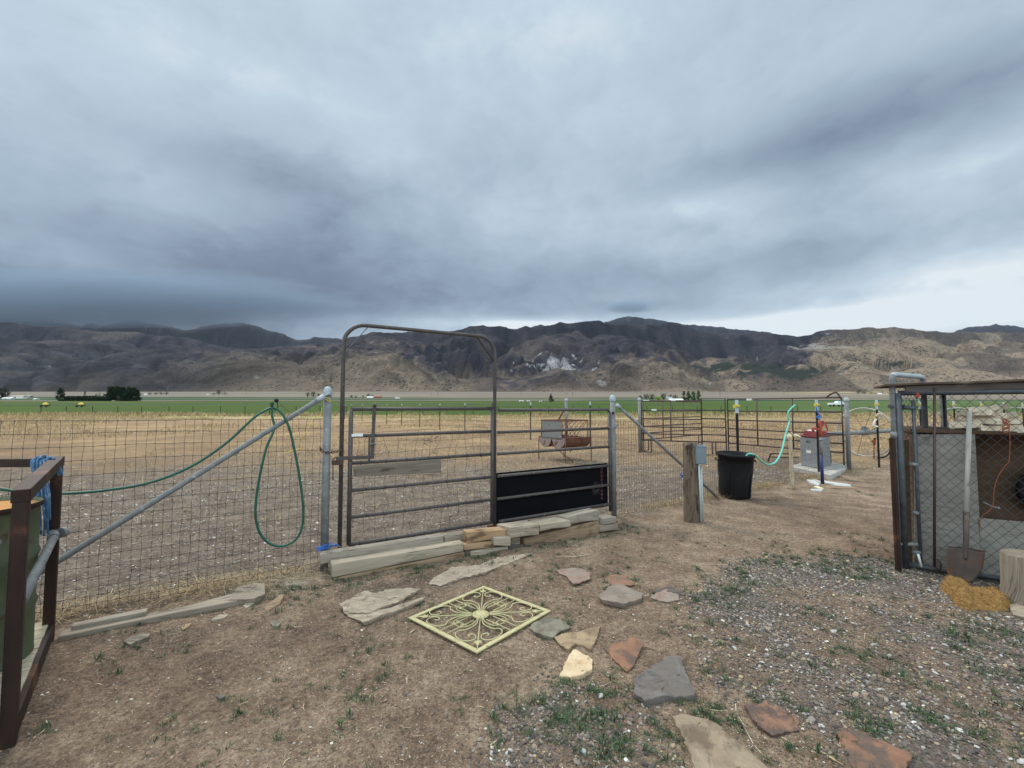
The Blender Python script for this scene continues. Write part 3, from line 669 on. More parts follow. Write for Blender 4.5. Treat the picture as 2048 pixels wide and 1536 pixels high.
def OL(px, py, off=0.0): return OP(FL, FA, px, py, off)
br0, br1 = OL(643, 796, -.05), OL(100, 1132, -.07); br2 = br1+(br1-br0)*.09
MB().tube([br0, br1, br2], .0215, 12).build('brace_pipe', M['galv_old'], fence_l)
d_ = (br1-br0).normalized()
MB().tube([br0-d_*.03, br0+d_*.05], .027, 12).tube([br0-d_*.03, br0-d_*.09], [.012, .009], 8).build('brace_end', M['galv_blue'], fence_l)
for (x, y) in [(580, 835), (470, 905)]:
    p = OL(x, y, -.05); MB().tube([p+Vector((math.cos(a)*.028*d_.z, -math.cos(a)*.028, 0))+Vector((0, -.0, math.sin(a)*.028)) for a in [k*.785 for k in range(9)]], .0025, 4).build('tie_wire', M['wire'], fence_l)
# hose
hp = [OL(-60, 968, -.1), (OL(0, 978, -.09)), OL(60, 985, -.08), OL(130, 987, -.08), OL(215, 980, -.07), OL(300, 965, -.07), OL(380, 934, -.07), OL(450, 888, -.07), OL(505, 838, -.06), OL(530, 821, -.05), OL(547, 816, -.03), OL(562, 825, -.06), OL(577, 852, -.08), OL(590, 905, -.08), OL(600, 960, -.08), OL(606, 1010, -.08), OL(605, 1050, -.08), OL(594, 1076, -.08), OL(575, 1089, -.08), OL(554, 1092, -.08), OL(533, 1083, -.08), OL(518, 1062, -.08), OL(511, 1030, -.08), OL(514, 985, -.08), OL(522, 940, -.08), OL(533, 895, -.08), OL(545, 868, -.075), OL(549, 852, -.06), OL(545, 836, -.05), OL(544, 818, -.05), OL(544, 811, -.05)]
o = thing('garden_hose', None, None, OL(554, 1092, -.08))
MB().tube(catmull(hp, 7), .0105, 10).build('hose_tube', M['green_hose'], o)
MB().tube([OL(544, 813, -.05), OL(544, 809, -.05), OL(544, 808, -.05), OL(544, 804, -.05)], [.013, .013, .016, .016], 10).build('coupling', M['tpost_green'], o)
tag(o, 'dark green garden hose draped along the wire mesh with a long hanging loop', 'hose')
o = MB().lathe(OL(553, 801, -.06), [(.001, -.012), (.016, -.012), (.019, 0), (.016, .012), (.001, .012)], 14, ax=Matrix.Rotation(R(70), 3, 'X')).tube([OL(553, 801, -.05), OL(556, 813, -.04), OL(549, 822, -.03)], .004, 6).build('post_insulator', M['black'])
tag(o, 'small round black plastic fitting on a wire where the green hose bends over', 'insulator')
o = MB().tube(catmull([OL(558, 806, -.04), OL(572, 818, -.03), OL(590, 828, -.05), OL(604, 822, -.06)], 5), .002, 4).build('loose_wire', M['wire']); tag(o, 'short dark wire between the black fitting and the diagonal pipe', 'wire')
# yellow twine
o = MB().tube(catmull([OP(FA, FB, 642, 794, -.05), OP(FA, FB, 650, 798, -.05), OP(FA, FB, 660, 803, -.04), OP(FA, FB, 659, 798, -.045), OP(FA, FB, 648, 793, -.05)], 5), .004, 5).tube(catmull([OL(644, 815, -.03), OL(641, 830, -.03), OL(632, 834, -.03), OL(625, 838, -.02), OL(615, 860, -.02), OL(601, 876, -.02), OL(596, 880, -.02), OL(603, 895, -.02), OL(590, 900, -.02), OL(575, 904, -.02), OL(570, 905, -.02)], 5), .0025, 4).build('yellow_twine', M['yellow'])
tag(o, 'yellow twine tied on the capped post and trailing over the mesh', 'twine')
# chains
def chain(pts, link, r, mat, name, label, group=None):
    P = catmull(pts, 14); L = [0]
    for i in range(1, len(P)): L.append(L[-1]+(P[i]-P[i-1]).length)
    n = max(2, int(L[-1]/(link*.72))); mb = MB()
    for k in range(n):
        s = (k+.5)/n*L[-1]; i = max(1, next(j for j in range(len(L)) if L[j] >= s)); p = P[i-1].lerp(P[i], (s-L[i-1])/max(1e-6, L[i]-L[i-1])); t = (P[i]-P[i-1]).normalized()
        a = t.cross(UPZ).normalized(); b = t.cross(a)
        if k % 2: a, b = b, a
        mb.tube([p+t*math.cos(u)*link*.5+a*math.sin(u)*link*.3 for u in [j*math.pi/5 for j in range(10)]], r, 5, closed=True)
    o = mb.build(name, mat); tag(o, label, 'chain', group); return o
def pg(x, y, off=0.0): return OP(FA, FB, x, y, off)
chain([pg(640, 895, -.05), pg(646, 903, -.06), pg(660, 905, -.055), pg(674, 903, -.04), pg(684, 899, -.03)], .034, .0045, M['chain'], 'chain', 'rusty chain tying the tall gate frame to the capped post on its left')
chain([pg(1213, 852, -.03), pg(1222, 856, -.07), pg(1232, 854, -.06), pg(1237, 847, -.05)], .03, .0035, M['chain_galv'], 'chain', 'thin zinc chain holding the rightmost gate to the capped post')
chain([pg(640, 1092, -.05), pg(655, 1098, -.06), pg(668, 1092, -.05), pg(682, 1093, -.03)], .026, .0035, M['chain_galv'], 'chain', 'thin chain low down at the foot of the tall gate beside blue twine')
mb = MB()
for k in range(7):
    a = pg(634+k*6, 1096-k*1.2+rnd.uniform(-3, 3), -.075); mb.tube(catmull([a, a+Vector((rnd.uniform(-.03, .03), -.02, rnd.uniform(-.03, .03))), a+Vector((rnd.uniform(.02, .06), 0, rnd.uniform(-.02, .02)))], 4), .0045, 5)
mb.tube(catmull([pg(631, 1094, -.07), pg(645, 1099, -.08), pg(660, 1093, -.08), pg(676, 1089, -.05)], 5), .006, 5)
tag(mb.build('blue_twine', M['blue_twine']), 'bright blue twine knotted round the foot of the capped post left of the tall gate', 'twine')
o = MB().tube([pg(666, 918, -.03), pg(666, 960, -.03)], .005, 6).tube([pg(666, 918, -.03), pg(672, 914, -.03)], .005, 6).build('latch_pin', M['frame']); tag(o, 'thin rusty pin hanging beside the left pipe of the tall gate', 'pin')

# tall gate frame (arch) with its swinging gate
def arc(pts, n=8): return catmull(pts, n)
gate = thing('walk_through_gate', 'tall brown pipe gate under a rounded overhead arch, with a latch and wire mesh', 'gate', pg(676, 1128))
zt = pg(683, 700).z; gl, grr = pg(679, 1100), pg(989, 1062)
gl.z = pg(676, 1095).z; grr.z = pg(988, 1052).z
eg = Vector((FB.x-FA.x, FB.y-FA.y, 0)).normalized()
top = pg(733, 651).z; Rr = .21
gl2 = Vector((gl.x, gl.y, top)); gr2 = Vector((grr.x, grr.y, top-.0))
def corner(c, e1, e2, r, n=8):   # c corner point, from direction e1 to e2
    return [c-e1*r-(-e2)*0+e1*r*math.sin(a)+e2*r*(1-math.cos(a)) for a in [math.pi/2*k/n for k in range(n+1)]]
archpts = [gl]+corner(gl2, UPZ, eg, Rr)+corner(gr2, eg, -UPZ, Rr)+[grr]
MB().tube(archpts, .0205, 14).build('arch_pipe', M['gate'], gate)
MB().beam(gl2-UPZ*.30+eg*.004, gl2+eg*.24-UPZ*.004, .006, .045, nrm).build('corner_gusset', M['gate'], gate)
MB().beam(gr2-UPZ*.30-eg*.004, gr2-eg*.24-UPZ*.004, .006, .045, nrm).build('corner_gusset', M['gate'], gate)
ga, gb = pg(697, 1100), pg(984, 1060); ga.z = gb.z = 0
zr = [OP(FA, FB, 697, y).z for y in (820, 872, 925, 979, 1033, 1088)]
zr = [pg(700, 818).z]+[None]*5
for k, (yl, yr) in enumerate([(817, 818), (872, 863), (927, 908), (980, 955), (1033, 1001), (1088, 1046)]):
    zr[k] = (pg(705, yl).z+pg(975, yr).z)/2
r0 = .0195
frame = MB().tube([ga+UPZ*zr[5], ga+UPZ*zr[0]], r0*1.1, 12).tube([gb+UPZ*zr[5], gb+UPZ*zr[0]], r0*1.1, 12)
frame.tube([ga+UPZ*zr[0]+eg*.0, gb+UPZ*zr[0]], r0, 12).tube([ga+UPZ*zr[5], gb+UPZ*zr[5]], r0, 12)
frame.build('gate_frame', M['gate'], gate)
for k in range(1, 5): MB().tube([ga+UPZ*zr[k]+eg*.01, gb+UPZ*zr[k]-eg*.01], r0*.92, 12).build('rail', M['gate'], gate)
wiremesh(ga+eg*.05-nrm*.03, gb-eg*.02-nrm*.03, lambda t: pg(880, 863).z+.02, lambda t: zr[5], [0, .1, .2, .32, .44, .56, .68, .8, .9, 1], .1, .0015, .016, 4, False, 5).build('wire_mesh', M['wire'], gate)
# hand wrapped tie wires
for k in (5, 4, 3, 2):
    for j in range(7):
        p = (ga+UPZ*zr[k]).lerp(gb+UPZ*zr[k], .08+j*.14+rnd.uniform(-.02, .02)); MB().tube([p+eg*.004*(u/4)+nrm*math.cos(u*.785)*r0*1.12+UPZ*math.sin(u*.785)*r0*1.12 for u in range(10)], .0026, 4).build('tie_wire', M['wire'], gate)
mb = MB()
for (x, y) in [(868, 866), (860, 878), (866, 905)]:
    for _ in range(3):
        a = pg(x, y, -.02); pp = [a]
        for j in range(5): pp.append(pp[-1]+Vector((rnd.uniform(-.05, .06), rnd.uniform(-.02, .02), rnd.uniform(-.05, .03))))
        mb.tube(catmull(pp, 4), .0016, 4)
mb.build('loose_wire', M['wire'], gate)
# latch
mb = MB(); lx = ga.lerp(gb, (749-697)/287*1.05)
la = pg(749, 812, -.035); lb = pg(744, 918, -.035)
mb.beam(la+UPZ*.01, lb, .034, .008, nrm)
hook = [la+UPZ*.0+nrm*0+UPZ*math.sin(a)*.022-nrm*(math.cos(a)*.024-.024)*1.0 for a in [math.pi*k/8 for k in range(9)]]
mb.tube(hook, .010, 8); mb.build('latch_lever', M['gate'], gate)
MB().beam(pg(739, 872, -.025), pg(738, 922, -.025), .020, .006, nrm).beam(pg(672, 917, -.030), pg(748, 914, -.030), .006, .036, UPZ).build('latch_plate', M['gate'], gate)
for (x, y) in [(745, 878), (742, 912)]: MB().lathe(pg(x, y, -.043), [(.007, -.003), (.007, .003), (.001, .004)], 8, ax=Matrix.Rotation(R(90), 3, 'X')).build('latch_bolt', M['galv_old'], gate)
MB().tube([pg(738, 888, -.05), pg(752, 888, -.05)], .007, 8).build('latch_pin', M['galv_old'], gate)
MB().beam(pg(664, 925, -.01), pg(686, 925, -.01), .05, .045, UPZ).build('catch_bracket', M['frame'], gate)
MB().beam(pg(703, 871, -.02), pg(726, 870, -.02), .012, .030, UPZ).build('maker_label', M['label_white'], gate, bevel=.004)
MB().beam(pg(974, 814, .0), pg(995, 814, .0), .05, .008, UPZ).beam(pg(983, 812), pg(990, 800), .02, .006, nrm).build('hinge_plate', M['gate'], gate)
MB().beam(pg(976, 1053, .0), pg(996, 1051, .0), .05, .02, UPZ).build('hinge_plate', M['rust'], gate)
# weathered board wired on
q = [pg(707, 933, -.045), pg(882, 918, -.045), pg(883, 945, -.045), pg(709, 954, -.045)]
c8 = [q[3], q[2], q[2]-nrm*.03, q[3]-nrm*.03, q[0], q[1], q[1]-nrm*.03, q[0]-nrm*.03]
o = roughbox(c8, (10, 1, 2), .002, .004, 2.2).build('board', M['gateboard']); tag(o, 'weathered grey board wired across the inside of the tall gate', 'board')

# second gate
g2 = thing('pipe_gate', 'brown six rail pipe gate with a black sheet over its lower part', 'gate', pg(996, 1075))
a2, b2 = pg(998, 1075), pg(1221, 1040); a2.z = b2.z = 0
z2r = [(pg(1000, yl).z+pg(1212, yr).z)/2 for yl, yr in [(819, 820), (864, 857), (907, 894), (952, 932), (997, 971), (1043, 1009)]]
fr = MB().tube([b2+UPZ*z2r[5], b2+UPZ*(z2r[0]-.04), b2+UPZ*z2r[0]-eg*.035, a2+UPZ*z2r[0]], r0, 12).tube([a2+UPZ*z2r[5], b2+UPZ*z2r[5]], r0, 12).tube([b2+UPZ*(z2r[5]-.10), b2+UPZ*(z2r[0]-.03)], r0*1.12, 12)
fr.build('gate_frame', M['gate'], g2)
for k in range(1, 5): MB().tube([a2+UPZ*z2r[k]-eg*.02, b2+UPZ*z2r[k]], r0*.95, 12).build('rail', M['gate'], g2)
sp = [a2+UPZ*(z2r[5]-.03)-nrm*.03-eg*.02, b2+UPZ*(z2r[5]-.05)-nrm*.03-eg*.02]
sheet = MB().beam((sp[0]+UPZ*((z2r[3]-z2r[5])/2+.03)), (sp[1]+UPZ*((z2r[3]-z2r[5])/2+.05)), .008, (z2r[3]-z2r[5])+.07, UPZ).build('black_sheet', M['sheet'], g2)
mb = MB(); c0 = a2.lerp(b2, .865)+UPZ*(z2r[4]-.03)-nrm*.024
for k in range(11):      # faint faded leaf fan printed on the sheet
    a = math.pi*2*k/11+.2; L = .10+.025*math.sin(k*3.1); dvec = eg*math.cos(a)+UPZ*math.sin(a); sdv = dvec.cross(nrm)
    mb.add([c0+dvec*.01, c0+dvec*L*.5+sdv*.012, c0+dvec*L, c0+dvec*L*.5-sdv*.012], [(0, 1, 2, 3)])
mb.build('faded_print', M['faded'], g2)
mb = MB(); c1 = a2.lerp(b2, .925)-nrm*.0235
for k in range(9):
    z = z2r[3]-.02-k*.05; mb.add([c1+eg*-.018+UPZ*z, c1+eg*.018+UPZ*z, c1+eg*(.018+rnd.uniform(-.008, .006))+UPZ*(z-.032), c1+eg*(-.018)+UPZ*(z-.035)], [(0, 1, 2, 3)])
mb.build('faded_print', M['fadedred'], g2)
for t, k in [(.02, 3), (.27, 3), (.55, 3), (.77, 3), (.02, 5), (.36, 5), (.93, 5)]: MB().lathe(a2.lerp(b2, t)+UPZ*z2r[k]+nrm*.021, [(.009, -.003), (.009, .003), (.001, .005)], 8, ax=Matrix.Rotation(R(90), 3, 'X')).build('bolt', M['galv'], g2)

# fence right of the gates
fr_ = thing('wire_fence', 'closely woven wire mesh fence right of the gates running toward the red hydrant', 'fence', FB.copy())
FG_ = FE
def ztr(t): return 1.33-.06*t+.02*math.sin(t*9)
rows_r = [i/13 for i in range(14)]
wiremesh(FB, FG_, ztr, lambda t: .02, rows_r, .052, .0019, .004, 3, False, 9).build('wire_mesh', M['wire'], fr_)
capped_post(FB, pg(1228, 797).z, .038, M['galv_old'], fr_)
MB().tube([pg(1226, 826, -.03), pg(1226, 826, -.055)], .018, 10).build('post_hole_plug', M['black'], fr_)
er = (FE-FB); er.z = 0; er.normalize()
def OR(px, py, off=0.0): return OP(FB, FE, px, py, off)
b0 = OR(1236, 812, -.03); b1 = OR(1441, 998, -.06)
MB().tube([b0, b1+(b1-b0)*.02-UPZ*.02], .022, 12).build('brace_pipe', M['galv_old'], fr_)
MB().tube([b0-(b1-b0).normalized()*.03, b0+(b1-b0).normalized()*.04], .027, 10).build('brace_end', M['galv_blue'], fr_)
# steel posts of this fence (with pale tips and yellow insulators)
def steel_post(parent, base, zt, tip=.24, ins=True, mat='tpost', s=1.0):
    MB().beam(base-UPZ*.05, base+UPZ*(zt-tip), .045*s, .012*s, (0, 1, 0)).beam(base-UPZ*.05+Vector((0, -.018*s, 0)), base+UPZ*(zt-tip)+Vector((0, -.018*s, 0)), .010*s, .03*s, (0, 1, 0)).build('steel_post', M[mat], parent)
    MB().beam(base+UPZ*(zt-tip), base+UPZ*zt, .050*s, .035*s, (0, 1, 0)).build('pale_tip', M['tpost_tip'], parent, bevel=.006)
    if ins: MB().beam(base+UPZ*(zt-.105)+Vector((-.085, -.04, 0)), base+UPZ*(zt-.105)+Vector((.035, -.04, 0)), .03, .035).beam(base+UPZ*(zt-.12)+Vector((-.085, -.045, 0)), base+UPZ*(zt-.12)+Vector((-.06, -.045, 0)), .03, .05).build('insulator', M['insul'], parent, bevel=.005)
p1478 = OR(1478, 984); p1478.z = 0; p1638 = G(1638, 953)
for p in (p1478, p1638): steel_post(fr_, p, DP(1478, 800, p.y).z if p is p1478 else DP(1638, 800, p.y).z)
capped_post(FE, DP(1689, 799, FE.y).z, .047, M['galv_old'], fr_, cap=True)
# wire strands fence carrying on to the right
fs = thing('strand_fence', 'row of dark steel posts with yellow insulators beyond the kennel', 'fence', G(1752, 933))
sps = [Vector((9.29, 11.1, 0)), Vector((11.8, 12.6, 0)), Vector((14.3, 14.1, 0)), Vector((16.8, 15.6, 0)), Vector((19.3, 17.1, 0)), Vector((21.8, 18.6, 0))]
for p in sps: steel_post(fs, p, 1.70)
mb = MB()
for z in (1.52, 1.2, .9, .6):
    for p, q_ in zip([FE]+sps[:-1], sps):
        mid = (p+q_)/2; mb.tube(catmull([p+UPZ*z, mid+UPZ*(z-.03), q_+UPZ*z], 4), .0025, 4, caps=False)
mb.build('strand', M['wire_far'], fs)
# bone and orange strap on one post
o = MB().tube(catmull([DP(1753, 838, 11.0), DP(1748, 845, 11.0), DP(1748, 852, 11.0), DP(1757, 853, 11.0)], 5), [.02]*15+[.008], 6).tube([DP(1748, 849, 11.0), DP(1743, 853, 11.0)], .010, 5).build('antler', M['bone']); tag(o, 'small white forked bone hung on the dark steel post right of the hydrant', 'bone')
o = MB().tube(catmull([DP(1751, 834, 10.98), DP(1758, 828, 10.95), DP(1764, 834, 10.95), DP(1756, 838, 10.98)], 5), .03, 7).build('tan_rag', M['stake']); tag(o, 'brown rag bundled at the top of the post with the white bone', 'rag')
o = MB().tube([DP(1748, 880, 11.0), DP(1748, 918, 11.0)], .014, 6).tube([DP(1744, 884, 11.0), DP(1750, 876, 11.0), DP(1748, 890, 11.0)], .025, 6).build('orange_twine', M['orange_twine']); tag(o, 'orange twine hanging low on the post with the white bone', 'twine')

# round wooden post with electrical box
wp = G(1384, 1043)
t = thing('wooden_post', 'stout round weathered post with a grey electrical box and white conduit', 'post', wp)
prof = [(.104, -.05), (.104, .0), (.100, .3), (.097, .7), (.096, 1.02), (.090, 1.045), (.06, 1.05), (.001, 1.045)]
mb = MB(); mb.lathe(wp, prof, 28)
for i, v in enumerate(mb.V):
    v = Vector(v)-wp; a = math.atan2(v.y, v.x); k = 1+.045*math.sin(a*5+1)+.03*math.sin(a*13+v.z*2)-.07*max(0, math.cos(a+1.25))**24
    mb.V[i] = tuple(wp+Vector((v.x*k, v.y*k, v.z+(.012*math.sin(a*3) if v.z > 1 else 0))))
mb.build('post', M['wood_post'], t)
bc = DP(1402, 910, wp.y-.08); bx = .155*wp.y/6
bo = MB().box(bc, (.125, .10, .235), R(-28)).build('electrical_box', M['box_grey'], t, bevel=.006)
ca = Matrix.Rotation(R(-28), 3, 'Z')
MB().box(bc+UPZ*.118, (.135, .112, .012), R(-28)).box(bc+UPZ*.128, (.07, .05, .014), R(-28)).build('box_hood', M['box_grey'], bo, bevel=.003)
MB().box(bc+ca @ Vector((0, -.053, -.02)), (.105, .006, .17), R(-28)).build('box_cover', M['box_grey'], bo, bevel=.002)
cb = G(1403, 1046); cb2 = Vector((cb.x, cb.y, 0))
MB().tube([DP(1398, 931, wp.y-.09), cb2-UPZ*.05], .013, 10).tube([DP(1402, 931, wp.y-.07), cb2+Vector((.03, .02, -.05))], .014, 10).build('conduit', M['conduit'], t)
o = MB().tube(catmull([DP(1364, 944, wp.y+.1), DP(1361, 950, wp.y+.1), DP(1366, 952, wp.y+.1), DP(1361, 956, wp.y+.1)], 5), .008, 5).build('blue_twine', M['blue_twine']); tag(o, 'scrap of blue twine on the diagonal pipe just left of the stout wooden post', 'twine')

# black bin
bn = G(1469, 999); bn *= (bn.y+.24)/bn.y; bn.z = 0
t = thing('trash_can', 'black plastic trash can with a moulded rim standing by the wire fence', 'bin', bn)
tl = Matrix.Rotation(R(1.5), 3, 'Y') @ Matrix.Rotation(R(3), 3, 'X'); Hc = DP(1475, 908, bn.y-.2).z
def rring(rx, z, n=32, sq=3.2):
    out = []
    for k in range(n):
        a = 2*math.pi*k/n+.1; c_, s_ = math.cos(a), math.sin(a); f = (abs(c_)**sq+abs(s_)**sq)**(-1/sq); f = .45*f+.55
        out.append(bn+tl @ Vector((rx*c_*f, rx*s_*f, z)))
    return out
def shell(rings, close_bottom=True):
    vs = [v for r_ in rings for v in r_]; n = len(rings[0]); fs_ = [(i*n+k, i*n+(k+1) % n, (i+1)*n+(k+1) % n, (i+1)*n+k) for i in range(len(rings)-1) for k in range(n)]
    if close_bottom: fs_.append(tuple(range(n-1, -1, -1)))
    return vs, fs_
mb = MB(); vs, fs2 = shell([rring(.232, .02), rring(.238, .03), rring(.250, .42), rring(.249, .50), rring(.262, .505), rring(.268, Hc-.05), rring(.285, Hc-.048), rring(.292, Hc-.004), rring(.280, Hc), rring(.268, Hc-.01), rring(.262, Hc-.3), rring(.22, .10)]); mb.add(vs, fs2, None, True)
vs, fs2 = shell([rring(.215, .10)]); mb.add(vs, fs2[-1:])
mb.build('bin_body', M['black'], t)
for a in (-2.2, -.95): 
    c_ = bn+tl @ Vector((.27*math.cos(a), .27*math.sin(a), .25)); MB().beam(c_-tl @ Vector((math.cos(a)*.02, math.sin(a)*.02, .20)), c_+tl @ Vector((math.cos(a)*-.003, math.sin(a)*-.003, .20)), .012, .03, (0, 0, 1)).build('moulded_rib', M['black'], t)
for a in (math.pi*.97, -.05):
    c_ = bn+tl @ Vector((.285*math.cos(a), .285*math.sin(a), Hc-.10)); v = tl @ Vector((-math.sin(a), math.cos(a), 0))
    MB().tube(catmull([c_-v*.08, c_-v*.06+tl @ Vector((math.cos(a)*.03, 0, -.02)), c_+v*.06+tl @ Vector((math.cos(a)*.03, 0, -.02)), c_+v*.08], 4), .012, 6).build('handle', M['black'], t)
# teal hose
th = [DP(1490, 925, 7.3), DP(1494, 910, 7.3), DP(1502, 908, 7.3), DP(1512, 912, 7.4), DP(1522, 922, 7.5), DP(1532, 928, 7.6), DP(1541, 929, 7.7), DP(1551, 924, 7.8), DP(1559, 912, 7.9), DP(1565, 896, 8.0), DP(1570, 874, 8.1), DP(1575, 856, 8.15), DP(1579, 842, 8.2), DP(1576, 836, 8.2), DP(1576, 826, 8.2), DP(1581, 818, 8.2), DP(1590, 810, 8.2)]
tag(MB().tube(catmull(th, 6), .0145, 10).build('garden_hose', M['teal_hose']), 'light teal hose rising from the black trash can up the wire fence', 'hose')

# stake with cream flap
st = G(1585, 972)
t = thing('wooden_stake', 'pale wooden stake with cream cloth flaps left of the grey waterer', 'stake', st)
MB().beam(st-UPZ*.05, DP(1580, 874, st.y), .05, .045, (0, 1, 0)).build('stake', M['stake'], t, bevel=.006)
def leafsheet(pts, mat, name, par, th_=.008, cen=.03):
    P = [V3(p) for p in pts]; c_ = sum(P, Vector())/len(P)+Vector((0, -cen, 0)); n = len(P)
    back = [p+Vector((0, th_, 0)) for p in P]+[c_+Vector((0, th_, 0))]
    MB().add(P+[c_]+back, [(i, (i+1) % n, n) for i in range(n)]+[(n+1+(i+1) % n, n+1+i, 2*n+1) for i in range(n)]+[((i+1) % n, i, n+1+i, n+1+(i+1) % n) for i in range(n)]).build(name, mat, par)
Ys = st.y-.05
leafsheet([DP(1573, 872, Ys), DP(1578, 867, Ys), DP(1584, 869, Ys), DP(1584, 876, Ys), DP(1580, 878, Ys), DP(1575, 877, Ys)], M['cream'], 'cloth_flap', t)
leafsheet([DP(1586, 869, Ys), DP(1592, 868, Ys), DP(1601, 872, Ys), DP(1603, 875, Ys), DP(1594, 873, Ys), DP(1588, 873, Ys)], M['cream'], 'cloth_flap', t)
leafsheet([DP(1581, 866, Ys), DP(1584, 863, Ys), DP(1587, 869, Ys), DP(1585, 872, Ys)], M['stake'], 'cloth_flap', t)
# hydrant
hy = G(1645, 967)
t = thing('yard_hydrant', 'red yard hydrant on a grey and navy standpipe in front of the grey waterer', 'hydrant', hy)
zb1 = DP(1644, 910, hy.y).z; zb2 = DP(1644, 872, hy.y).z
MB().tube([hy-UPZ*.05, hy+UPZ*zb1], .030, 12).build('pipe_sleeve', M['bluepipe'], t)
MB().tube([hy+UPZ*zb1, hy+UPZ*zb2], .027, 12).tube([hy+UPZ*(zb2-.10), hy+UPZ*(zb2-.06)], .034, 12).build('standpipe', M['galv'], t)
def H(px, py, o=0.0): return DP(px, py, hy.y+o)
MB().tube([H(1641, 873), H(1641, 866), H(1640, 843), H(1640, 841)], [.035, .032, .030, .02], 10).tube([H(1638, 855), H(1638, 843), H(1646, 842), H(1646, 846)], .018, 8).build('head_casting', M['red_paint'], t)
MB().tube(catmull([H(1641, 862), H(1633, 858), H(1626, 857), H(1627, 863)], 5), [.026]*15+[.032], 9).build('spout', M['red_paint'], t)
MB().tube(catmull([H(1640, 858), H(1645, 852), H(1647, 846), H(1651, 848), H(1654, 856), H(1654, 862), H(1650, 865), H(1644, 863), H(1640, 864)], 5), .015, 8).build('handle', M['red_paint'], t)
o = MB().tube(catmull([H(1632, 814, .3), H(1636, 826, .3), H(1640, 831, .3), H(1634, 834, .3), H(1640, 840, .3)], 5), .014, 5).tube([H(1633, 834, .3), H(1643, 834, .3)], .014, 5).build('blue_twine', M['blue_twine']); tag(o, 'blue twine wound round the steel post just above the red hydrant', 'twine')

# livestock waterer on slab
wc = G(1632, 938); wc.y += .45
sl = MB(); s0, s1, s2, s3 = G(1578, 932, .1), G(1662, 950, .1), G(1702, 930, .1), G(1622, 920, .1)
sl.hexa([Vector((p.x, p.y, -.03)) for p in (s0, s1, s2, s3)]+[Vector((p.x, p.y, .10)) for p in (s0, s1, s2, s3)])
tag(sl.build('concrete_slab', M['concrete'], bevel=.01), 'pale concrete slab under the grey livestock waterer', 'slab')
wb = [G(1602, 931, .1), G(1636, 938, .1), G(1662, 930, .1)]; e1 = (wb[1]-wb[0]); e2 = (wb[2]-wb[1])
wb.append(wb[0]+e2); ztw = DP(1620, 877, wb[1].y).z
t = thing('livestock_waterer', 'galvanised grey livestock waterer with a maroon lid on a concrete slab', 'waterer', (wb[0]+wb[2])/2)
t.location.z = .1
MB().hexa([Vector((p.x, p.y, .1)) for p in wb]+[Vector((p.x, p.y, ztw)) for p in wb]).build('cabinet', M['waterer'], t, bevel=.02)
cw = (wb[0]+wb[2])/2
def sc_(p, f, z): return Vector((cw.x+(p.x-cw.x)*f, cw.y+(p.y-cw.y)*f, z))
MB().hexa([sc_(p, 1.03, ztw) for p in wb]+[sc_(p, 1.06, ztw+.045) for p in wb]).hexa([sc_(p, .80, ztw+.045) for p in wb]+[sc_(p, .72, ztw+.15) for p in wb]).build('lid', M['maroon'], t, bevel=.012)
MB().hexa([sc_(p, .55, ztw+.15) for p in wb]+[sc_(p, .5, ztw+.165) for p in wb]).build('white_float_cover', M['white'], t)
n1 = e1.cross(UPZ).normalized(); n1 = n1 if n1.y < 0 else -n1; u1 = e1.normalized()
def panelrect(name, px, py, w_, h_, mat):
    p = OP(Vector((wb[0].x, wb[0].y, 0)), Vector((wb[1].x, wb[1].y, 0)), px, py, -.006)
    MB().hexa([p-u1*w_/2-UPZ*h_/2, p+u1*w_/2-UPZ*h_/2, p+u1*w_/2-UPZ*h_/2-n1*.005, p-u1*w_/2-UPZ*h_/2-n1*.005]+[p-u1*w_/2+UPZ*h_/2, p+u1*w_/2+UPZ*h_/2, p+u1*w_/2+UPZ*h_/2-n1*.005, p-u1*w_/2+UPZ*h_/2-n1*.005]).build(name, mat, t)
panelrect('white_notice', 1617, 903, .16, .07, M['white'])
def txt(s, px, py, size, mat, a_, b_, parent, name, off=-.012):
    cu = bpy.data.curves.new(name, 'FONT'); cu.body = s; cu.size = size; cu.align_x = 'CENTER'; cu.align_y = 'CENTER'; cu.extrude = .001
    ob = bpy.data.objects.new(name, cu); me = bpy.data.meshes.new_from_object(ob); bpy.data.objects.remove(ob)
    p = OP(a_, b_, px, py, off); ex = (b_-a_); ex.z = 0; ex.normalize(); nn = ex.cross(UPZ).normalized()
    mb = MB(); mb.add([p+ex*v.co.x+UPZ*v.co.y+nn*v.co.z for v in me.vertices], [tuple(f.vertices) for f in me.polygons]); mb.build(name, mat, parent)
A_, B_ = Vector((wb[0].x, wb[0].y, 0)), Vector((wb[1].x, wb[1].y, 0))
txt('PRO', 1617, 884, .085, M['fardark'], A_, B_, t, 'lettering')
txt('1', 1617, 894, .06, M['fardark'], A_, B_, t, 'lettering')
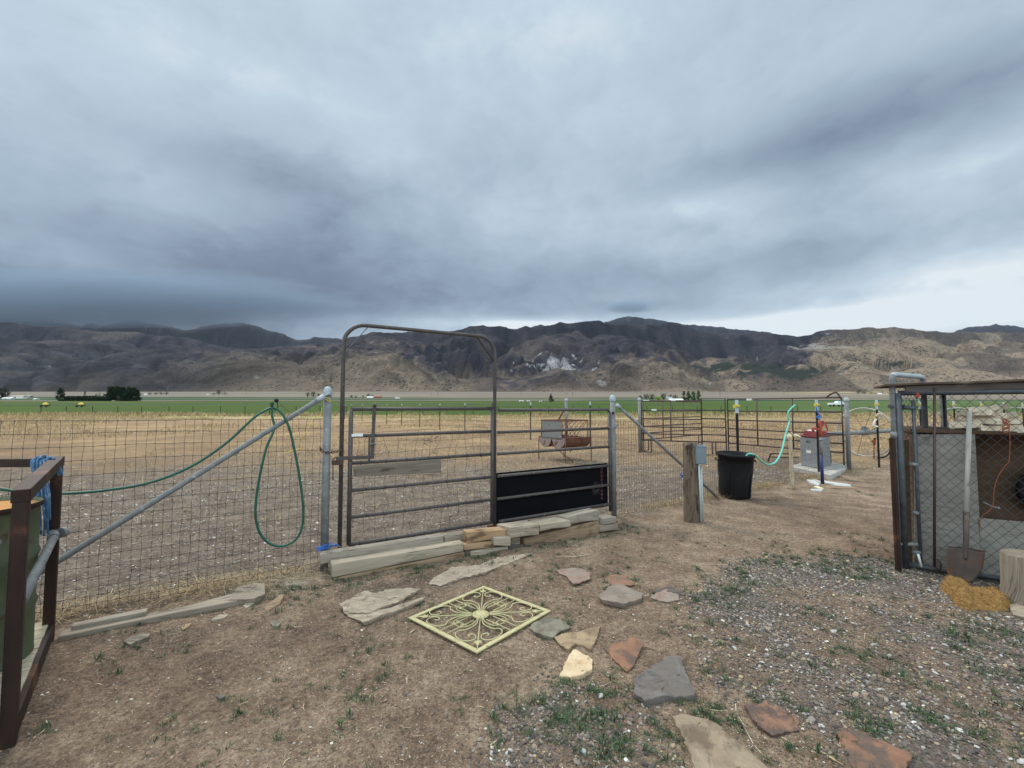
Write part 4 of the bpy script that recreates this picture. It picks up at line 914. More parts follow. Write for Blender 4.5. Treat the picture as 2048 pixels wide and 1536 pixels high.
# scrap boards near the hydrant
def flatscrap(poly, th_, mat, name, label, cat='board', group=None, z=0.0):
    P = [G(x, y) for x, y in poly]; c_ = sum(P, Vector())/len(P); zz = z+gzs(c_.x, c_.y)
    o = MB().poly([Vector((p.x, p.y, zz+th_)) for p in P], th_+.01).build(name, mat); return tag(o, label, cat, group)
flatscrap([(1648, 962), (1660, 964), (1700, 970), (1703, 974), (1672, 972), (1650, 966)], .02, M['whitewood'], 'scrap_board', 'long white peeling board lying right of the navy standpipe')
flatscrap([(1613, 962), (1628, 963), (1640, 971), (1636, 974), (1620, 968)], .03, M['whitewood'], 'scrap_board', 'broad white scrap lying left of the foot of the navy standpipe')
flatscrap([(1619, 956), (1623, 955), (1642, 963), (1640, 965)], .02, M['whitewood'], 'scrap_board', 'thin white stick, farthest of the white scraps around the standpipe')
flatscrap([(1621, 980), (1645, 981), (1643, 984), (1623, 983)], .025, M['whitewood'], 'scrap_board', 'small white scrap, nearest of the white scraps around the standpipe')
flatscrap([(1628, 974), (1636, 974), (1648, 979), (1638, 979)], .02, M['cream'], 'scrap_board', 'cream scrap between the white scraps and the standpipe')
flatscrap([(1645, 972), (1660, 971), (1712, 974), (1714, 977), (1690, 977), (1655, 976)], .015, M['wood_brown'], 'scrap_board', 'brown board lying beneath the long white board')
# small overturned frame behind the stake
o = MB().beam(G(1536, 922, .02), G(1542, 907, .35), .03, .03).beam(G(1542, 907, .3), G(1580, 908, .3), .03, .03).beam(G(1542, 914, .05), G(1598, 915, .05), .05, .03).build('metal_stand', M['fardark']); tag(o, 'low dark metal frame on the ground beyond the fence left of the pale stake', 'frame')

# ------------------------------------------------------------------ corral panels
def panel(p0, p1, zs, ts, mat, name, label, cat, r=.022, legs=(0, 1), loop=False, group=None):
    t = thing(name, label, cat, p0.copy(), group); p0 = Vector((p0.x, p0.y, 0)); p1 = Vector((p1.x, p1.y, 0))
    fr = MB().tube([p0+UPZ*zs[-1], p0+UPZ*zs[0], p1+UPZ*zs[0], p1+UPZ*zs[-1]], r, 8).tube([p0+UPZ*zs[-1], p1+UPZ*zs[-1]], r, 8)
    e = (p1-p0).normalized()
    for l, s in ((p0, 1), (p1, -1)): fr.tube([l+UPZ*zs[-1], l+UPZ*.05, l+e*s*.03+UPZ*.0, l+e*s*.28+UPZ*0.0, l+e*s*.30+UPZ*.05, l+e*s*.30+UPZ*zs[-1]], r, 8)
    if loop: fr.tube(catmull([p1+UPZ*zs[0]-e*.35, p1+UPZ*(zs[0]+.10)-e*.22, p1+UPZ*(zs[0]+.12)-e*.1, p1+UPZ*(zs[0]-.05)], 6), r, 8)
    fr.build('panel_frame', mat, t)
    for z in zs[1:-1]: MB().tube([p0+UPZ*z, p1+UPZ*z], r*.9, 8).build('rail', mat, t)
    for k in ts: MB().tube([p0.lerp(p1, k)+UPZ*zs[0], p0.lerp(p1, k)+UPZ*zs[-1]], r*.9, 8).build('upright', mat, t)
    return t
ZP = [1.72, 1.40, 1.12, .85, .62, .40]
pA = Vector((4.40, 14.8, 0)); pAB = G(1402, 908); pAB = Vector((1.0*378/870*14.0, 14.0, 0)); pB = Vector((FE.x+.15, FE.y+.35, 0)); pm1 = Vector((426/870*13.6, 13.6, 0))
panel(pA, pAB, ZP, (.5,), M['corral'], 'corral_fence', 'leftmost dark red corral panel between a grey post and the narrow corral gate', 'corral panel')
panel(pAB, pm1, [1.78, 1.42, 1.15, .88, .64, .42], (), M['corral'], 'corral_gate', 'narrow corral gate between the two wide dark red corral panels', 'gate')
panel(pm1+Vector((.05, -.05, 0)), pB, [1.76, 1.40, 1.12, .85, .62, .40], (.3, .62), M['corral'], 'corral_fence', 'widest dark red corral panel, behind the teal hose and the grey waterer', 'corral panel', loop=True)
panel(pA+Vector((.1, .15, 0)), Vector((7.7, 17.7, 0)), ZP, (.3, .65), M['corral'], 'corral_fence', 'dark corral panel receding behind the leftmost corral panel', 'corral panel')
cp = thing('steel_post', 'grey galvanised post at the left end of the corral panels', 'post', pA+Vector((-.12, -.1, 0)))
capped_post(pA+Vector((-.10, -.1, 0)), 1.78, .05, M['galv_old'], cp)
for px, lab in ((1482, None),): pass
mb = MB()
for p, q_, tt in ((pA, pAB, .55), (pm1, pB, .25), (pA, pAB, .22)):
    c_ = p.lerp(q_, tt)+UPZ*(1.74 if tt != .22 else 1.42); mb.beam(c_-(q_-p).normalized()*.08-UPZ*0, c_+(q_-p).normalized()*.08, .05, .05)
tag(mb.build('panel_clip', M['white']), 'white maker plates clipped on the corral rails', 'label')

# ------------------------------------------------------------------ pasture cross fence
F2a, F2b = Vector((4.2, 14.9, 0)), Vector((-17.6, 48, 0))
xf = thing('cross_fence', 'long wire fence with thin dark posts crossing the dry pasture', 'fence', F2a.copy())
for k, px in enumerate((1228, 1180, 1061, 930, 880, 840, 804, 774, 725, 704, 690)):
    r_ = (px-1024)/FP; s = (F2a.x-r_*F2a.y)/(r_*(F2b.y-F2a.y)-(F2b.x-F2a.x)); p = F2a+(F2b-F2a)*s; p.z = 0
    MB().beam(p-UPZ*.05, p+UPZ*1.58, .05, .02, (0, 1, 0)).build('post', M['tpost'], xf)
    MB().beam(p+UPZ*1.58, p+UPZ*1.72, .05, .025, (0, 1, 0)).build('pale_tip', M['tpost_tip'], xf)
wiremesh(F2a, F2a+(F2b-F2a)*.36, lambda t: 1.24, lambda t: .05, [0, .14, .28, .42, .57, .71, .86, 1], .16, .0035, .01, 3, False, 21).build('wire_mesh', M['wire_far'], xf)
mb = MB()
for z in (.3, .6, .9, 1.2, 1.5): mb.tube([F2a+(F2b-F2a)*.36+UPZ*z, F2b+UPZ*z], .004, 3, caps=False)
mb.build('strand', M['wire_far'], xf)
gp = G(1133, 890)
bp = thing('brace_post', 'pale galvanised post with a leaning brace behind the hay feeder', 'post', gp)
capped_post(gp, 1.80, .06, M['galv_old'], bp); MB().tube([gp+UPZ*1.62+Vector((0, 0, 0)), gp+Vector((-.75, .2, .05))], .04, 8).build('brace_pipe', M['frame'], bp)
# far boundary fence at the edge of the crop
bf = thing('boundary_fence', 'faint far wire fence with small posts along the edge of the green field', 'fence', (0, 62, 0))
mb_w = MB()
for k in range(46):
    x = -78+k*4.2+rnd.uniform(-.2, .2); y = 72+k*.05; MB().beam((x, y, landz(x, y)-.1), (x, y, landz(x, y)+1.35), .09, .05, (0, 1, 0)).build('post', M['tpost'], bf)
for z in (.5, .9, 1.25): mb_w.tube([Vector((-80, 72, landz(0, 72)+z)), Vector((112, 74.3, landz(0, 74)+z))], .008, 3, caps=False)
mb_w.build('strand', M['wire_far'], bf)

# ------------------------------------------------------------------ hay feeder
hf = G(1131, 926); hf.z = 0
t = thing('hay_feeder', 'rusty hay feeder with two half drum troughs and slanting bars in the pasture', 'feeder', hf)
a0 = math.radians(33); l_ = Vector((math.cos(a0), math.sin(a0), 0)); w_ = Vector((-.64, .77, 0)); w_.normalize()
Lh, Wt, zr_ = .95, .52, DP(1133, 877, hf.y).z; O = hf.copy()
for k in range(2):
    mb = MB(); c0 = O+w_*(Wt*(k+.5)+.02*k); n = 14
    ring = lambda s, rr: [c0+l_*s-w_*math.cos(math.pi*j/n)*rr+UPZ*(zr_-math.sin(math.pi*j/n)*rr*1.1) for j in range(n+1)]
    A1, B1, A2, B2 = ring(0, Wt/2), ring(Lh, Wt/2), ring(.01, Wt/2-.012), ring(Lh-.01, Wt/2-.012)
    vs = A1+B1+A2+B2; m = n+1
    fs_ = [(j, j+1, m+j+1, m+j) for j in range(n)]+[(2*m+j+1, 2*m+j, 3*m+j, 3*m+j+1) for j in range(n)]
    mb.add(vs, fs_, None, True); mb.tube([A1[0], B1[0]], .016, 6).tube([A1[-1], B1[-1]], .016, 6); mb.build('trough', M['rust'], t)
    MB().add(A1, [tuple(range(m))]).add([p+l_*.012 for p in A1], [tuple(range(m-1, -1, -1))]).build('trough_end', M['rustwhite'], t)
    MB().add([p for p in B1], [tuple(range(m-1, -1, -1))]).add([p-l_*.012 for p in B1], [tuple(range(m))]).build('trough_end', M['rust'], t)
W2 = Wt*2+.02; zt2 = DP(1133, 841, hf.y+.3).z
c = [O, O+l_*Lh, O+l_*Lh+w_*W2, O+w_*W2]
for p in c: MB().tube([p+UPZ*zr_, p+UPZ*0.0+l_*0, p+l_*.03-UPZ*.02], .014, 7).build('leg', M['rust'], t)
i1, i2 = O+w_*.12, O+w_*(W2-.12)
MB().tube([i1+UPZ*zt2, i1+l_*Lh+UPZ*zt2, i2+l_*Lh+UPZ*zt2, i2+UPZ*zt2], .020, 6, closed=True).tube([i1+UPZ*zr_, i1+UPZ*zt2], .014, 6).tube([i1+l_*Lh+UPZ*zr_, i1+l_*Lh+UPZ*zt2], .014, 6).tube([i2+UPZ*zr_, i2+UPZ*zt2], .014, 6).tube([i2+l_*Lh+UPZ*zr_, i2+l_*Lh+UPZ*zt2], .014, 6).build('rack_frame', M['rust'], t)
MB().hexa([i1+UPZ*(zr_-.05), i2+UPZ*(zr_-.05), i2+UPZ*(zr_-.05)+l_*.006, i1+UPZ*(zr_-.05)+l_*.006]+[i1+UPZ*(zt2-.02), i2+UPZ*(zt2-.02), i2+UPZ*(zt2-.02)+l_*.006, i1+UPZ*(zt2-.02)+l_*.006]).build('end_sheet', M['endsheet'], t)
mid = O+w_*W2/2
for k in range(6):
    s = .06+k*.17
    MB().tube([i1+l_*min(Lh, s+.15)+UPZ*zt2, mid+l_*s+UPZ*zr_], .009, 5).build('bar', M['rust'], t)
    MB().tube([i2+l_*min(Lh, s+.15)+UPZ*zt2, mid+l_*s+UPZ*zr_], .009, 5).build('bar', M['rust'], t)
MB().tube([mid+UPZ*(zr_-.2), mid-w_*.5+l_*.3+UPZ*.0], .012, 6).tube([mid+l_*Lh+UPZ*(zr_-.2), O+l_*.35+w_*.2+UPZ*.25], .012, 6).build('cross_brace', M['rust'], t)

# ------------------------------------------------------------------ wheel line irrigation
wl = thing('wheel_line', 'galvanised wheel line irrigation pipe with big thin spoked wheels behind the fence', 'irrigation pipe', (10.9, 13.5, 0))
dl = Vector((.88, .475, 0)).normalized(); wc0 = Vector((10.9, 13.5, .74)); sd = Vector((-dl.y, dl.x, 0))
MB().tube([wc0-dl*2.9, wc0+dl*30], .062, 12).build('main_pipe', M['galv'], wl)
mb = MB()
for s in (-1.2, .6, 2.4, 4.2): mb.tube([wc0+dl*s, wc0+dl*(s+.05)], .08, 12)
mb.build('pipe_coupling', M['galv_old'], wl)
for s in (0, 7.3, 14.2, 21.4):
    c_ = wc0+dl*s; rim = MB().tube([c_+(sd*math.cos(a)+UPZ*math.sin(a))*.74 for a in [k*math.pi/20 for k in range(40)]], .024, 6, closed=True)
    o = rim.build('wheel', M['concrete'], wl)
    mb = MB()
    for k in range(8): a = k*math.pi/4+.3; mb.tube([c_+dl*(.1 if k % 2 else -.1), c_+(sd*math.cos(a)+UPZ*math.sin(a))*.73], .007, 5)
    mb.build('spoke', M['wire_far'], o)
    MB().tube([c_-dl*.12, c_+dl*.12], .10, 12).tube([c_+UPZ*.12-dl*.05, c_+UPZ*.12+dl*.05], .07, 10).build('hub', M['galv_old'], o)
tag(MB().tube(catmull([DP(1755, 916, 11.5), DP(1768, 914, 11.5), DP(1777, 908, 11.5), DP(1784, 895, 11.5)], 6), .022, 6).build('black_hose', M['black']), 'black hose curving from the dark post toward the kennel edge', 'hose')
# ------------------------------------------------------------------ timbers along the gate foot
TA, TB = G(670, 1161), G(1198, 1071)
nt_ = Vector((TB.y-TA.y, -(TB.x-TA.x), 0)).normalized()
def timber(xl, xr, tl_, tr_, bl_, br_, depth, off, mat, label, amp=.004, name='timber', split=.0, skew=0.0, rad=.006, grp='timbers stacked along the foot of the gates'):
    q = [OP(TA, TB, xl, bl_, off), OP(TA, TB, xr, br_, off), OP(TA, TB, xl, tl_, off), OP(TA, TB, xr, tr_, off)]
    bk = -nt_*depth+(TB-TA).normalized()*skew
    c8 = [q[0], q[1], q[1]+bk, q[0]+bk, q[2], q[3], q[3]+bk, q[2]+bk]
    L = (c8[1]-c8[0]).length; n = (max(4, int(L/.05)), 3, 3)
    o = roughbox(c8, n, amp, rad, rnd.random()*99, 9, split).build(name, M[mat]); tag(o, label, 'timber', grp); return o
timber(663, 927, 1129, 1086, 1156, 1102, .13, 0.0, 'wood_pale', 'long pale beam with a dark lower crack, front of the gate foot stack', .006, split=.05)
timber(668, 929, 1157, 1104, 1172, 1119, .13, -.004, 'wood_brown', 'brown bottom beam lying in the weeds beneath the long pale beam', .005)
timber(640, 887, 1109, 1071, 1129, 1086, .10, .135, 'wood_grey', 'long grey beam highest and leftmost, across the capped post foot', .003)
timber(889, 935, 1073, 1066, 1087, 1082, .12, .15, 'wood_board', 'short dull timber between the grey beam and the orange block', .004)
timber(934, 1013, 1065, 1059, 1087, 1075, .13, .03, 'wood_orange', 'orange stained block left of the pale stepped blocks', .005, split=.03)
timber(928, 990, 1089, 1083, 1101, 1094, .12, .02, 'wood_orange', 'thin orange brown timber beneath the orange stained block', .004)
timber(942, 1020, 1103, 1092, 1120, 1109, .12, .01, 'wood_pale', 'pale timber half sunk behind the green tuft', .005)
timber(930, 943, 1101, 1100, 1122, 1120, .12, .03, 'wood_dark', 'dark stub beside the half sunk pale timber', .004)
timber(988, 1022, 1076, 1074, 1091, 1092, .10, -.03, 'wood_pale', 'smallest pale block jutting toward the viewer above the dark stub', .003)
timber(1022, 1040, 1075, 1074, 1093, 1091, .10, .05, 'wood_board', 'little grey block right of the smallest pale block', .003)
timber(1017, 1048, 1092, 1091, 1106, 1103, .10, -.005, 'wood_dark', 'dark charred stub at the bottom of the stack', .004, split=.04)
timber(1048, 1198, 1077, 1041, 1096, 1071, .10, .05, 'wood_brown', 'long brown beam carrying the three pale blocks on the right', .005)
timber(1020, 1078, 1055, 1048, 1076, 1069, .20, -.02, 'wood_pale', 'pale block with knots, left one of three on the brown beam', .004, skew=-.06)
timber(1080, 1142, 1050, 1040, 1062, 1053, .21, -.01, 'wood_pale', 'deeply cracked block, middle one of three on the brown beam', .012, split=.12, skew=-.06)
timber(1133, 1198, 1035, 1020, 1047, 1041, .16, .06, 'wood_grey', 'grey block, right one of three on the brown beam', .004, skew=-.04)
timber(1208, 1233, 1037, 1033, 1050, 1045, .16, .02, 'wood_grey', 'small grey block on top of the pair at the right capped post', .004, skew=-.05)
timber(1200, 1236, 1051, 1047, 1065, 1059, .16, .03, 'wood_board', 'lower grey block of the pair at the right capped post', .005, skew=-.03)
timber(1236, 1246, 1041, 1040, 1049, 1047, .10, .12, 'wood_brown', 'small brown offcut behind the pair of grey blocks', .004)
timber(700, 930, 1150, 1112, 1166, 1124, .10, .16, 'wood_dark', 'dark hidden timber under the long grey beam', .003)
# edging boards left of the capped post
EA, EB = G(118, 1287), G(487, 1208)
def edge(xl, xr, tl_, tr_, bl_, br_, depth, off, mat, label, amp=.004):
    q = [OP(EA, EB, xl, bl_, off), OP(EA, EB, xr, br_, off), OP(EA, EB, xl, tl_, off), OP(EA, EB, xr, tr_, off)]; ne = Vector((-(EB.y-EA.y), EB.x-EA.x, 0)).normalized()*depth
    c8 = [q[0], q[1], q[1]+ne, q[0]+ne, q[2], q[3], q[3]+ne, q[2]+ne]
    o = roughbox(c8, (16, 2, 2), amp, .004, rnd.random()*99).build('edging_board', M[mat]); tag(o, label, 'board')
edge(116, 487, 1273, 1198, 1289, 1209, .09, 0, 'wood_board', 'long sunken grey edging board under the wire mesh fence')
edge(142, 293, 1253, 1223, 1266, 1236, .06, .06, 'wood_grey', 'grey plank lying on the left end of the sunken edging board')
edge(300, 470, 1236, 1190, 1246, 1200, .05, .10, 'wood_board', 'thin grey plank in the dry weeds behind the edging board')
edge(570, 640, 1170, 1164, 1180, 1174, .10, .16, 'wood_board', 'low sunken board at the foot of the left capped post')
def flat(pts, th_, mat, name, label, cat, lift=None, tiltv=0.0, amp=.006, group=None, seed=0, dome=.0):
    """thin irregular flat piece: rim walked round the surveyed outline, worn top, real thickness"""
    if lift is None: lift = -.006 if th_ > .02 else .004
    P = [G(x, y) for x, y in pts]; c_ = sum(P, Vector())/len(P); g0 = gzs(c_.x, c_.y)
    P = [G(x, y, g0+lift+th_) for x, y in pts]; P = [Vector((v.x, v.y, 0)) for v in P]; c_ = sum(P, Vector())/len(P); rim = []
    q = random.Random(seed+int(pts[0][0]))
    for i in range(len(P)):
        a, b = P[i], P[(i+1) % len(P)]; L = (b-a).length; k = max(2, int(L/.022))
        for j in range(k):
            t = j/k; p = a.lerp(b, t); p += Vector((q.gauss(0, amp*.45), q.gauss(0, amp*.45), 0)) if j else Vector(); rim.append(p)
    n = len(rim); rings = [.93, .985, 1.0, .975, .90, .78, .62, .42, .2]; hz = [-.8, .25, .88, 1, 1, 1, 1, 1, 1]; vs = []; gs = []
    rim = [p+(p-c_).normalized()*(mnoise.noise(Vector((p.x*14, p.y*14, seed)))*amp*1.4+mnoise.noise(Vector((p.x*45, p.y*45, seed)))*amp*.8) for p in rim]
    R_ = max((p-c_).length for p in rim)
    for ri, (f, h) in enumerate(zip(rings, hz)):
        for p in rim:
            chip = 1+(.03*mnoise.noise(Vector((p.x*28, p.y*28, ri*3.7+seed))) if ri < 3 else 0)
            v = c_+(p-c_)*f*chip; nn = mnoise.noise(Vector((v.x*9, v.y*9, seed)))*amp*1.6+mnoise.noise(Vector((v.x*38, v.y*38, seed)))*amp*.7
            lay = mnoise.noise(Vector((v.x*6+seed, v.y*6, 3))); step_ = th_*(.22 if lay > .10 else 0)+th_*(.18 if lay > .28 else 0)
            zz = g0+lift+th_*h+(nn-step_ if h > .5 else nn*.4)+tiltv*((p-c_).length*f/R_)*((p.y-c_.y)/R_)+dome*(1-f)
            vs.append(Vector((v.x, v.y, zz))); gs.append((v.x, v.y, zz))
    vs.append(Vector((c_.x, c_.y, g0+lift+th_+dome))); gs.append(tuple(vs[-1]))
    m = len(rings); fs_ = [(i*n+k, i*n+(k+1) % n, (i+1)*n+(k+1) % n, (i+1)*n+k) for i in range(m-1) for k in range(n)]+[((m-1)*n+k, (m-1)*n+(k+1) % n, m*n) for k in range(n)]
    mb = MB(); mb.add(vs, fs_, gs, False)
    # orientation: outline may be cw in world
    o = mb.build(name, mat); bm_fix(o); tag(o, label, cat, group); return o
import bmesh
def bm_fix(o):
    bm = bmesh.new(); bm.from_mesh(o.data); bmesh.ops.recalc_face_normals(bm, faces=bm.faces); bm.to_mesh(o.data); bm.free()
    top = sum(p.normal.z*p.area for p in o.data.polygons)
    if top < 0: o.data.flip_normals()
flat([(448, 1199), (481, 1170), (500, 1166), (529, 1167), (531, 1184), (508, 1197)], .030, M['wood_board'], 'board', 'short pale board with a slanted end propped at the foot of the mesh fence', 'board', lift=.012, amp=.003, seed=3)
flat([(527, 1216), (532, 1208), (562, 1189), (570, 1191), (560, 1204), (536, 1217)], .028, M['wood_brown'], 'wood_chunk', 'tan wood chunk on the dirt left of the green weeds', 'wood chunk', seed=4)
flat([(421, 1239), (440, 1228), (458, 1227), (450, 1234), (425, 1240)], .010, M['wood_pale'], 'wood_chip', 'pale sliver of wood on the dirt below the edging board', 'wood chip', seed=5, amp=.003)
flat([(364, 1258), (372, 1248), (384, 1246), (378, 1252), (366, 1260)], .010, M['wood_orange'], 'wood_chip', 'small yellow orange wood chip near the edging board', 'wood chip', seed=6, amp=.003)
flat([(486, 1211), (495, 1203), (512, 1203), (505, 1208), (492, 1215)], .012, M['wood_pale'], 'wood_chip', 'broken pale chip just left of the tan wood chunk', 'wood chip', seed=7, amp=.003)
flat([(247, 1283), (262, 1272), (300, 1266), (296, 1274), (262, 1287)], .012, M['wood_board'], 'wood_chip', 'grey splintered piece beside the sunken edging board', 'wood chip', seed=8)
# rotten bark sheets
flat([(676, 1207), (700, 1198), (716, 1186), (760, 1180), (790, 1176), (842, 1176), (815, 1192), (790, 1204), (752, 1218), (730, 1224), (698, 1222)], .020, M['bark'], 'rotten_wood', 'wide flaky sheet of rotten wood left of the yellow green metal panel', 'rotten wood', amp=.012, seed=11, lift=.01)
flat([(683, 1221), (700, 1224), (733, 1226), (770, 1219), (852, 1194), (838, 1203), (780, 1225), (726, 1245)], .016, M['bark'], 'rotten_wood', 'narrow strip of rotten wood beneath the wide flaky sheet', 'rotten wood', amp=.009, seed=12)
flat([(855, 1166), (876, 1150), (898, 1136), (930, 1130), (960, 1128), (1000, 1114), (1066, 1105), (1048, 1114), (1005, 1130), (968, 1145), (920, 1156), (882, 1169)], .014, M['bark'], 'rotten_wood', 'long splintered strip of rotten wood between the timbers and the metal panel', 'rotten wood', amp=.010, seed=13)
# flagstones
ST = {'pink': stone_mat('pinkish sandstone', (.20, .125, .10), (.30, .20, .165), (.24, .20, .17)),
      'orange': stone_mat('orange sandstone', (.19, .10, .065), (.29, .16, .10), (.15, .105, .08)),
      'brown': stone_mat('grey brown sandstone', (.165, .125, .10), (.25, .20, .165), (.20, .165, .14)),
      'green': stone_mat('greenish grey stone', (.15, .135, .10), (.235, .215, .165), (.12, .105, .08)),
      'tan': stone_mat('tan sandstone', (.235, .165, .10), (.36, .27, .17), (.19, .13, .085)),
      'cream': stone_mat('cream limestone', (.45, .32, .19), (.62, .49, .335), (.42, .25, .13), (.54, .66)),
      'rusty': stone_mat('rust red stone', (.16, .080, .052), (.27, .145, .092), (.11, .078, .062)),
      'grey': stone_mat('dark grey basalt', (.105, .090, .082), (.18, .160, .148), (.13, .113, .10), sc_=18),
      'buff': stone_mat('buff sandstone', (.19, .145, .10), (.31, .245, .175), (.145, .105, .075)),
      'rough': stone_mat('rough reddish stone', (.17, .09, .06), (.29, .165, .11), (.10, .07, .06), bump=1.0)}
def stone(pts, th_, k, label, **kw): return flat(pts, th_*.72, ST[k], 'flagstone', label, 'flagstone', group='flagstones laid through the yard', **kw)
stone([(1113, 1141), (1128, 1137), (1145, 1134), (1165, 1138), (1180, 1147), (1180, 1157), (1162, 1165), (1146, 1168), (1138, 1158), (1133, 1150), (1122, 1147)], .014, 'pink', 'pinkish flagstone, farthest left, alone on bare dirt', seed=21)
stone([(1210, 1159), (1216, 1150), (1232, 1147), (1247, 1149), (1258, 1157), (1272, 1170), (1240, 1172), (1219, 1168)], .012, 'orange', 'orange rounded flagstone partly under the grey brown one', seed=22)
stone([(1197, 1190), (1212, 1178), (1223, 1168), (1238, 1164), (1256, 1172), (1270, 1180), (1288, 1186), (1284, 1195), (1262, 1200), (1244, 1207), (1215, 1200), (1203, 1198)], .034, 'brown', 'grey brown pointed flagstone overlapping the orange one', seed=23, lift=.008)
stone([(1302, 1193), (1318, 1184), (1332, 1178), (1352, 1175), (1359, 1183), (1357, 1200), (1335, 1203), (1318, 1200)], .018, 'pink', 'reddish flagstone with a small dark board behind it', seed=24)
stone([(1057, 1254), (1068, 1243), (1085, 1236), (1104, 1233), (1125, 1240), (1141, 1249), (1138, 1256), (1120, 1260), (1106, 1273), (1086, 1270), (1068, 1263)], .026, 'green', 'greenish grey flagstone tucked under the corner of the metal panel', seed=25)
stone([(1108, 1272), (1130, 1266), (1155, 1264), (1180, 1256), (1200, 1252), (1196, 1270), (1188, 1286), (1181, 1298), (1166, 1290), (1150, 1287), (1137, 1299), (1122, 1289)], .034, 'tan', 'tan flagstone with a notched front edge beside the cream one', seed=26)
stone([(1147, 1294), (1158, 1297), (1167, 1303), (1186, 1319), (1185, 1336), (1166, 1348), (1142, 1354), (1118, 1349), (1126, 1333), (1130, 1318)], .040, 'cream', 'cream coloured flagstone, the palest one', seed=27)
stone([(1206, 1292), (1225, 1285), (1246, 1282), (1268, 1273), (1282, 1276), (1286, 1290), (1276, 1312), (1268, 1330), (1254, 1342), (1242, 1330), (1222, 1312)], .034, 'rusty', 'rust red triangular flagstone between the cream and dark grey ones', seed=28, tiltv=.0)
stone([(1267, 1352), (1298, 1337), (1330, 1313), (1361, 1311), (1370, 1335), (1378, 1355), (1391, 1376), (1388, 1390), (1360, 1389), (1328, 1391), (1290, 1399), (1268, 1382)], .050, 'grey', 'thick dark grey flagstone with a shadowed front edge', seed=29, amp=.007)
stone([(1345, 1431), (1362, 1424), (1400, 1430), (1432, 1446), (1470, 1475), (1510, 1508), (1555, 1548), (1560, 1600), (1480, 1600), (1420, 1568), (1392, 1535), (1378, 1500), (1362, 1460), (1347, 1442)], .040, 'buff', 'large long buff flagstone cut by the bottom edge of the view', seed=30, amp=.008)
stone([(1486, 1412), (1502, 1402), (1532, 1400), (1550, 1410), (1570, 1426), (1600, 1446), (1598, 1463), (1570, 1462), (1545, 1466), (1515, 1452), (1500, 1432)], .024, 'rough', 'rough reddish brown rock flush with the dirt right of the green weed', seed=31, amp=.016)
stone([(1668, 1464), (1682, 1456), (1696, 1452), (1730, 1466), (1762, 1480), (1824, 1504), (1822, 1522), (1800, 1560), (1740, 1570), (1704, 1530), (1690, 1500)], .034, 'rusty', 'red brown flagstone, nearest to the bottom right corner', seed=32, amp=.008)
flat([(1304, 1183), (1316, 1176), (1340, 1172), (1376, 1188), (1366, 1190), (1340, 1182), (1314, 1187)], .010, M['wood_dark'], 'board', 'dark thin board peeking out behind a reddish flagstone', 'board', amp=.002, seed=33)
flat([(1476, 1178), (1484, 1175), (1492, 1179), (1484, 1182)], .016, ST['grey'], 'rock', 'small dark rock alone on the bare dirt path', 'rock', seed=34)
flat([(432, 1391), (441, 1387), (449, 1391), (441, 1396)], .012, ST['grey'], 'rock', 'small bluish rock on the dirt in the lower left', 'rock', seed=35)
flat([(541, 1243), (550, 1239), (562, 1243), (556, 1250), (545, 1250)], .02, ST['green'], 'rock', 'small round grey rock below the tan wood chunk', 'rock', seed=36)

# ------------------------------------------------------------------ decorative metal panel on the dirt
cs = [G(818, 1242), G(952, 1313), G(1103, 1228), G(966, 1177)]
pc = sum(cs, Vector())/4; ux = ((cs[2]-cs[0])).normalized(); Lx = (cs[2]-cs[0]).length/2; Ly = (cs[3]-cs[1]).length/2; uy = (cs[3]-cs[1]).normalized()
t = thing('metal_grate', 'pale yellow green square scrollwork metal panel lying flat on the dirt', 'metal panel', pc)
pz_ = .024
def D(a, b, z=0.0): return Vector((pc.x, pc.y, pz_+z))+ux*Lx*a+uy*Ly*b      # a,b: along the two diagonals
mb = MB(); cc_ = [D(-1, 0), D(0, -1), D(1, 0), D(0, 1)]; ci = [D(-.915, 0), D(0, -.915), D(.915, 0), D(0, .915)]
for i in range(4):
    j = (i+1) % 4; z_ = UPZ*.008; mb.hexa([cc_[i]-z_, cc_[j]-z_, ci[j]-z_, ci[i]-z_, cc_[i], cc_[j], ci[j], ci[i]])
bm_fix(mb.build('grate_frame', M['plate'], t))
MB().lathe(D(0, 0, -.004), [(.001, .010), (.035, .009), (.052, .008), (.060, .006), (.062, 0), (.060, -.006), (.001, -.006)], 32).build('centre_disc', M['plate'], t)
mb = MB()
for k in range(12):
    a = 2*math.pi*k/12; p = D(0, 0, .007)+Vector((math.cos(a), math.sin(a), 0))*.045; mb.lathe(p, [(.006, -.002), (.005, .003), (.001, .004)], 6)
mb.build('disc_stud', M['plate'], t)
rr = .0042
dirs = [(1, 0), (0, 1), (-1, 0), (0, -1)]
def Q(k, u, v, z=0.0):      # u outwards along spoke k, v sideways
    (a, b), (c_, d_) = dirs[k], dirs[(k+1) % 4]; return D(a*u+c_*v, b*u+d_*v, z)
def spiral(cu, cv, r0_, a0_, turns, sgn, n=26, r1=.25): return [(cu+r0_*(1-(1-r1)*i/n)*math.cos(a0_+sgn*turns*2*math.pi*i/n), cv+r0_*(1-(1-r1)*i/n)*math.sin(a0_+sgn*turns*2*math.pi*i/n)) for i in range(n+1)]
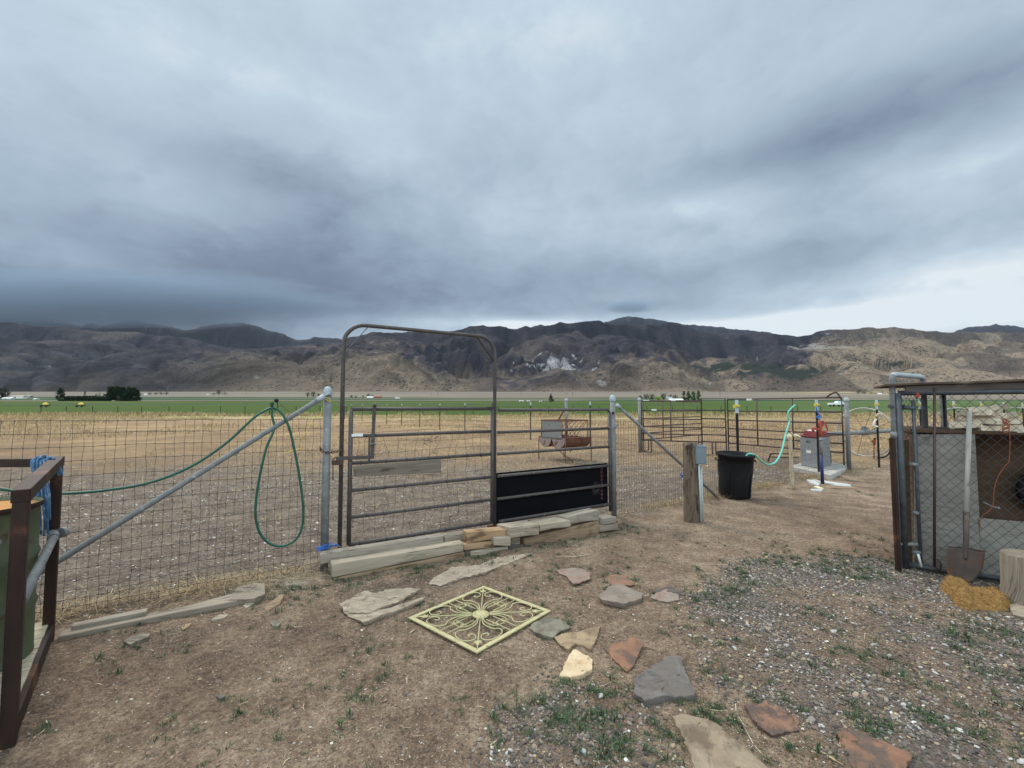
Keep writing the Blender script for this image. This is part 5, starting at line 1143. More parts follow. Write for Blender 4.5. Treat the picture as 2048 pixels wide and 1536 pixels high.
for k in range(4):
    mb = MB(); mb.tube([Q(k, .13, 0), Q(k, .93, 0)], rr, 5); mb.build('spoke', M['plate'], t)
    for sg in (1, -1):
        # big scroll: leaves the disc, swings wide, curls back toward the spoke
        pts = [(.12, .02*sg), (.30, .05*sg), (.43, .16*sg), (.46, .27*sg), (.56, .30*sg), (.68, .23*sg), (.73, .13*sg), (.69, .045*sg), (.60, .04*sg), (.56, .09*sg), (.59, .13*sg), (.625, .11*sg)]
        MB().tube(catmull([Q(k, u, v, .002) for u, v in pts], 6), rr, 5).build('scroll', M['plate'], t)
        pts = [(.13, .035*sg), (.24, .07*sg), (.33, .14*sg), (.36, .21*sg), (.33, .25*sg), (.29, .23*sg), (.295, .19*sg), (.32, .19*sg)]
        MB().tube(catmull([Q(k, u, v, .001) for u, v in pts], 6), rr*.9, 5).build('scroll', M['plate'], t)
    mb = MB()     # leaf near each corner
    base_ = .74
    for s_, L_ in ((0, .13), (.7, .085), (-.7, .085), (1.4, .055), (-1.4, .055)):
        tip = (base_+L_*math.cos(s_), L_*math.sin(s_)); m1 = (base_+L_*.5*math.cos(s_+.35), L_*.5*math.sin(s_+.35)); m2 = (base_+L_*.5*math.cos(s_-.35), L_*.5*math.sin(s_-.35))
        for z_ in (.004,): mb.add([Q(k, base_, 0, z_), Q(k, *m1, z_), Q(k, *tip, z_), Q(k, *m2, z_)]+[Q(k, base_, 0, z_-.004), Q(k, *m1, z_-.004), Q(k, *tip, z_-.004), Q(k, *m2, z_-.004)], [(0, 1, 2, 3), (7, 6, 5, 4), (0, 4, 5, 1), (1, 5, 6, 2), (2, 6, 7, 3), (3, 7, 4, 0)])
    mb.build('leaf', M['plate'], t)
    # double bars running to the middle of each side
    (a, b), (c_, d_) = dirs[k], dirs[(k+1) % 4]; m_ = ((a+c_)/2, (b+d_)/2); s_ = ((a-c_)/2, (b-d_)/2)
    mb = MB()
    for o_ in (-.09, .09): mb.tube([D(m_[0]*.26+s_[0]*o_, m_[1]*.26+s_[1]*o_), D(m_[0]*.93+s_[0]*o_, m_[1]*.93+s_[1]*o_)], rr, 5)
    for f in (.50, .62): mb.tube([D(m_[0]*f-s_[0]*.15, m_[1]*f-s_[1]*.15, .003), D(m_[0]*f+s_[0]*.15, m_[1]*f+s_[1]*.15, .003)], rr*.8, 5)
    mb.build('side_bars', M['plate'], t)

# ------------------------------------------------------------------ steel rack with drums (left edge)
n0 = G(16, 1488); n0 = Vector((n0.x, n0.y, 0)); f0 = Vector((-3.06, 2.95, 0))
es = (f0-n0); Ls = es.length; es.normalize(); et = Vector((-es.y, es.x, 0))   # et points away to the left/back
rk = thing('steel_rack', 'rusty brown square tube rack with a sun bleached plank deck', 'rack', n0)
zn = DP(40, 990, n0.y).z; zf = DP(110, 922, f0.y).z
MB().beam(n0-UPZ*.01, n0+UPZ*(zn-.03), .054, .060, es).build('post', M['rackrust'], rk, bevel=.004)
MB().beam(f0+UPZ*.0, f0+UPZ*(zf-.03), .056, .060, es).build('post', M['rackrust'], rk, bevel=.004)
MB().beam(n0+UPZ*zn-es*.033, f0+UPZ*zf+es*.033, .064, .062).build('top_rail', M['rackrust'], rk, bevel=.004)
MB().beam(f0+UPZ*(zf-.01)-Vector((.04, 0, 0)), Vector((-4.9, 2.86, zf-.01)), .05, .055).build('top_rail', M['rackrust'], rk, bevel=.004)
zd = .12
MB().beam(n0+UPZ*(zd-.06)+es*.03, f0+UPZ*(zd-.05)-es*.03, .05, .09).build('side_angle', M['rackrust'], rk, bevel=.003)
W_ = 1.5
for k in range(int(Ls/.145)+1):
    a = n0+es*(.04+k*.145)+UPZ*zd; 
    c8 = [a-et*.0, a+es*.138, a+es*.138+et*W_, a+et*W_]; c8 = [p-UPZ*.035 for p in c8]+c8
    # planks run across; keep grain along et
    c8r = [c8[0], c8[3], c8[2], c8[1], c8[4], c8[7], c8[6], c8[5]]
    o = roughbox([c8r[3], c8r[2], c8r[1], c8r[0], c8r[7], c8r[6], c8r[5], c8r[4]], (16, 2, 1), .003, .004, k*3.3).build('deck_plank', M['deck'], rk); bm_fix(o)
pr0 = DP(112, 1066, f0.y-.02); pr1 = DP(47, 1195, n0.y+.12); pdir = (pr1-pr0).normalized()
MB().tube([pr0-pdir*.03, pr1+pdir*.05], .023, 12).build('side_pipe', M['galv_old'], rk)
MB().tube([pr0-pdir*.0+Vector((.0, -.02, .0)), pr0+pdir*.10], .029, 12).tube([pr0-et*.04, pr0+Vector((.03, 0, 0))], .034, 10).build('pipe_collar', M['galv'], rk)
# second brace seen beneath
def drum(c_, r_, h_, body, lid, label, ribs=(.33, .66)):
    t = thing('steel_drum', label, 'drum', c_)
    prof = [(r_*.985, 0), (r_, .01), (r_*.99, .02)]
    for f in ribs: prof += [(r_*.985, h_*f-.03), (r_*1.02, h_*f), (r_*.985, h_*f+.03)]
    prof += [(r_*.985, h_-.03), (r_*1.03, h_-.02), (r_*1.035, h_-.006), (r_*1.02, h_), (r_*.99, h_), (r_*.985, h_-.022)]
    MB().lathe(c_, prof, 48).build('drum_body', body, t)
    MB().lathe(c_, [(r_*.985, h_-.022), (r_*.8, h_-.026), (r_*.5, h_-.020), (.001, h_-.022)], 48).build('drum_lid', lid, t)
    MB().lathe(c_, [(r_*1.03, h_-.028), (r_*1.05, h_-.014), (r_*1.03, h_+.002)], 48).build('rim_ring', M['rackrust'] if body is M['barrel_green'] else M['galv_old'], t)
    return t
drum(Vector((-3.03, 2.45, zd)), .285, .87, M['barrel_green'], M['lidrust'], 'olive green steel drum with an orange rust lid standing on the rack deck')
drum(Vector((-2.60, 1.86, zd)), .285, .80, M['barrel_blue'], M['lidbrown'], 'blue grey rusty steel drum, nearer one on the rack, mostly out of frame', (.33, .66))
# blue rope hanging over the rail
mb = MB(); q = random.Random(5)
for k in range(12):
    x = 70+k*2.3; Yk = 2.86-.01*(k % 3)
    top_ = DP(x, 923+q.uniform(-3, 3), Yk); bot = DP(x+q.uniform(-3, 2)+4, 1060+q.uniform(-22, 14), Yk)
    mid_ = (top_+bot)/2+Vector((q.uniform(-.012, .012), q.uniform(-.01, .01), 0))
    mb.tube(catmull([top_+Vector((0, .06, -.03)), top_+UPZ*.015, top_+Vector((0, -.02, -.02)), mid_, bot], 5), .0065, 6)
for k in range(6):
    a = DP(72+k*7, 920+q.uniform(-5, 4), 2.85); mb.tube(catmull([a, a+Vector((q.uniform(-.03, .03), -.02, .02)), a+Vector((q.uniform(.0, .06), 0, q.uniform(-.01, .01)))], 4), .009, 5)
o = mb.build('rope', M['rope_blue']); tag(o, 'hank of faded blue rope hung over the top rail of the rusty rack', 'rope')
o = MB().tube(catmull([DP(108, 925, 2.83), DP(118, 934, 2.84), DP(122, 946, 2.85), DP(117, 950, 2.85)], 5), .010, 6).tube(catmull([DP(110, 930, 2.84), DP(114, 944, 2.84), DP(120, 940, 2.84)], 5), .009, 6).build('rope', M['rope_blue']); tag(o, 'short loose blue rope end at the corner of the rusty rack', 'rope')

# ------------------------------------------------------------------ dog kennel (right edge)
KA, KB = G(1812, 1139), G(2046, 1176); KA.z = KB.z = 0
ek = (KB-KA).normalized(); nk = Vector((-ek.y, ek.x, 0)); nk = nk if nk.y > 0 else -nk     # nk away from viewer
def OK(px, py, off=0.0): return OP(KA, KB, px, py, off)
kn = thing('dog_kennel', 'chain link dog kennel with grey plywood walls and a low weathered roof', 'kennel', KA)
Lk = 2.2; ztk = OK(1814, 786).z; zbk = .06
# pipes of the front
MB().tube([KA+UPZ*.02, KA+UPZ*ztk], .026, 12).build('frame_post', M['galv_dark'], kn)
MB().tube([KA+UPZ*ztk, KA+ek*Lk+UPZ*ztk], .024, 12).build('top_rail', M['galv_dark'], kn)
MB().tube([KA+ek*.02+UPZ*.05, KA+ek*Lk+UPZ*.05], .024, 12).build('bottom_rail', M['galv_dark'], kn)
g1 = OK(1842, 1135); g1.z = 0
MB().tube([g1+UPZ*.08, OK(1826, 800)], .014, 10).build('tension_bar', M['galv_dark'], kn)
for (x0_, x1_, y_) in [(1806, 1832, 815), (1818, 1836, 928), (1824, 1838, 1025), (1800, 1836, 1088), (1824, 1842, 1104), (1824, 1846, 1131)]:
    MB().tube([OK(x0_, y_, -.0), OK(x1_, y_+1, -.0)], .019, 10).build('clamp', M['galv_dark'] if y_ < 900 else M['galv_old'], kn)
MB().tube([OK(1836, 1108, -.02), OK(1843, 1134, -.02)], .010, 8).build('white_stub', M['white'], kn)
rb0, rb1 = OK(1869, 1133, -.045), OK(1869, 776, -.02)
o = MB().tube([rb0, rb1], .0105, 8).tube(catmull([rb0, rb0+ek*.03-UPZ*.02, rb0+ek*.045+UPZ*.03, rb0+ek*.02+UPZ*.07], 5), .008, 6).build('rusty_rod', M['corral']); tag(o, 'thin rusty rod with a hooked foot standing against the kennel mesh', 'rod')
# chain link cloth as two families of crossing wires woven with a small zigzag
def chainlink(O_, ex, w0, w1, z0, z1, pitch, r, mat, parent, name='chain_link', nrm_=None, ktilt=1.15):
    nv = nrm_ or ex.cross(UPZ).normalized(); mb = MB()
    for fam in (1, -1):
        c_ = -((z1-z0)/ktilt)-pitch
        while c_ < (w1-w0)+(z1-z0)/ktilt+pitch:
            pts = []; nst = int((z1-z0)/(pitch*.5*ktilt))+1
            for i in range(nst+1):
                z = z0+(z1-z0)*i/nst; x = c_+fam*(z-z0)/ktilt if fam == 1 else c_-(z-z0)/ktilt
                if 0 <= x <= w1-w0: pts.append(O_+ex*(w0+x)+UPZ*z+nv*(.0028*(1 if (i+(fam > 0)) % 2 else -1)))
            if len(pts) > 1: mb.tube(pts, r, 3, caps=False)
            c_ += pitch
    return mb.build(name, mat, parent)
chainlink(KA, ek, .02, Lk, .06, ztk, .078, .0021, M['wire_kennel'], kn)
# galvanised gate frame standing behind the corner with rounded top
PA_, PB_ = G(1806, 1139), Vector((4.26, 4.50, 0)); PA_.z = 0; PA_ -= Vector((0, -.03, 0))
ep = (PB_-PA_).normalized(); zg = OP(PA_, PB_, 1800, 750).z; zge = OP(PA_, PB_, 1850, 754).z
c1_, c2_ = PA_+UPZ*zg, PB_+UPZ*zge
arch2 = [PA_+UPZ*.04]+corner(c1_, UPZ, ep, .055)+corner(c2_, ep, -UPZ, .055)+[PB_+UPZ*.04]
kg = thing('kennel_gate', 'bright galvanised chain link gate with rounded top corners behind the kennel roof', 'gate', PA_)
MB().tube(arch2, .024, 12).build('gate_frame', M['galv_old'], kg)
MB().tube(arch2[5:-5], .0252, 12).build('top_tube', M['galv_blue'], kg)
chainlink(PA_, ep, .02, (PB_-PA_).length-.02, .08, zg-.03, .07, .0020, M['wire_light'], kg)
MB().tube([PA_+UPZ*1.30+ep*-.0, PA_+UPZ*1.24], .031, 12).build('collar', M['galv'], kg)
MB().tube([OP(PA_, PB_, 1780, 813), OP(PA_, PB_, 1806, 813)], .02, 8).build('hinge', M['galv_dark'], kg)
# rusty steel corner post
cp0 = G(1797, 1142); o = MB().beam(cp0-UPZ*.02, DP(1784, 876, cp0.y), .038, .03, (0, 1, 0)).beam(cp0+Vector((-.012, -.01, 0)), DP(1784, 876, cp0.y)+Vector((-.012, -.01, 0)), .008, .05, (0, 1, 0)).build('steel_post', M['rackrust']); tag(o, 'short rusty steel post at the outer corner of the kennel', 'post')
# side wall boards (behind) and front plywood
def OKb(px, py): return OK(px, py, .05)
def sheetq(px4, off, th_, mat, name, parent=kn):
    P = [OP(KA, KB, x, y, off) for x, y in px4]; bk = nk*th_
    o = MB().hexa([P[0], P[1], P[1]+bk, P[0]+bk, P[3], P[2], P[2]+bk, P[3]+bk]); ob = o.build(name, mat, parent)
    g = ob.data.attributes['gc']; me = ob.data    # grain runs along the sheet's height
    k0 = rnd.random()*7
    g.data.foreach_set('vector', [c for v in me.vertices for c in (k0+(v.co.x*ek.x+v.co.y*ek.y)*1.0, v.co.z*.35, v.co.dot(nk))]); return ob
sheetq([(1829, 1141), (1966, 1168), (1950, 868), (1829, 869)], .045, .016, M['ply'], 'plywood_panel')
sheetq([(1967, 1168), (2140, 1200), (2140, 1052), (1955, 1036)], .045, .016, M['ply'], 'plywood_panel')
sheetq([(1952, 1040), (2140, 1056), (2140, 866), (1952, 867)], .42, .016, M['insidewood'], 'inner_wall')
sheetq([(1802, 1150), (1826, 1152), (1818, 880), (1800, 880)], .16, .015, M['osb'], 'side_sheathing')
# doghouse roof slab inside, carries the firewood
hz = OK(1960, 868, .05).z
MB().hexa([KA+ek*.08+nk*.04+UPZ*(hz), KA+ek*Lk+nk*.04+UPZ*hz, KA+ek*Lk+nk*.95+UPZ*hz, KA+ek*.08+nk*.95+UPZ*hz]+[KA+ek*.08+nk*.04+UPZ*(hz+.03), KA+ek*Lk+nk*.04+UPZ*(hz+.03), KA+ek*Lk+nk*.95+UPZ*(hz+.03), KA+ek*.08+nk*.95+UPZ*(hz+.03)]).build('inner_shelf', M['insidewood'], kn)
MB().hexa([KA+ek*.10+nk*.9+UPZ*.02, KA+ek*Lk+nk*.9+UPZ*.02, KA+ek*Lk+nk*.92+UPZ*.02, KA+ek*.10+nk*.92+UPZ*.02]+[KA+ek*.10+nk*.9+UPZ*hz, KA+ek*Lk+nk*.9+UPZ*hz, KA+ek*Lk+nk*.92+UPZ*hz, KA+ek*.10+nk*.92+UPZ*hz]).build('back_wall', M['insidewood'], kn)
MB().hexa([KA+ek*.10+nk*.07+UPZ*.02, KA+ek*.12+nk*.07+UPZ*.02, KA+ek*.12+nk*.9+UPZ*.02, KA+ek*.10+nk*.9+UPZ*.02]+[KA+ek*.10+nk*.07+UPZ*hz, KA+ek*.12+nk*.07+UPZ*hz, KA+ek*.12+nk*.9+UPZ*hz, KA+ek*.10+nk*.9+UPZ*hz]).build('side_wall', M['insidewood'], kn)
# posts at the back and roof
for s, d_ in ((.46, .8), (1.4, .8)): MB().tube([KA+ek*s+nk*d_, KA+ek*s+nk*d_+UPZ*(ztk+.02)], .026, 10).build('frame_post', M['galv_dark'], kn)
zr0 = OP(KA, KB, 1768, 768, -.05).z; r0_ = OP(KA, KB, 1768, 768, -.05); r0_.z = 0
Lr = 2.6
c8 = [r0_, r0_+ek*Lr, r0_+ek*Lr+nk*.85, r0_+nk*.85]; zr1 = OP(KA, KB, 2046, 758, -.05).z-zr0; lr = (OP(KA, KB, 2046, 758, -.05)-OP(KA, KB, 1768, 768, -.05)).length
sl_ = zr1/lr
def zz(p): return zr0+(p-r0_).dot(ek)*sl_+(p-r0_).dot(nk)*.004
top8 = [p+UPZ*zz(p) for p in c8]
o = roughbox([p-UPZ*.022 for p in top8]+top8, (30, 12, 1), .006, .004, 5.5).build('roof_deck', M['roof'], kn)
j0 = r0_+ek*.16+nk*.05
MB().beam(j0+UPZ*(zz(j0)-.058), j0+ek*(Lr-.16)+UPZ*(zz(j0+ek*Lr)-.062), .04, .06).build('roof_beam', M['wood_dark'], kn)
for k in range(4):
    a = r0_+ek*(.35+.6*k)+nk*.05; MB().beam(a+UPZ*(zz(a)-.05)+nk*.03, a+nk*.78+UPZ*(zz(a)-.05), .04, .05).build('rafter', M['wood_dark'], kn)
o = MB().tube(catmull([OK(1833, 786, -.03), OK(1836, 791, -.03), OK(1830, 794, -.03)], 4), .014, 6).build('red_rag', M['red_paint']); tag(o, 'small scrap of red cloth under the left end of the kennel roof', 'rag')
# dark shape at the right inside the opening: round black door flap ring
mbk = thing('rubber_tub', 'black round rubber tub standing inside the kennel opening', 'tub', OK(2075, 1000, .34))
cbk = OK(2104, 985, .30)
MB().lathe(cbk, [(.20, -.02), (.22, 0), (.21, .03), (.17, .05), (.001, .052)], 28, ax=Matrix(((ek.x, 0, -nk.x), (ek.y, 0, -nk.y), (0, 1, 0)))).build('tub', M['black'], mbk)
# firewood
q = random.Random(12)
lb_ = 'split pale firewood log piled on the shelf inside the kennel'
base0 = KA+nk*.22
for k, (x, y, L_, an, rot) in enumerate([(1930, 850, .22, .1, 0), (1952, 856, .26, -.1, 1), (1975, 858, .28, .05, 2), (1998, 858, .26, .0, 1), (2014, 854, .2, -.1, 0), (1938, 838, .24, .15, 2), (1962, 842, .28, -.05, 0), (1988, 844, .30, .03, 1), (2008, 842, .22, .1, 2), (1950, 826, .25, .05, 1), (1975, 830, .27, -.1, 0), (1998, 832, .24, -.05, 2), (1962, 818, .22, .2, 0), (1990, 818, .24, .45, 1), (1920, 856, .14, .5, 2), (2022, 860, .2, .0, 1), (1942, 848, .16, .6, 1), (1969, 850, .2, -.4, 2), (1985, 836, .18, .5, 0), (2004, 850, .18, -.5, 2), (1928, 842, .13, -.6, 0), (1975, 821, .15, .7, 1), (1955, 834, .17, -.5, 2), (2012, 832, .14, .3, 1)]):
    c_ = OP(KA, KB, x, y, .10+.05*(k % 3)); d_ = (ek*math.cos(an)+UPZ*math.sin(an)*.6+nk*q.uniform(-1.1, 1.1)).normalized(); s_ = d_.cross(UPZ).normalized(); u_ = s_.cross(d_); w_ = .040+q.uniform(0, .02); h_ = .034+q.uniform(0, .014)
    a = c_-d_*L_/2; b_ = c_+d_*L_/2
    if rot == 0: sec = [(-.5, -.4), (.5, -.5), (.45, .4), (-.1, .6)]
    elif rot == 1: sec = [(-.5, -.5), (.55, -.35), (.2, .55), (-.4, .35)]
    else: sec = [(-.55, -.2), (.1, -.55), (.55, .1), (0, .5)]
    P0 = [a+s_*x_*w_+u_*y_*h_*1.3 for x_, y_ in sec]; P1 = [b_+s_*x_*w_*.95+u_*y_*h_*1.25 for x_, y_ in sec]
    mb = MB(); mb.add(P0+P1, [(3, 2, 1, 0), (4, 5, 6, 7)]+[(i, (i+1) % 4, 4+(i+1) % 4, 4+i) for i in range(4)], [(i*.05, y_*.1, x_*.1) for i, (x_, y_) in enumerate(sec)]+[(L_, y_*.1, x_*.1) for x_, y_ in sec])
    o = mb.build('firewood_log', M['firewood'], bevel=.004); bm_fix(o); tag(o, lb_, 'firewood', 'split firewood logs piled in the kennel')
# orange twine
o = MB().tube(catmull([OK(2008, 836, -.03), OK(2016, 850, -.04), OK(2020, 880, -.04), OK(2018, 922, -.04), OK(2012, 930, -.04), OK(1998, 950, -.04), OK(1989, 975, -.04), OK(1986, 1010, -.04), OK(1976, 1024, -.04), OK(1966, 1030, -.04), OK(1960, 1045, -.04), OK(1964, 1062, -.04)], 8), .0028, 5).tube(catmull([OK(2012+8*math.sin(i*2.1), 842+6*math.cos(i*1.7)+i*1.2, -.045) for i in range(18)], 4), .004, 4).build('orange_twine', M['orange_twine']); tag(o, 'orange twine knotted on the kennel mesh and trailing down its front', 'twine')
o = MB().tube([OK(1966, 1004, .0), OK(1984, 1013, -.03), OK(1997, 1016, -.04)], .006, 6).lathe(OK(1997, 1016, -.04), [(.001, -.012), (.012, 0), (.001, .012)], 10).build('snap_hook', M['galv']); tag(o, 'small metal snap on a cord hanging at the kennel opening', 'snap hook')
# shovel
sh = G(1925, 1156); sh.z = 0
t = thing('shovel', 'round point shovel with a grey wooden handle leaning on the kennel front', 'shovel', sh)
hT = OK(1939, 822, -.03); hB = OK(1932, 1040, -.13); sB = OK(1931, 1098, -.16)
MB().tube([hT-UPZ*.0, hT.lerp(hB, .03), hT.lerp(hB, .5), hB], [.012, .0185, .0185, .0205], 12).build('handle', M['handle'], t)
MB().tube(catmull([hB.lerp(hT, .08), hB, hB.lerp(sB, .5)-nk*.012, sB, OK(1930, 1120, -.165)], 6), [.0215]*6+[.021]*6+[.019]*6+[.014]*6+[.005], 10).build('socket', M['shovel'], t)
mb = MB(); nu_, nv_ = 14, 12; vs = []
cT, cB = OK(1931, 1096, -.165), OK(1921, 1160, -.175)
dn = (cB-cT); hh = dn.length; dn.normalize(); sx_ = ek.copy(); out_ = dn.cross(sx_).normalized(); out_ = out_ if out_.dot(nk) < 0 else -out_
sx_ = (OK(1963, 1103, -.165)-OK(1899, 1094, -.165)).normalized()
prof_w = lambda v: .118*(1-.02*v)*(1 if v < .45 else math.sqrt(max(0, 1-((v-.45)/.56)**2)))
for i in range(nv_+1):
    v = i/nv_; w_ = max(.004, prof_w(v))
    for j in range(nu_+1):
        u = -1+2*j/nu_; vs.append(cT+dn*hh*v*1.06+sx_*u*w_-out_*(.030*(1-u*u)-.02)*(1-.4*v)*1.0+out_*(.012*max(0, 1-abs(u)*5)*(1-v)))
fs_ = [(i*(nu_+1)+j, i*(nu_+1)+j+1, (i+1)*(nu_+1)+j+1, (i+1)*(nu_+1)+j) for i in range(nv_) for j in range(nu_)]
o = MB().add(vs, fs_, None, True).tube([cT-sx_*.118+out_*.02, cT-sx_*.02-out_*.005], .006, 6).tube([cT+sx_*.02-out_*.005, cT+sx_*.118+out_*.02], .006, 6).build('blade', M['shovel'], t)
so = o.modifiers.new('solid', 'SOLIDIFY'); so.thickness = .0025
# sheepskin
sk = [(1882, 1176), (1890, 1166), (1915, 1161), (1938, 1165), (1941, 1181), (1960, 1184), (1990, 1186), (2018, 1196), (2025, 1213), (2015, 1225), (1975, 1225), (1935, 1222), (1910, 1212), (1902, 1196), (1888, 1188)]
P = [G(x, y) for x, y in sk]; cx_ = sum(P, Vector())/len(P); poly_ = [(p.x, p.y) for p in P]
gx = np.arange(min(p[0] for p in poly_)-.03, max(p[0] for p in poly_)+.03, .0075); gy = np.arange(min(p[1] for p in poly_)-.03, max(p[1] for p in poly_)+.03, .0075)
X, Y, F_ = grid(gx, gy)
def pdist(X, Y, poly):
    d_ = np.full(X.shape, 9.0)
    for i in range(len(poly)):
        ax0, ay0 = poly[i]; bx0, by0 = poly[(i+1) % len(poly)]; t_ = np.clip(((X-ax0)*(bx0-ax0)+(Y-ay0)*(by0-ay0))/((bx0-ax0)**2+(by0-ay0)**2), 0, 1); d_ = np.minimum(d_, np.hypot(X-ax0-t_*(bx0-ax0), Y-ay0-t_*(by0-ay0)))
    return d_
ins = inpoly(X, Y, poly_); dd = np.where(ins, pdist(X, Y, poly_), -pdist(X, Y, poly_))
fold0, fold1 = G(1900, 1170), G(1915, 1205); 
fa = np.hypot(X-G(1903, 1180).x, Y-G(1903, 1180).y); lump = .085*np.exp(-(fa/.13)**2)
def hump(px, py, r, h, ex=1.0): g_ = G(px, py); return h*np.exp(-(((X-g_.x)/(r*ex))**2+((Y-g_.y)/r)**2))
hgt = .045*np.sqrt(np.clip(dd/.06, 0, 1))+(hump(1902, 1182, .085, .085)+hump(1922, 1205, .07, .05)+hump(1985, 1206, .09, .045, 2.0)-hump(1946, 1190, .05, .03)+(ridged(X*5, Y*5, 2, 8)-.5)*.04+(fbm(X*22, Y*22, 4, 8)-.5)*.03)*np.clip(dd/.035, 0, 1)+(fbm(X*70, Y*70, 3, 18)-.5)*.012
Zs = np.where(dd > -.008, hgt-.004, -.03)
keep = (dd[F_] > -.012).all(1); Fk = F_[keep]; used = np.unique(Fk); remap = -np.ones(len(X), int); remap[used] = np.arange(len(used))
V_ = np.stack([X, Y, Zs+gz(X, Y)], 1)[used]
t = thing('sheepskin', 'ochre fleece rug lying crumpled on the gravel below the shovel', 'fleece', Vector((cx_.x, cx_.y, 0)))
npmesh('fleece_hide', V_, remap[Fk], M['fleece'], parent=t, origin=(cx_.x, cx_.y, 0))
t.children[-1].location = (0, 0, 0)
q = np.random.RandomState(3); sel = q.choice(np.where(dd[used] > -.004)[0], 9000); vv = V_[sel]+q.uniform(-.004, .004, (9000, 3))*[1, 1, 0]
gx_, gy_ = (vv[:, 0]-cx_.x), (vv[:, 1]-cx_.y); out = np.stack([gx_, gy_, 0*gx_], 1); out /= np.linalg.norm(out, axis=1)[:, None]+1e-6
dirn = out*.6+q.normal(0, .55, (9000, 3)); dirn[:, 2] = np.abs(dirn[:, 2])*.5+.35; dirn /= np.linalg.norm(dirn, axis=1)[:, None]
sd_ = np.cross(dirn, q.normal(0, 1, (9000, 3))); sd_ /= np.linalg.norm(sd_, axis=1)[:, None]; ln = q.uniform(.010, .022, 9000)[:, None]
tip_ = vv+dirn*ln+out*ln*.4-np.array([0, 0, .3])*ln
Vh = np.stack([vv-sd_*.0016, vv+sd_*.0016, tip_], 1).reshape(-1, 3); Vh[:, 2] = np.maximum(Vh[:, 2], .002)
npmesh('wool_tufts', Vh, np.arange(27000).reshape(-1, 3), M['hair'], parent=t, origin=(cx_.x, cx_.y, 0)); t.children[-1].location = (0, 0, 0)
# stump and slab of wood
sp_ = G(2068, 1216); sp_.z = 0; sp_.y += .03
zs_ = .40; mb = MB(); mb.lathe(sp_, [(.150, -.02), (.145, .03), (.135, .15), (.132, zs_-.02), (.126, zs_), (.09, zs_+.004), (.03, zs_+.001), (.001, zs_)], 30)
for i, v in enumerate(mb.V):
    v = Vector(v)-sp_; a = math.atan2(v.y, v.x); k = 1+.05*math.sin(a*3+.5)+.025*math.sin(a*9)-.10*max(0, math.cos(a+1.9))**30; mb.V[i] = tuple(sp_+Vector((v.x*k, v.y*k, v.z)))
o = mb.build('log_stump', M['stump']); tag(o, 'upright grey log stump standing right of the fleece', 'stump')
flat([(2018, 1207), (2040, 1205), (2110, 1218), (2120, 1240), (2060, 1236), (2026, 1228)], .02, M['wood_board'], 'board', 'flat grey board on the gravel at the foot of the log stump', 'board', amp=.004, seed=60)
flat([(1985, 1172), (2120, 1196), (2130, 1206), (1990, 1180)], .03, M['wood_dark'], 'board', 'dark board edge along the kennel foot behind the stump', 'board', amp=.003, seed=61)
# ------------------------------------------------------------------ scattered small matter (uncountable)
def seeds(n, fn, x0, x1, y0, y1, rs):
    out = []; tot = 0
    while tot < n:
        X = rs.uniform(x0, x1, n*2); Y = rs.uniform(y0, y1, n*2); k = rs.rand(n*2) < fn(X, Y); out.append(np.stack([X[k], Y[k]], 1)); tot += k.sum()
        if len(out) > 60: break
    return np.concatenate(out)[:n]
def inview(X, Y, m=220): px, py = proj(X, Y, 0*X); return (px > -m) & (px < 2048+m) & (py < 1536+m*2) & (Y > .4)
ICO = np.array([(0, -1, 1.618), (0, 1, 1.618), (0, -1, -1.618), (0, 1, -1.618), (-1, 1.618, 0), (1, 1.618, 0), (-1, -1.618, 0), (1, -1.618, 0), (-1.618, 0, 1), (-1.618, 0, -1), (1.618, 0, 1), (1.618, 0, -1)])/1.9
ICF = np.array([(0, 1, 8), (0, 10, 1), (0, 8, 6), (0, 6, 7), (0, 7, 10), (1, 4, 8), (1, 10, 5), (1, 5, 4), (2, 9, 3), (2, 3, 11), (2, 6, 9), (2, 7, 6), (2, 11, 7), (3, 9, 4), (3, 4, 5), (3, 5, 11), (4, 9, 8), (5, 10, 11), (6, 8, 9), (7, 11, 10)])[:, ::-1]
OCT = np.array([(1, 0, 0), (-1, 0, 0), (0, 1, 0), (0, -1, 0), (0, 0, 1), (0, 0, -.4)]); OCF = np.array([(0, 2, 4), (2, 1, 4), (1, 3, 4), (3, 0, 4), (2, 0, 5), (1, 2, 5), (3, 1, 5), (0, 3, 5)])
def pebbles(name, P, size, pal, wts, rs, base, bf, flat=.55, smooth=False):
    n = len(P); s = size[:, None]; B = base[None]*(1+rs.uniform(-.28, .28, (n, len(base), 3)))
    sc3 = np.stack([rs.uniform(.75, 1.25, n), rs.uniform(.6, 1.0, n), flat*rs.uniform(.6, 1.15, n)], 1); B = B*sc3[:, None]*s[:, None]*.5
    a = rs.uniform(0, 6.28, n); tx = rs.normal(0, .25, n); ca, sa = np.cos(a)[:, None], np.sin(a)[:, None]
    x = B[..., 0]*ca-B[..., 1]*sa; y = B[..., 0]*sa+B[..., 1]*ca; z = B[..., 2]+x*tx[:, None]
    zz_ = gz(P[:, 0], P[:, 1])+size*.5*flat*.45
    V = np.stack([x+P[:, 0:1], y+P[:, 1:2], z+zz_[:, None]], 2).reshape(-1, 3); F = (bf[None]+np.arange(n)[:, None, None]*len(base)).reshape(-1, 3)
    pal = np.array(pal); c = pal[rs.choice(len(pal), n, p=np.array(wts)/sum(wts))]*rs.uniform(.75, 1.2, (n, 1)); c = np.repeat(c, len(base), 0)
    return npmesh(name, V, F, M['pebble'], cols=c, smooth=smooth)
rs = np.random.RandomState(5)
PAL = [(.082, .070, .064), (.145, .120, .103), (.22, .19, .162), (.36, .35, .34), (.55, .54, .52), (.28, .21, .15), (.42, .32, .17), (.15, .10, .09), (.11, .097, .09)]
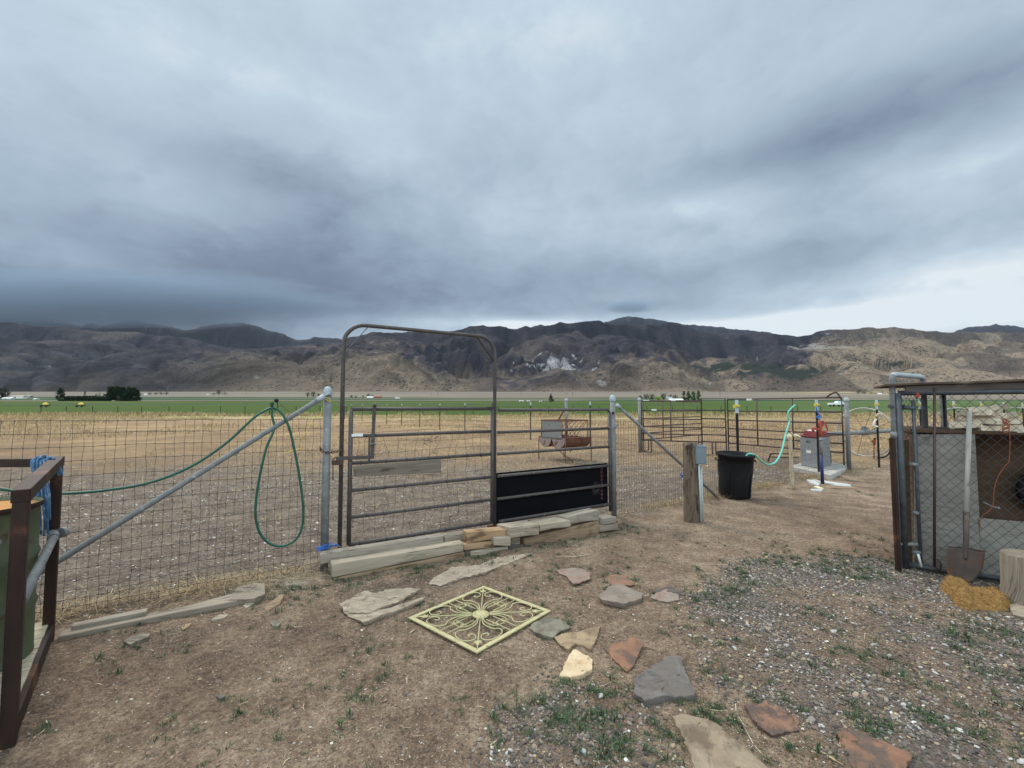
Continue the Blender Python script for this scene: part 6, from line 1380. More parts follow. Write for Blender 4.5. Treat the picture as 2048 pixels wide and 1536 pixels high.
WTS = [8, 8, 5, 2.2, .5, 3.2, .6, 4, 4]
def f1(X, Y): return gravel(X, Y)**.6*inview(X, Y)*np.clip(.35+(fbm(X*5, Y*5, 3, 33)-.3)*2.2, .05, 1)
P = seeds(36000, f1, -.2, 5.4, 1.1, 4.8, rs); sz = np.clip(np.exp(rs.normal(math.log(.0125), .42, len(P))), .005, .036)
tag(pebbles('gravel', P, sz, PAL, WTS, rs, ICO, ICF), kind='stuff')
def f2(X, Y): return (1-gravel(X, Y))*inview(X, Y)*(beyond(X, Y) < .1)*np.clip((fbm(X*3, Y*3, 3, 63)-.28)*3, .12, 1)*(.22+.78*(Y < 4))
P = seeds(46000, f2, -3.6, 8.0, .9, 9.0, rs); sz = np.clip(np.exp(rs.normal(math.log(.0062), .48, len(P))), .003, .024)
D1 = [(.30, .22, .16), (.20, .14, .10), (.12, .10, .09), (.45, .40, .34), (.62, .57, .50), (.34, .22, .13)]
tag(pebbles('dirt_pebbles', P, sz, D1, [5, 6, 5, 2.0, .9, 2.4], rs, OCT, OCF), kind='stuff')
def f3(X, Y): return inview(X, Y)*(beyond(X, Y) > -.1)*np.clip(1.25-Y/17, .05, 1)*np.clip((fbm(X*1.3, Y*1.3, 3, 83)-.25)*3, .1, 1)
P = seeds(42000, f3, -9, 13, 2.6, 19, rs); sz = np.clip(np.exp(rs.normal(math.log(.017), .4, len(P))), .007, .05)*(1+.02*P[:, 1])
tag(pebbles('pasture_gravel', P, sz, [(.09, .08, .075), (.17, .145, .125), (.28, .25, .22), (.40, .37, .33), (.60, .57, .52), (.24, .17, .12)], [5, 6, 5, 3.5, 1.8, 3], rs, OCT, OCF, .5), kind='stuff')
# litter of straw and twigs lying flat
def sticks(name, P, L, w_, cols_, rs, mat='straw', zup=.004):
    n = len(P); a = rs.uniform(0, 6.28, n); e = np.stack([np.cos(a), np.sin(a)], 1)*L[:, None]/2; s_ = np.stack([-np.sin(a), np.cos(a)], 1)*w_[:, None]
    k = rs.normal(0, .18, n)[:, None]*e[:, ::-1]*[1, -1]; z = gz(P[:, 0], P[:, 1])+zup+rs.uniform(0, .004, n); dz = rs.uniform(-.1, .1, n)*L
    def p(t, sd, zz_): q_ = P+e*t+k*(1-t*t)+s_*sd; return np.stack([q_[:, 0], q_[:, 1], z+zz_], 1)
    V = np.stack([p(-1, -1, -dz), p(-1, 1, -dz), p(0, -1, w_), p(0, 1, w_), p(1, -.3, dz), p(1, .3, dz)], 1).reshape(-1, 3)
    f = np.array([(0, 1, 3, 2), (2, 3, 5, 4)])[:, ::-1]; F = (f[None]+np.arange(n)[:, None, None]*6).reshape(-1, 4)
    pal = np.array(cols_); c = np.repeat(pal[rs.choice(len(pal), n)]*rs.uniform(.7, 1.2, (n, 1)), 6, 0)
    return npmesh(name, V, F, M[mat], cols=c, smooth=False)
def f4(X, Y): return inview(X, Y)*np.where(beyond(X, Y) > 0, .8, .25+.9*np.exp(-(beyond(X, Y)/.45)**2))*(fbm(X*2.5, Y*2.5, 3, 12) > .42)
P = seeds(9000, f4, -6, 9, 1.0, 12, rs)
tag(sticks('straw_litter', P, np.clip(np.exp(rs.normal(math.log(.035), .5, len(P))), .012, .14), rs.uniform(.0008, .0022, len(P)), [(.46, .37, .24), (.34, .25, .16), (.56, .48, .34), (.20, .14, .10)], rs), kind='stuff')
# blades of dry grass and weeds
def blades(name, P, Hh, Wd, lean, cols_, rs, mat, per=1, spread=.03, curl=.5, kind='stuff', zf=gz):
    P = np.repeat(P, per, 0)+rs.normal(0, 1, (len(P)*per, 2))*np.repeat(spread, per)[:, None]; Hh = np.repeat(Hh, per)*rs.uniform(.5, 1.15, len(P)); Wd = np.repeat(Wd, per)
    n = len(P); a = rs.uniform(0, 6.28, n); dr = np.stack([np.cos(a), np.sin(a)], 1); sd_ = np.stack([-np.sin(a), np.cos(a)], 1); ln = np.abs(rs.normal(0, lean, n))
    z0 = zf(P[:, 0], P[:, 1])-.004
    def lv(t): return P+dr*(Hh*ln*(t+curl*t*t))[:, None], z0+Hh*(t-.35*ln*t*t)
    out = []
    for t, ww in ((0, .7), (.5, 1.0), (1, .05)):
        c_, z = lv(t)
        for s_ in (-1, 1): q_ = c_+sd_*(Wd*ww*s_)[:, None]; out.append(np.stack([q_[:, 0], q_[:, 1], z], 1))
    V = np.stack(out, 1).reshape(-1, 3); f = np.array([(0, 1, 3, 2), (2, 3, 5, 4)]); F = (f[None]+np.arange(n)[:, None, None]*6).reshape(-1, 4)
    pal = np.array(cols_); c = np.repeat(pal[rs.choice(len(pal), n)]*rs.uniform(.7, 1.25, (n, 1)), 6, 0)
    return tag(npmesh(name, V, F, M[mat], cols=c, smooth=False), kind=kind)
def gpz(X, Y): return np.where(Y < 60, gz(X, Y), basez(Y))
DRY = [(.44, .32, .17), (.36, .26, .15), (.52, .40, .22), (.28, .21, .13)]
def f5(X, Y): px, py = proj(X, Y, 0*X); return (px > -60) & (px < 2110) & (fbm(X*.07, Y*.10, 5, 52)+.10*(Y > 52)-.04*(Y < 24) > .53)
rs = np.random.RandomState(9)
P = seeds(11000, f5, -75, 80, 13, 67, rs); d_ = P[:, 1]
blades('dry_grass', P, rs.uniform(.10, .26, len(P))*(1+.006*d_), .0035+.00022*d_, .55, DRY, rs, 'straw', per=7, spread=.05+.004*d_, zf=gpz)
P = seeds(2600, lambda X, Y: fbm(X*.15, Y*.1, 3, 57) > .40, -92, 96, 62, 74, rs)
blades('field_edge_grass', P, rs.uniform(.25, .75, len(P)), .030+0*P[:, 0], .5, DRY+[(.22, .20, .10)], rs, 'straw', per=8, spread=.35+0*P[:, 0], zf=gpz)
def f6(X, Y): px, py = proj(X, Y, 0*X); return (px > -60) & (px < 2110) & (beyond(X, Y) > 1.5)
P = seeds(2600, f6, -12, 26, 5, 24, rs); d_ = P[:, 1]
blades('sparse_dry_grass', P, rs.uniform(.05, .16, len(P)), .0018+.00018*d_, .8, DRY+[(.25, .2, .14)], rs, 'straw', per=6, spread=.04+.002*d_)
# straw along the fence foot
def f7(X, Y): b_ = beyond(X, Y); return inview(X, Y)*np.exp(-((b_-.06)/.13)**2)*np.where((X > -1.9) & (X < 1.3), .15, 1)*np.clip((fbm(X*2, Y*2, 3, 14)-.3)*3, .1, 1)
P = seeds(1700, f7, -5, 9, 2.2, 11, rs)
blades('fence_foot_grass', P, rs.uniform(.04, .15, len(P)), .0015+0*P[:, 0], 1.1, DRY+[(.30, .22, .15)], rs, 'straw', per=5, spread=.035+0*P[:, 0], curl=.9)
# dry tangle at the foot of the left post
q = random.Random(3); mb = MB()
for k in range(230):
    x = q.choice([q.gauss(565, 55), q.uniform(450, 660), q.gauss(600, 30)]); y = 1150+(650-x)*.20+q.gauss(0, 10)
    if x > 668: continue
    a = G(x, y)+Vector((0, 0, q.uniform(0, .03))); pts = [a]; d0 = Vector((q.gauss(0, 1), q.gauss(0, .6), q.uniform(.0, .9))).normalized(); L = q.uniform(.05, .20)
    for j in range(3): d0 = (d0+Vector((q.gauss(0, .6), q.gauss(0, .5), q.gauss(-.25, .35)))).normalized(); pts.append(pts[-1]+d0*L/3); pts[-1].z = max(.005, pts[-1].z)
    mb.tube(catmull(pts, 3), .0014, 3, caps=False)
o = mb.build('dry_tangle', M['stake']); tag(o, kind='stuff')
o = MB().tube(catmull([G(1096, 1118, .01), G(1120, 1112, .02), G(1150, 1113, .015), G(1178, 1108, .01)], 5), .003, 5).tube(catmull([G(1150, 1113, .015), G(1145, 1104, .02), G(1168, 1096, .01)], 5), .0025, 5).build('twig', M['stake']); tag(o, 'thin forked pale twig on the dirt in front of the brown beam', 'twig')
o = MB().tube(catmull([G(1485, 1448, .01), G(1497, 1470, .02), G(1508, 1490, .01), G(1527, 1512, .008)], 5), .003, 5).tube(catmull([G(1508, 1490, .012), G(1500, 1496, .02)], 3), .002, 4).build('twig', M['stake']); tag(o, 'pale forked twig between the long buff flagstone and the rough reddish rock', 'twig')
o = MB().tube(catmull([G(1281, 1292, .02), G(1295, 1294, .015), G(1308, 1299, .01)], 4), .004, 5).build('twig', M['wood_brown']); tag(o, 'short brown twig behind the rust red triangular flagstone', 'twig')
o = MB().tube(catmull([G(608, 1262, .01)+Vector((0, 0, 0)), G(820, 1266, .012), G(829, 1259, .01)][1:], 4), .004, 5).build('twig', M['stake']); tag(o, 'tiny pale twig left of the yellow green metal panel', 'twig')
# green weeds
GRN = [(.028, .062, .026), (.042, .085, .034), (.036, .072, .040), (.065, .105, .042), (.05, .075, .045)]
rs = np.random.RandomState(14)
big_ = [(720, 1398, 1.0), (815, 1312, .6), (700, 1175, 1.3), (660, 1168, 1.2), (640, 1190, 1.0), (625, 1205, .8), (730, 1165, 1.0), (755, 1158, .9), (690, 1160, 1.0), (820, 1150, .7), (845, 1143, .8), (870, 1135, .8), (900, 1130, .8), (925, 1125, .9), (950, 1118, .9), (975, 1120, 1.2), (985, 1110, 1.0), (1098, 1092, 1.0), (1135, 1088, .9), (1157, 1078, .8), (1240, 1060, 1.3), (1255, 1052, 1.4), (1268, 1056, 1.0), (1222, 1072, .9), (1290, 1095, .6), (1126, 1240, .8), (1148, 1250, .8), (1135, 1232, .6), (1125, 1360, 1.1), (1180, 1385, 1.2), (1195, 1380, 1.2), (1150, 1410, .9), (1215, 1440, 1.5), (1225, 1425, 1.4), (1205, 1460, 1.2), (1075, 1395, .8), (1065, 1410, .8), (1130, 1440, 1.0), (1120, 1470, 1.0), (1185, 1510, 1.4), (1230, 1500, 1.0), (1275, 1392, 1.1), (1320, 1460, 1.0), (1350, 1490, 1.2), (1420, 1440, 1.7), (1432, 1430, 1.5), (1445, 1448, 1.2), (1425, 1350, 1.1), (1440, 1346, 1.0), (1398, 1285, .9), (1725, 1140, 1.0), (1735, 1146, .8), (1740, 1215, 1.0), (1750, 1225, .9), (1640, 1260, .9), (1690, 1270, .8), (1760, 1280, .7), (1860, 1165, .6), (1850, 1230, .8), (1930, 1300, 1.2), (1975, 1330, 1.3), (1990, 1350, 1.3), (1940, 1345, .9), (1845, 1430, 1.1), (1860, 1440, 1.1), (2000, 1470, 1.6), (2030, 1485, 1.6), (2040, 1420, 1.3), (1730, 1450, 1.5), (1720, 1440, 1.2), (1745, 1465, 1.2), (1700, 1395, .9), (1640, 1330, .9), (1650, 1345, 1.0), (1550, 1310, .7), (1790, 1490, 1.0), (1690, 960, 1.6), (1705, 963, 1.5), (1720, 985, 1.4), (1740, 990, 1.2), (1612, 975, 1.2), (1590, 978, 1.1), (1675, 955, 1.2), (1590, 970, .8)]
Pb = []; Hb = []; Sb = []
for x, y, s_ in big_:
    g_ = G(x, y)
    for j in range(5): Pb.append((g_.x+rs.normal(0, .036*s_), g_.y+rs.normal(0, .036*s_))); Hb.append(.032*s_*rs.uniform(.5, 1.2)); Sb.append(.011*s_)
blades('green_weeds', np.array(Pb), np.array(Hb), np.array(Hb)*.06, 1.0, GRN, rs, 'leaf', per=13, spread=np.array(Sb)*1.3, curl=.4)
def f8(X, Y): return inview(X, Y)*(beyond(X, Y) < -.1)*np.clip(gravel(X, Y)*1.5+.16+.45*np.exp(-((beyond(X, Y)+.25)/.25)**2), 0, 1)*np.clip((fbm(X*2.2, Y*2.2, 3, 99)-.42)*6, .02, 1)
P = seeds(2900, f8, -3.4, 5, 1.0, 5.5, rs); hh_ = np.clip(np.exp(rs.normal(math.log(.022), .42, len(P))), .009, .045)
blades('small_weeds', P, hh_, hh_*.06, .85, GRN+[(.10, .12, .06)], rs, 'leaf', per=16, spread=.010+0*hh_, curl=.5)
o = MB().tube(catmull([pg(975, 1112, -.35), pg(972, 1100, -.35), pg(974, 1086, -.35)], 3), .002, 4).build('twig', M['stake']) if False else None

# ------------------------------------------------------------------ far trees, farms and poles
def landY(ybase, px=1024):
    ys_ = np.exp(np.linspace(math.log(62), math.log(2550), 4000)); iy = HOR-FP*(basez(ys_)-CAMZ)/ys_
    k = np.where(iy <= ybase)[0]; return float(ys_[k[0]]) if len(k) else 2550.0
def place(px, ybase):
    Y = landY(ybase); return Vector(((px-1024)/FP*Y, Y, landz(0, Y)))
def leafmat(name, c1, c2):
    m, nt, b = newmat(name); tcd = _new(nt, 'ShaderNodeTexCoord'); o = S(nt, tcd.outputs['Object'])
    col = ramp(nt, noise(nt, o, .9, 3, .6), [(.35, c1), (.65, c2)]); nt.links.new(col.k, b.inputs['Base Color']); b.inputs['Roughness'].default_value = .8; b.inputs['Specular IOR Level'].default_value = .15; return m
LF = {'dark': leafmat('dark foliage', (.010, .022, .012), (.022, .042, .020)), 'mid': leafmat('mid foliage', (.022, .055, .020), (.040, .085, .030)), 'lime': leafmat('lime foliage', (.16, .24, .02), (.24, .33, .04)), 'green': leafmat('green foliage', (.028, .075, .018), (.048, .11, .028)), 'olive': leafmat('olive foliage', (.035, .042, .022), (.06, .065, .035)), 'blue': leafmat('bluish foliage', (.025, .038, .034), (.045, .06, .05))}
def tree(px, yb, ytop, wpx, kind, leaf, label, group=None, n=700, trunk=.12):
    p = place(px, yb); k = p.y/FP; h = (yb-ytop)*k; w_ = wpx*k; rs_ = np.random.RandomState(int(px*7+yb*3)); s_ = max(.35, min(w_, h)*.09)
    t = thing('tree' if kind != 'pine' else 'pine_tree', label, 'tree', p, group)
    MB().tube([p-UPZ*.3, p+UPZ*h*.35, p+UPZ*h*.8], [w_*.045+.08, w_*.03+.06, .04], 6).tube([p+UPZ*h*.3, p+UPZ*h*.6+Vector((w_*.22, 0, 0))], [w_*.02+.05, .03], 5).tube([p+UPZ*h*.28, p+UPZ*h*.6-Vector((w_*.2, 0, 0))], [w_*.02+.05, .03], 5).build('trunk', M['pole'], t)
    # clump centres fill an uneven crown
    nc = 26; C_ = []
    while len(C_) < nc:
        u = rs_.uniform(-1, 1, 3)
        if kind == 'pine':
            zz_ = rs_.uniform(0, 1); r_ = (1-zz_)*.9+.06; a = rs_.uniform(0, 6.28); rad = r_*math.sqrt(rs_.uniform(.2, 1)); C_.append((math.cos(a)*rad*.5*w_, math.sin(a)*rad*.5*w_, h*(trunk+(1-trunk)*zz_), .16*w_*(1.15-zz_)))
        elif np.dot(u, u) < 1:
            sq = 1.0 if kind == 'round' else .9
            zf_ = trunk+(1-trunk)*(u[2]*.44+.5)
            if kind == 'poplar': zf_ = trunk*.5+(1-trunk*.5)*rs_.uniform(.03, .95); r2 = .5*math.sin(min(1, (zf_+.22))*math.pi)**.4; u = u*np.array([r2*2, r2*2, 1])
            C_.append((u[0]*.42*w_*sq, u[1]*.42*w_*sq, h*zf_, rs_.uniform(.10, .17)*max(w_, h*.5)))
    C_ = np.array(C_); id_ = rs_.choice(nc, n); off = rs_.normal(0, .55, (n, 3)); P_ = C_[id_, :3]+off*C_[id_, 3:4]; P_[:, 2] = np.clip(P_[:, 2], h*trunk*.5, h*1.01)
    a_ = rs_.normal(0, 1, (n, 3)); a_ /= np.linalg.norm(a_, axis=1)[:, None]; b_ = np.cross(a_, rs_.normal(0, 1, (n, 3))); b_ /= np.linalg.norm(b_, axis=1)[:, None]; sz_ = (s_*rs_.uniform(.5, 1.2, n))[:, None]
    V = np.stack([P_-a_*sz_*.6, P_+b_*sz_*.5, P_+a_*sz_*.6, P_-b_*sz_*.5], 1).reshape(-1, 3)+np.array(p)
    npmesh('crown', V, np.arange(4*n).reshape(-1, 4), LF[leaf], smooth=False, parent=t, origin=tuple(p))
    return t
G1 = 'trees of the dark windbreak at the left'
tree(4, 797, 776, 26, 'round', 'dark', 'dark round tree cut by the left edge of the view beside white sheds')
tree(120.5, 802, 776, 20, 'poplar', 'dark', 'single dark upright tree left of the low hedge in the green field', None, 1100, .03)
for x, yt, w_, lab in [(222, 775, 18, 'tall dark tree at the left end of the dense windbreak'), (234, 774, 17, 'tall dark tree second from the left in the dense windbreak'), (246, 776, 17, 'tall dark tree in the middle of the dense windbreak'), (257, 775, 17, 'tall dark tree fourth from the left in the dense windbreak'), (267, 777, 16, 'dark tree next to the right end of the dense windbreak'), (275, 781, 12, 'shorter dark tree at the right end of the dense windbreak')]:
    tree(x, 802, yt-1, w_*1.45, 'poplar', 'dark', lab, G1, 2000, .01)
tree(170, 800, 783, 9, 'poplar', 'olive', 'thin olive tree rising behind the low hedge, left of the pair', None, 400)
tree(193, 800, 786, 9, 'poplar', 'dark', 'small dark conical tree rising from the low hedge', None, 400)
tree(199, 799, 784, 6, 'poplar', 'olive', 'thin olive tree rising behind the low hedge, right of the pair', None, 300)
hd = thing('hedge', 'low dark hedge running from the single tree to the dense windbreak', 'hedge', place(175, 802)); hp_ = place(175, 802); kk = hp_.y/FP
rs_ = np.random.RandomState(4); n = 3200; xx = rs_.uniform(-45, 42, n); hh2 = (5+3.5*fbm(xx*.12, xx*0, 3, 8)); P_ = np.stack([xx*kk, rs_.normal(0, 2.0, n), rs_.uniform(0, 1, n)*hh2*kk*1.35], 1)
a_ = rs_.normal(0, 1, (n, 3)); a_ /= np.linalg.norm(a_, axis=1)[:, None]; b_ = np.cross(a_, rs_.normal(0, 1, (n, 3))); b_ /= np.linalg.norm(b_, axis=1)[:, None]
V = np.stack([P_-a_*.55, P_+b_*.5, P_+a_*.55, P_-b_*.5], 1).reshape(-1, 3)+np.array(hp_)
npmesh('hedge_foliage', V, np.arange(4*n).reshape(-1, 4), LF['dark'], smooth=False, parent=hd, origin=tuple(hp_))
FT = 'small far trees along the valley'
for (x, yb, yt, w_, kd, lf, lab) in [(300, 789.5, 784, 9, 'round', 'blue', 'far low tree left in the row beyond the windbreak'), (312, 789.5, 784, 9, 'round', 'dark', 'far low tree second in the row beyond the windbreak'), (322, 789.5, 783.5, 9, 'round', 'blue', 'far low tree third in the row beyond the windbreak'), (332, 789.5, 783, 10, 'round', 'dark', 'far low tree right in the row beyond the windbreak'),
    (437, 789.5, 779, 11, 'round', 'blue', 'far dark tree tallest in the clump above the hanging hose'), (449, 789.5, 784, 12, 'round', 'blue', 'far low tree right in the clump above the hanging hose'), (428, 789.5, 785, 9, 'round', 'dark', 'far low tree left in the clump above the hanging hose'),
    (615, 794, 784, 12, 'round', 'mid', 'far tree left of the pair behind the diagonal pipe top'), (627, 794, 783, 12, 'round', 'dark', 'far tree right of the pair behind the diagonal pipe top'), (637, 794, 786, 9, 'round', 'mid', 'far small tree just left of the capped post top'),
    (737, 795, 786, 8, 'round', 'dark', 'far small tree beside the white roofed farm in the tall gate'), (745, 795, 789, 6, 'round', 'dark', 'far tiny tree right of the white roofed farm in the tall gate'), (703, 796, 790, 7, 'round', 'dark', 'far small dark tree near the left side of the tall gate'), (712, 796, 791, 8, 'round', 'blue', 'far small blue green tree inside the tall gate'), (726, 795, 790, 5, 'round', 'dark', 'far tiny dark tree left of the white roofed farm'),
    (1281, 800, 789, 10, 'round', 'blue', 'greyish tree at the left end of the farm grove'), (1292, 801, 787, 13, 'round', 'dark', 'dark tree second in the farm grove'), (1304, 801, 786, 13, 'round', 'dark', 'dark tree left behind the lime green tree'), (1327, 800, 786, 14, 'round', 'dark', 'dark tree right behind the lime green tree'), (1340, 799, 788, 10, 'round', 'dark', 'dark tree behind the left end of the long white shed'), (1350, 799, 789, 10, 'round', 'dark', 'dark tree behind the middle of the long white shed'),
    (1717, 787.5, 779, 12, 'round', 'dark', 'dark far tree left in the village clump on the right'), (1729, 788, 780, 13, 'round', 'dark', 'dark far tree middle in the village clump on the right'), (1742, 788, 783, 10, 'round', 'mid', 'far tree right in the village clump on the right'), (1765, 788, 783, 12, 'round', 'blue', 'far bluish tree near the kennel gate top'), (1778, 788, 784, 10, 'round', 'dark', 'far dark tree nearest to the kennel gate top'), (1752, 788, 785, 8, 'round', 'olive', 'far olive tree between the village and the kennel'),
    (1604, 777, 774, 6, 'round', 'olive', 'tiny far tree left on the tan slope above the corral'), (1615, 777, 774, 7, 'round', 'dark', 'tiny far tree middle on the tan slope above the corral'), (1640, 777.5, 774.5, 6, 'round', 'dark', 'tiny far tree right on the tan slope above the corral')]:
    if yb < 784: continue
    tree(x, yb, yt, w_, kd, lf, lab, FT, 320, .05)
tree(1316, 802, 791.5, 15, 'round', 'lime', 'bright lime green round tree in front of the dark farm grove', None, 700, .1)
for x, yt, w_, lab in [(1368, 782, 13, 'fresh green tree left of the tall green row beside the white shed'), (1377, 780, 14, 'fresh green tree second in the tall green row beside the white shed'), (1387, 780.5, 14, 'fresh green tree third in the tall green row beside the white shed'), (1397, 781, 13, 'fresh green tree right in the tall green row beside the white shed')]:
    tree(x, 802, yt, w_, 'poplar', 'green', lab, 'tall green trees beside the white shed', 900, .04)
tree(1102, 804, 787.5, 13, 'pine', 'dark', 'lone dark conical pine in the green field above the hay feeder', None, 900, .02)
# farm buildings
def shed(px0, px1, yb, yt, wall, roof, label, name='shed', deep=.5, gable=.45, door=True):
    p0, p1 = place(px0, yb), place(px1, yb); h = (yb-yt)*p0.y/FP; L = (p1-p0).length; dpt = max(6, L*deep); hw = h*(1-gable)
    t = thing(name, label, 'building', (p0+p1)/2)
    x0, x1, y0, y1, z = p0.x, p1.x, p0.y, p0.y+dpt, p0.z-.3
    MB().hexa([Vector(v) for v in [(x0, y0, z), (x1, y0, z), (x1, y1, z), (x0, y1, z), (x0, y0, z+hw), (x1, y0, z+hw), (x1, y1, z+hw), (x0, y1, z+hw)]]).build('wall', M[wall], t)
    ym = (y0+y1)/2; e_ = .04*L
    MB().add([Vector(v) for v in [(x0-e_, y0-.4, z+hw), (x1+e_, y0-.4, z+hw), (x1+e_, ym, z+h), (x0-e_, ym, z+h), (x1+e_, y1+.4, z+hw), (x0-e_, y1+.4, z+hw)]], [(0, 1, 2, 3), (3, 2, 4, 5), (0, 3, 5), (1, 4, 2), (0, 5, 4, 1)]).build('roof', M[roof], t)
    if door: MB().box(((x0*.6+x1*.4), y0-.05, z+hw*.42), (L*.12, .1, hw*.7)).build('door', M['fardark'], t)
    return t
shed(1341, 1366, 803, 796.5, 'farwhite', 'farwhite', 'long white farm shed right of the lime green tree', 'long_shed', .35, .45)
shed(1366, 1376, 803, 800, 'farwhite', 'farwhite', 'low white annex joined to the right of the long white shed', 'annex', .5, .3, False)
shed(1334, 1345, 801, 793, 'fartan', 'farroof', 'grey roofed farmhouse between the dark grove and the long white shed', 'farmhouse', .7)
shed(1289, 1299, 803, 799.5, 'farwhite', 'farwhite', 'small white shed left of the lime green tree', 'shed', .4, .4, False)
shed(4, 22, 798.5, 794.5, 'farwhite', 'farwhite', 'low white shed at the far left edge', 'shed', .3, .4)
shed(20, 46, 797, 790, 'farwhite', 'fartan', 'larger pale shed behind the low white shed at the far left', 'shed', .3, .4)
shed(46, 60, 796, 790, 'fartan', 'farroof', 'tan roofed shed at the right end of the far left farm', 'shed', .3, .4)
shed(66, 71, 799, 796, 'farwhite', 'farwhite', 'tiny white hut alone right of the far left farm', 'hut', .5, .4, False)
shed(734, 746, 796, 792.5, 'farwhite', 'farwhite', 'small white farm building seen through the tall gate', 'farm_building', .5, .4, False)
shed(749, 761, 796, 791.5, 'farred', 'farred', 'small red barn seen through the tall gate', 'barn', .5, .45, False)
shed(790, 799, 797, 794, 'farwhite', 'farroof', 'tiny white house right of the red barn', 'house', .5, .45, False)
shed(288, 293, 790, 787.5, 'farwhite', 'farwhite', 'tiny white house left of the far low tree row', 'house', .5, .45, False)
shed(1757, 1765, 788.5, 786, 'farwhite', 'farwhite', 'tiny white house in the village clump on the right', 'house', .5, .45, False)
shed(412, 419, 790, 787.5, 'farwhite', 'farroof', 'tiny white house left of the clump above the hanging hose', 'house', .5, .45, False)
def trailer(px0, px1, yb, yt, label):
    p0, p1 = place(px0, yb), place(px1, yb); h = (yb-yt)*p0.y/FP; t = thing('trailer', label, 'trailer', (p0+p1)/2, 'white trailers in the green field'); L = (p1-p0).length
    MB().box(((p0.x+p1.x)/2, p0.y, p0.z+h*.58), (L, 2.4, h*.84)).build('body', M['farwhite'], t, bevel=.2)
    for f in (.4, .6): MB().lathe(Vector((p0.x+(p1.x-p0.x)*f, p0.y-1.25, p0.z+.4)), [(.001, 0), (.4, 0), (.4, .25), (.001, .25)], 10, ax=Matrix.Rotation(R(90), 3, 'X')).build('wheel', M['fardark'], t)
trailer(1038, 1047, 804, 801, 'white trailer left of the three in the field above the pipe gate')
trailer(1054, 1060, 804, 801, 'white trailer middle of the three in the field above the pipe gate')
trailer(1078, 1084, 804.5, 802, 'white trailer right of the three, nearest the lone pine')
# white vehicle behind the corral
pv = place(1672, 803.5); pv = Vector((648/870*150, 150, landz(0, 150)))
t = thing('pickup_truck', 'white pickup truck roof showing over the right end of the corral panel', 'truck', pv)
MB().box(pv+UPZ*.85, (5.0, 1.9, .7)).build('body', M['farwhite'], t, bevel=.15)
MB().add([pv+Vector(v) for v in [(-.3, -.85, 1.2), (2.0, -.85, 1.2), (2.0, .85, 1.2), (-.3, .85, 1.2), (.2, -.75, 1.85), (1.6, -.75, 1.85), (1.6, .75, 1.85), (.2, .75, 1.85)]], [(0, 1, 5, 4), (1, 2, 6, 5), (2, 3, 7, 6), (3, 0, 4, 7), (4, 5, 6, 7)]).build('cab', M['farwhite'], t)
for sx in (-1.5, 1.5):
    for sy in (-.95, .75): MB().lathe(pv+Vector((sx, sy+.2, .4)), [(.001, 0), (.4, 0), (.4, .2), (.001, .2)], 12, ax=Matrix.Rotation(R(90), 3, 'X')).build('wheel', M['fardark'], t)
# utility poles
pole0 = None
for k, (x, yb, yt) in enumerate([(668, 791.5, 778), (492, 789, 777), (862, 791.5, 777), (875, 791.5, 779), (1042, 790, 778), (1133, 790, 778), (1145, 792, 777), (1274, 789, 773), (1282, 789, 774), (1390, 787.5, 772), (1405, 788, 772), (1532, 787, 775), (1568, 789, 777), (1660, 788, 776), (1715, 790, 777), (1440, 793, 781)]):
    p = place(x, yb)
    if pole0 is None:
        pole0 = thing('utility_pole', 'thin far wooden utility pole on the valley floor', 'utility pole', p, 'far utility poles'); hz_ = 22
        MB().tube([p, p+UPZ*hz_], [.42, .30], 6).build('pole', M['pole'], pole0); MB().beam(p+UPZ*(hz_-2)-Vector((2.6, 0, 0)), p+UPZ*(hz_-2)+Vector((2.6, 0, 0)), .35, .35).build('crossarm', M['pole'], pole0)
    else: dup(pole0, p)
# second sprinkler line far out in the crop, with two yellow drive carts
sp0 = thing('sprinkler_line', 'far thin sprinkler pipe on small wheels crossing the green field', 'irrigation pipe', (0, 135, landz(0, 135)))
zl = landz(0, 135)+.85
MB().tube([Vector((-170, 135, zl)), Vector((60, 140, zl+.1))], .07, 6).build('main_pipe', M['galv_old'], sp0)
for k in range(20):
    x = -168+k*11.9; y = 135+(x+170)*.0217; o = MB().tube([Vector((x, y+math.cos(a)*.75, zl+math.sin(a)*.75))+Vector((math.cos(a)*.35, 0, 0)) for a in [j*math.pi/8 for j in range(16)]], .035, 5, closed=True).tube([Vector((x-.3, y-.7, zl)), Vector((x+.3, y+.7, zl))], .03, 4).tube([Vector((x, y, zl-.78)), Vector((x, y, zl+.8))], .03, 4).build('wheel', M['galv_old'], sp0)
for px, lab in ((92, 'rounded yellow drive cart on the far sprinkler line, left one'), (163, 'rounded yellow drive cart on the far sprinkler line, right one')):
    x = (px-1024)/FP*134; p = Vector((x, 134, landz(0, 134)))
    t = thing('drive_cart', lab, 'drive cart', p, 'yellow drive carts on the sprinkler line')
    MB().lathe(p+UPZ*.75, [(.75, 0), (.7, .35), (.45, .6), (.001, .7)], 14, sx=1.1, sy=.7).build('hood', M['insul'], t)
    MB().box(p+UPZ*.6, (1.9, 1.0, .3)).build('chassis', M['fardark'], t)
    for s_ in (-.75, .75): MB().lathe(p+Vector((s_, -.4, .4)), [(.001, 0), (.4, 0), (.4, .2), (.001, .2)], 12, ax=Matrix.Rotation(R(90), 3, 'X')).build('wheel', M['fardark'], t)

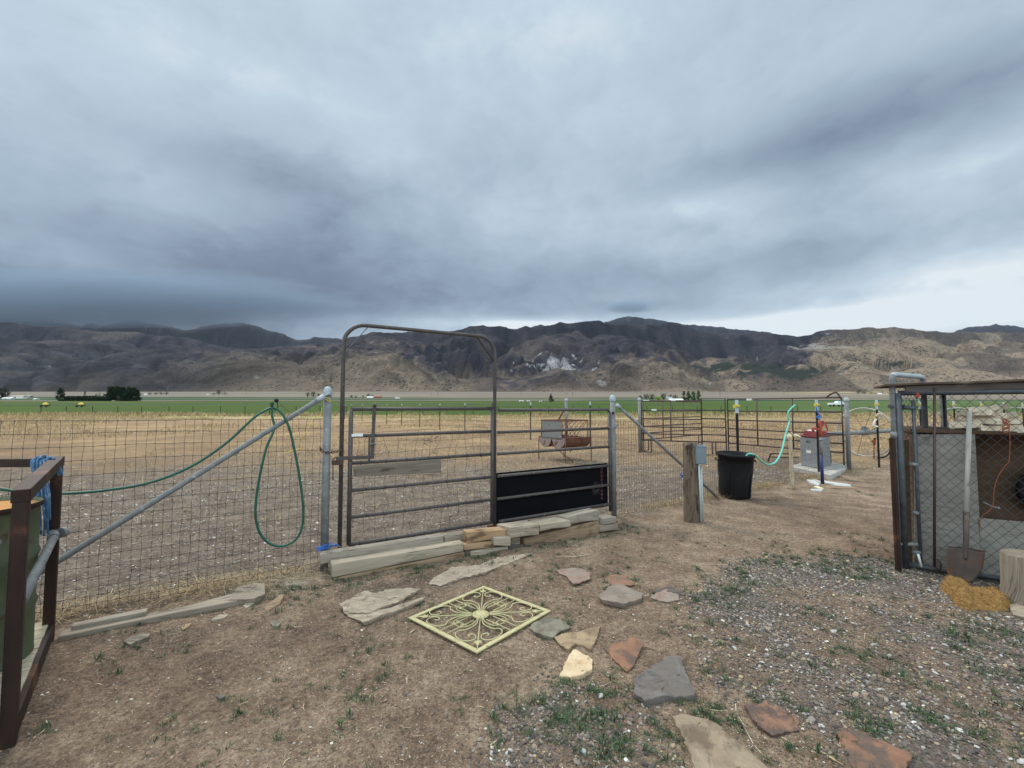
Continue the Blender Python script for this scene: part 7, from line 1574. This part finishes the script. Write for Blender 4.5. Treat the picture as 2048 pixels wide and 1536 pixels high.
# ------------------------------------------------------------------ air
hz = MB().hexa([Vector(v) for v in [(-22500, -700, -2), (22500, -700, -2), (22500, 11900, -2), (-22500, 11900, -2), (-22500, -700, 2700), (22500, -700, 2700), (22500, 11900, 2700), (-22500, 11900, 2700)]])
m = bpy.data.materials.new('air'); m.use_nodes = True; nt = m.node_tree; nt.nodes.remove(nt.nodes['Principled BSDF'])
pv_ = nt.nodes.new('ShaderNodeVolumePrincipled'); pv_.inputs['Density'].default_value = 0.9e-5; pv_.inputs['Color'].default_value = (.62, .72, .90, 1)
nt.links.new(pv_.outputs[0], nt.nodes['Material Output'].inputs['Volume'])
tag(hz.build('haze', m), kind='stuff')

# low cloud resting on the far left range and on the centre summit: nested soft masses
mc = {}
def cloud(cpx, cpy, Yc, rx, ry, rz, dens, seed):
    c_ = Vector(((cpx-1024)/FP*Yc, Yc, CAMZ+Yc*(HOR-cpy)/FP)); bm = bmesh.new(); bmesh.ops.create_icosphere(bm, subdivisions=5, radius=1)
    for v in bm.verts:
        k = 1+.35*mnoise.noise(v.co*1.7+Vector((seed, 0, 0)))+.16*mnoise.noise(v.co*4.5+Vector((0, seed, 0)))+.07*mnoise.noise(v.co*11+Vector((0, seed, 0))); v.co = Vector((v.co.x*rx, v.co.y*ry, v.co.z*rz))*k
    me = bpy.data.meshes.new('low_cloud'); bm.to_mesh(me); bm.free(); o = bpy.data.objects.new('low_cloud', me); C.objects.link(o); o.location = c_
    if dens not in mc:
        m = bpy.data.materials.new('cloud mass'); m.use_nodes = True; nt = m.node_tree; nt.nodes.remove(nt.nodes['Principled BSDF']); v_ = nt.nodes.new('ShaderNodeVolumePrincipled')
        v_.inputs['Density'].default_value = dens; v_.inputs['Color'].default_value = (.36, .45, .57, 1); nt.links.new(v_.outputs[0], nt.nodes['Material Output'].inputs['Volume']); mc[dens] = m
    me.materials.append(mc[dens]); tag(o, kind='stuff')
for k in range(5): cloud(60, 597, 8300, 6600-k*280, 800, 560-k*66, .00040, k*3.1)
for k in range(3): cloud(1262, 612, 9300, 620-k*110, 300, 130-k*24, .0011, 40+k*2.3)
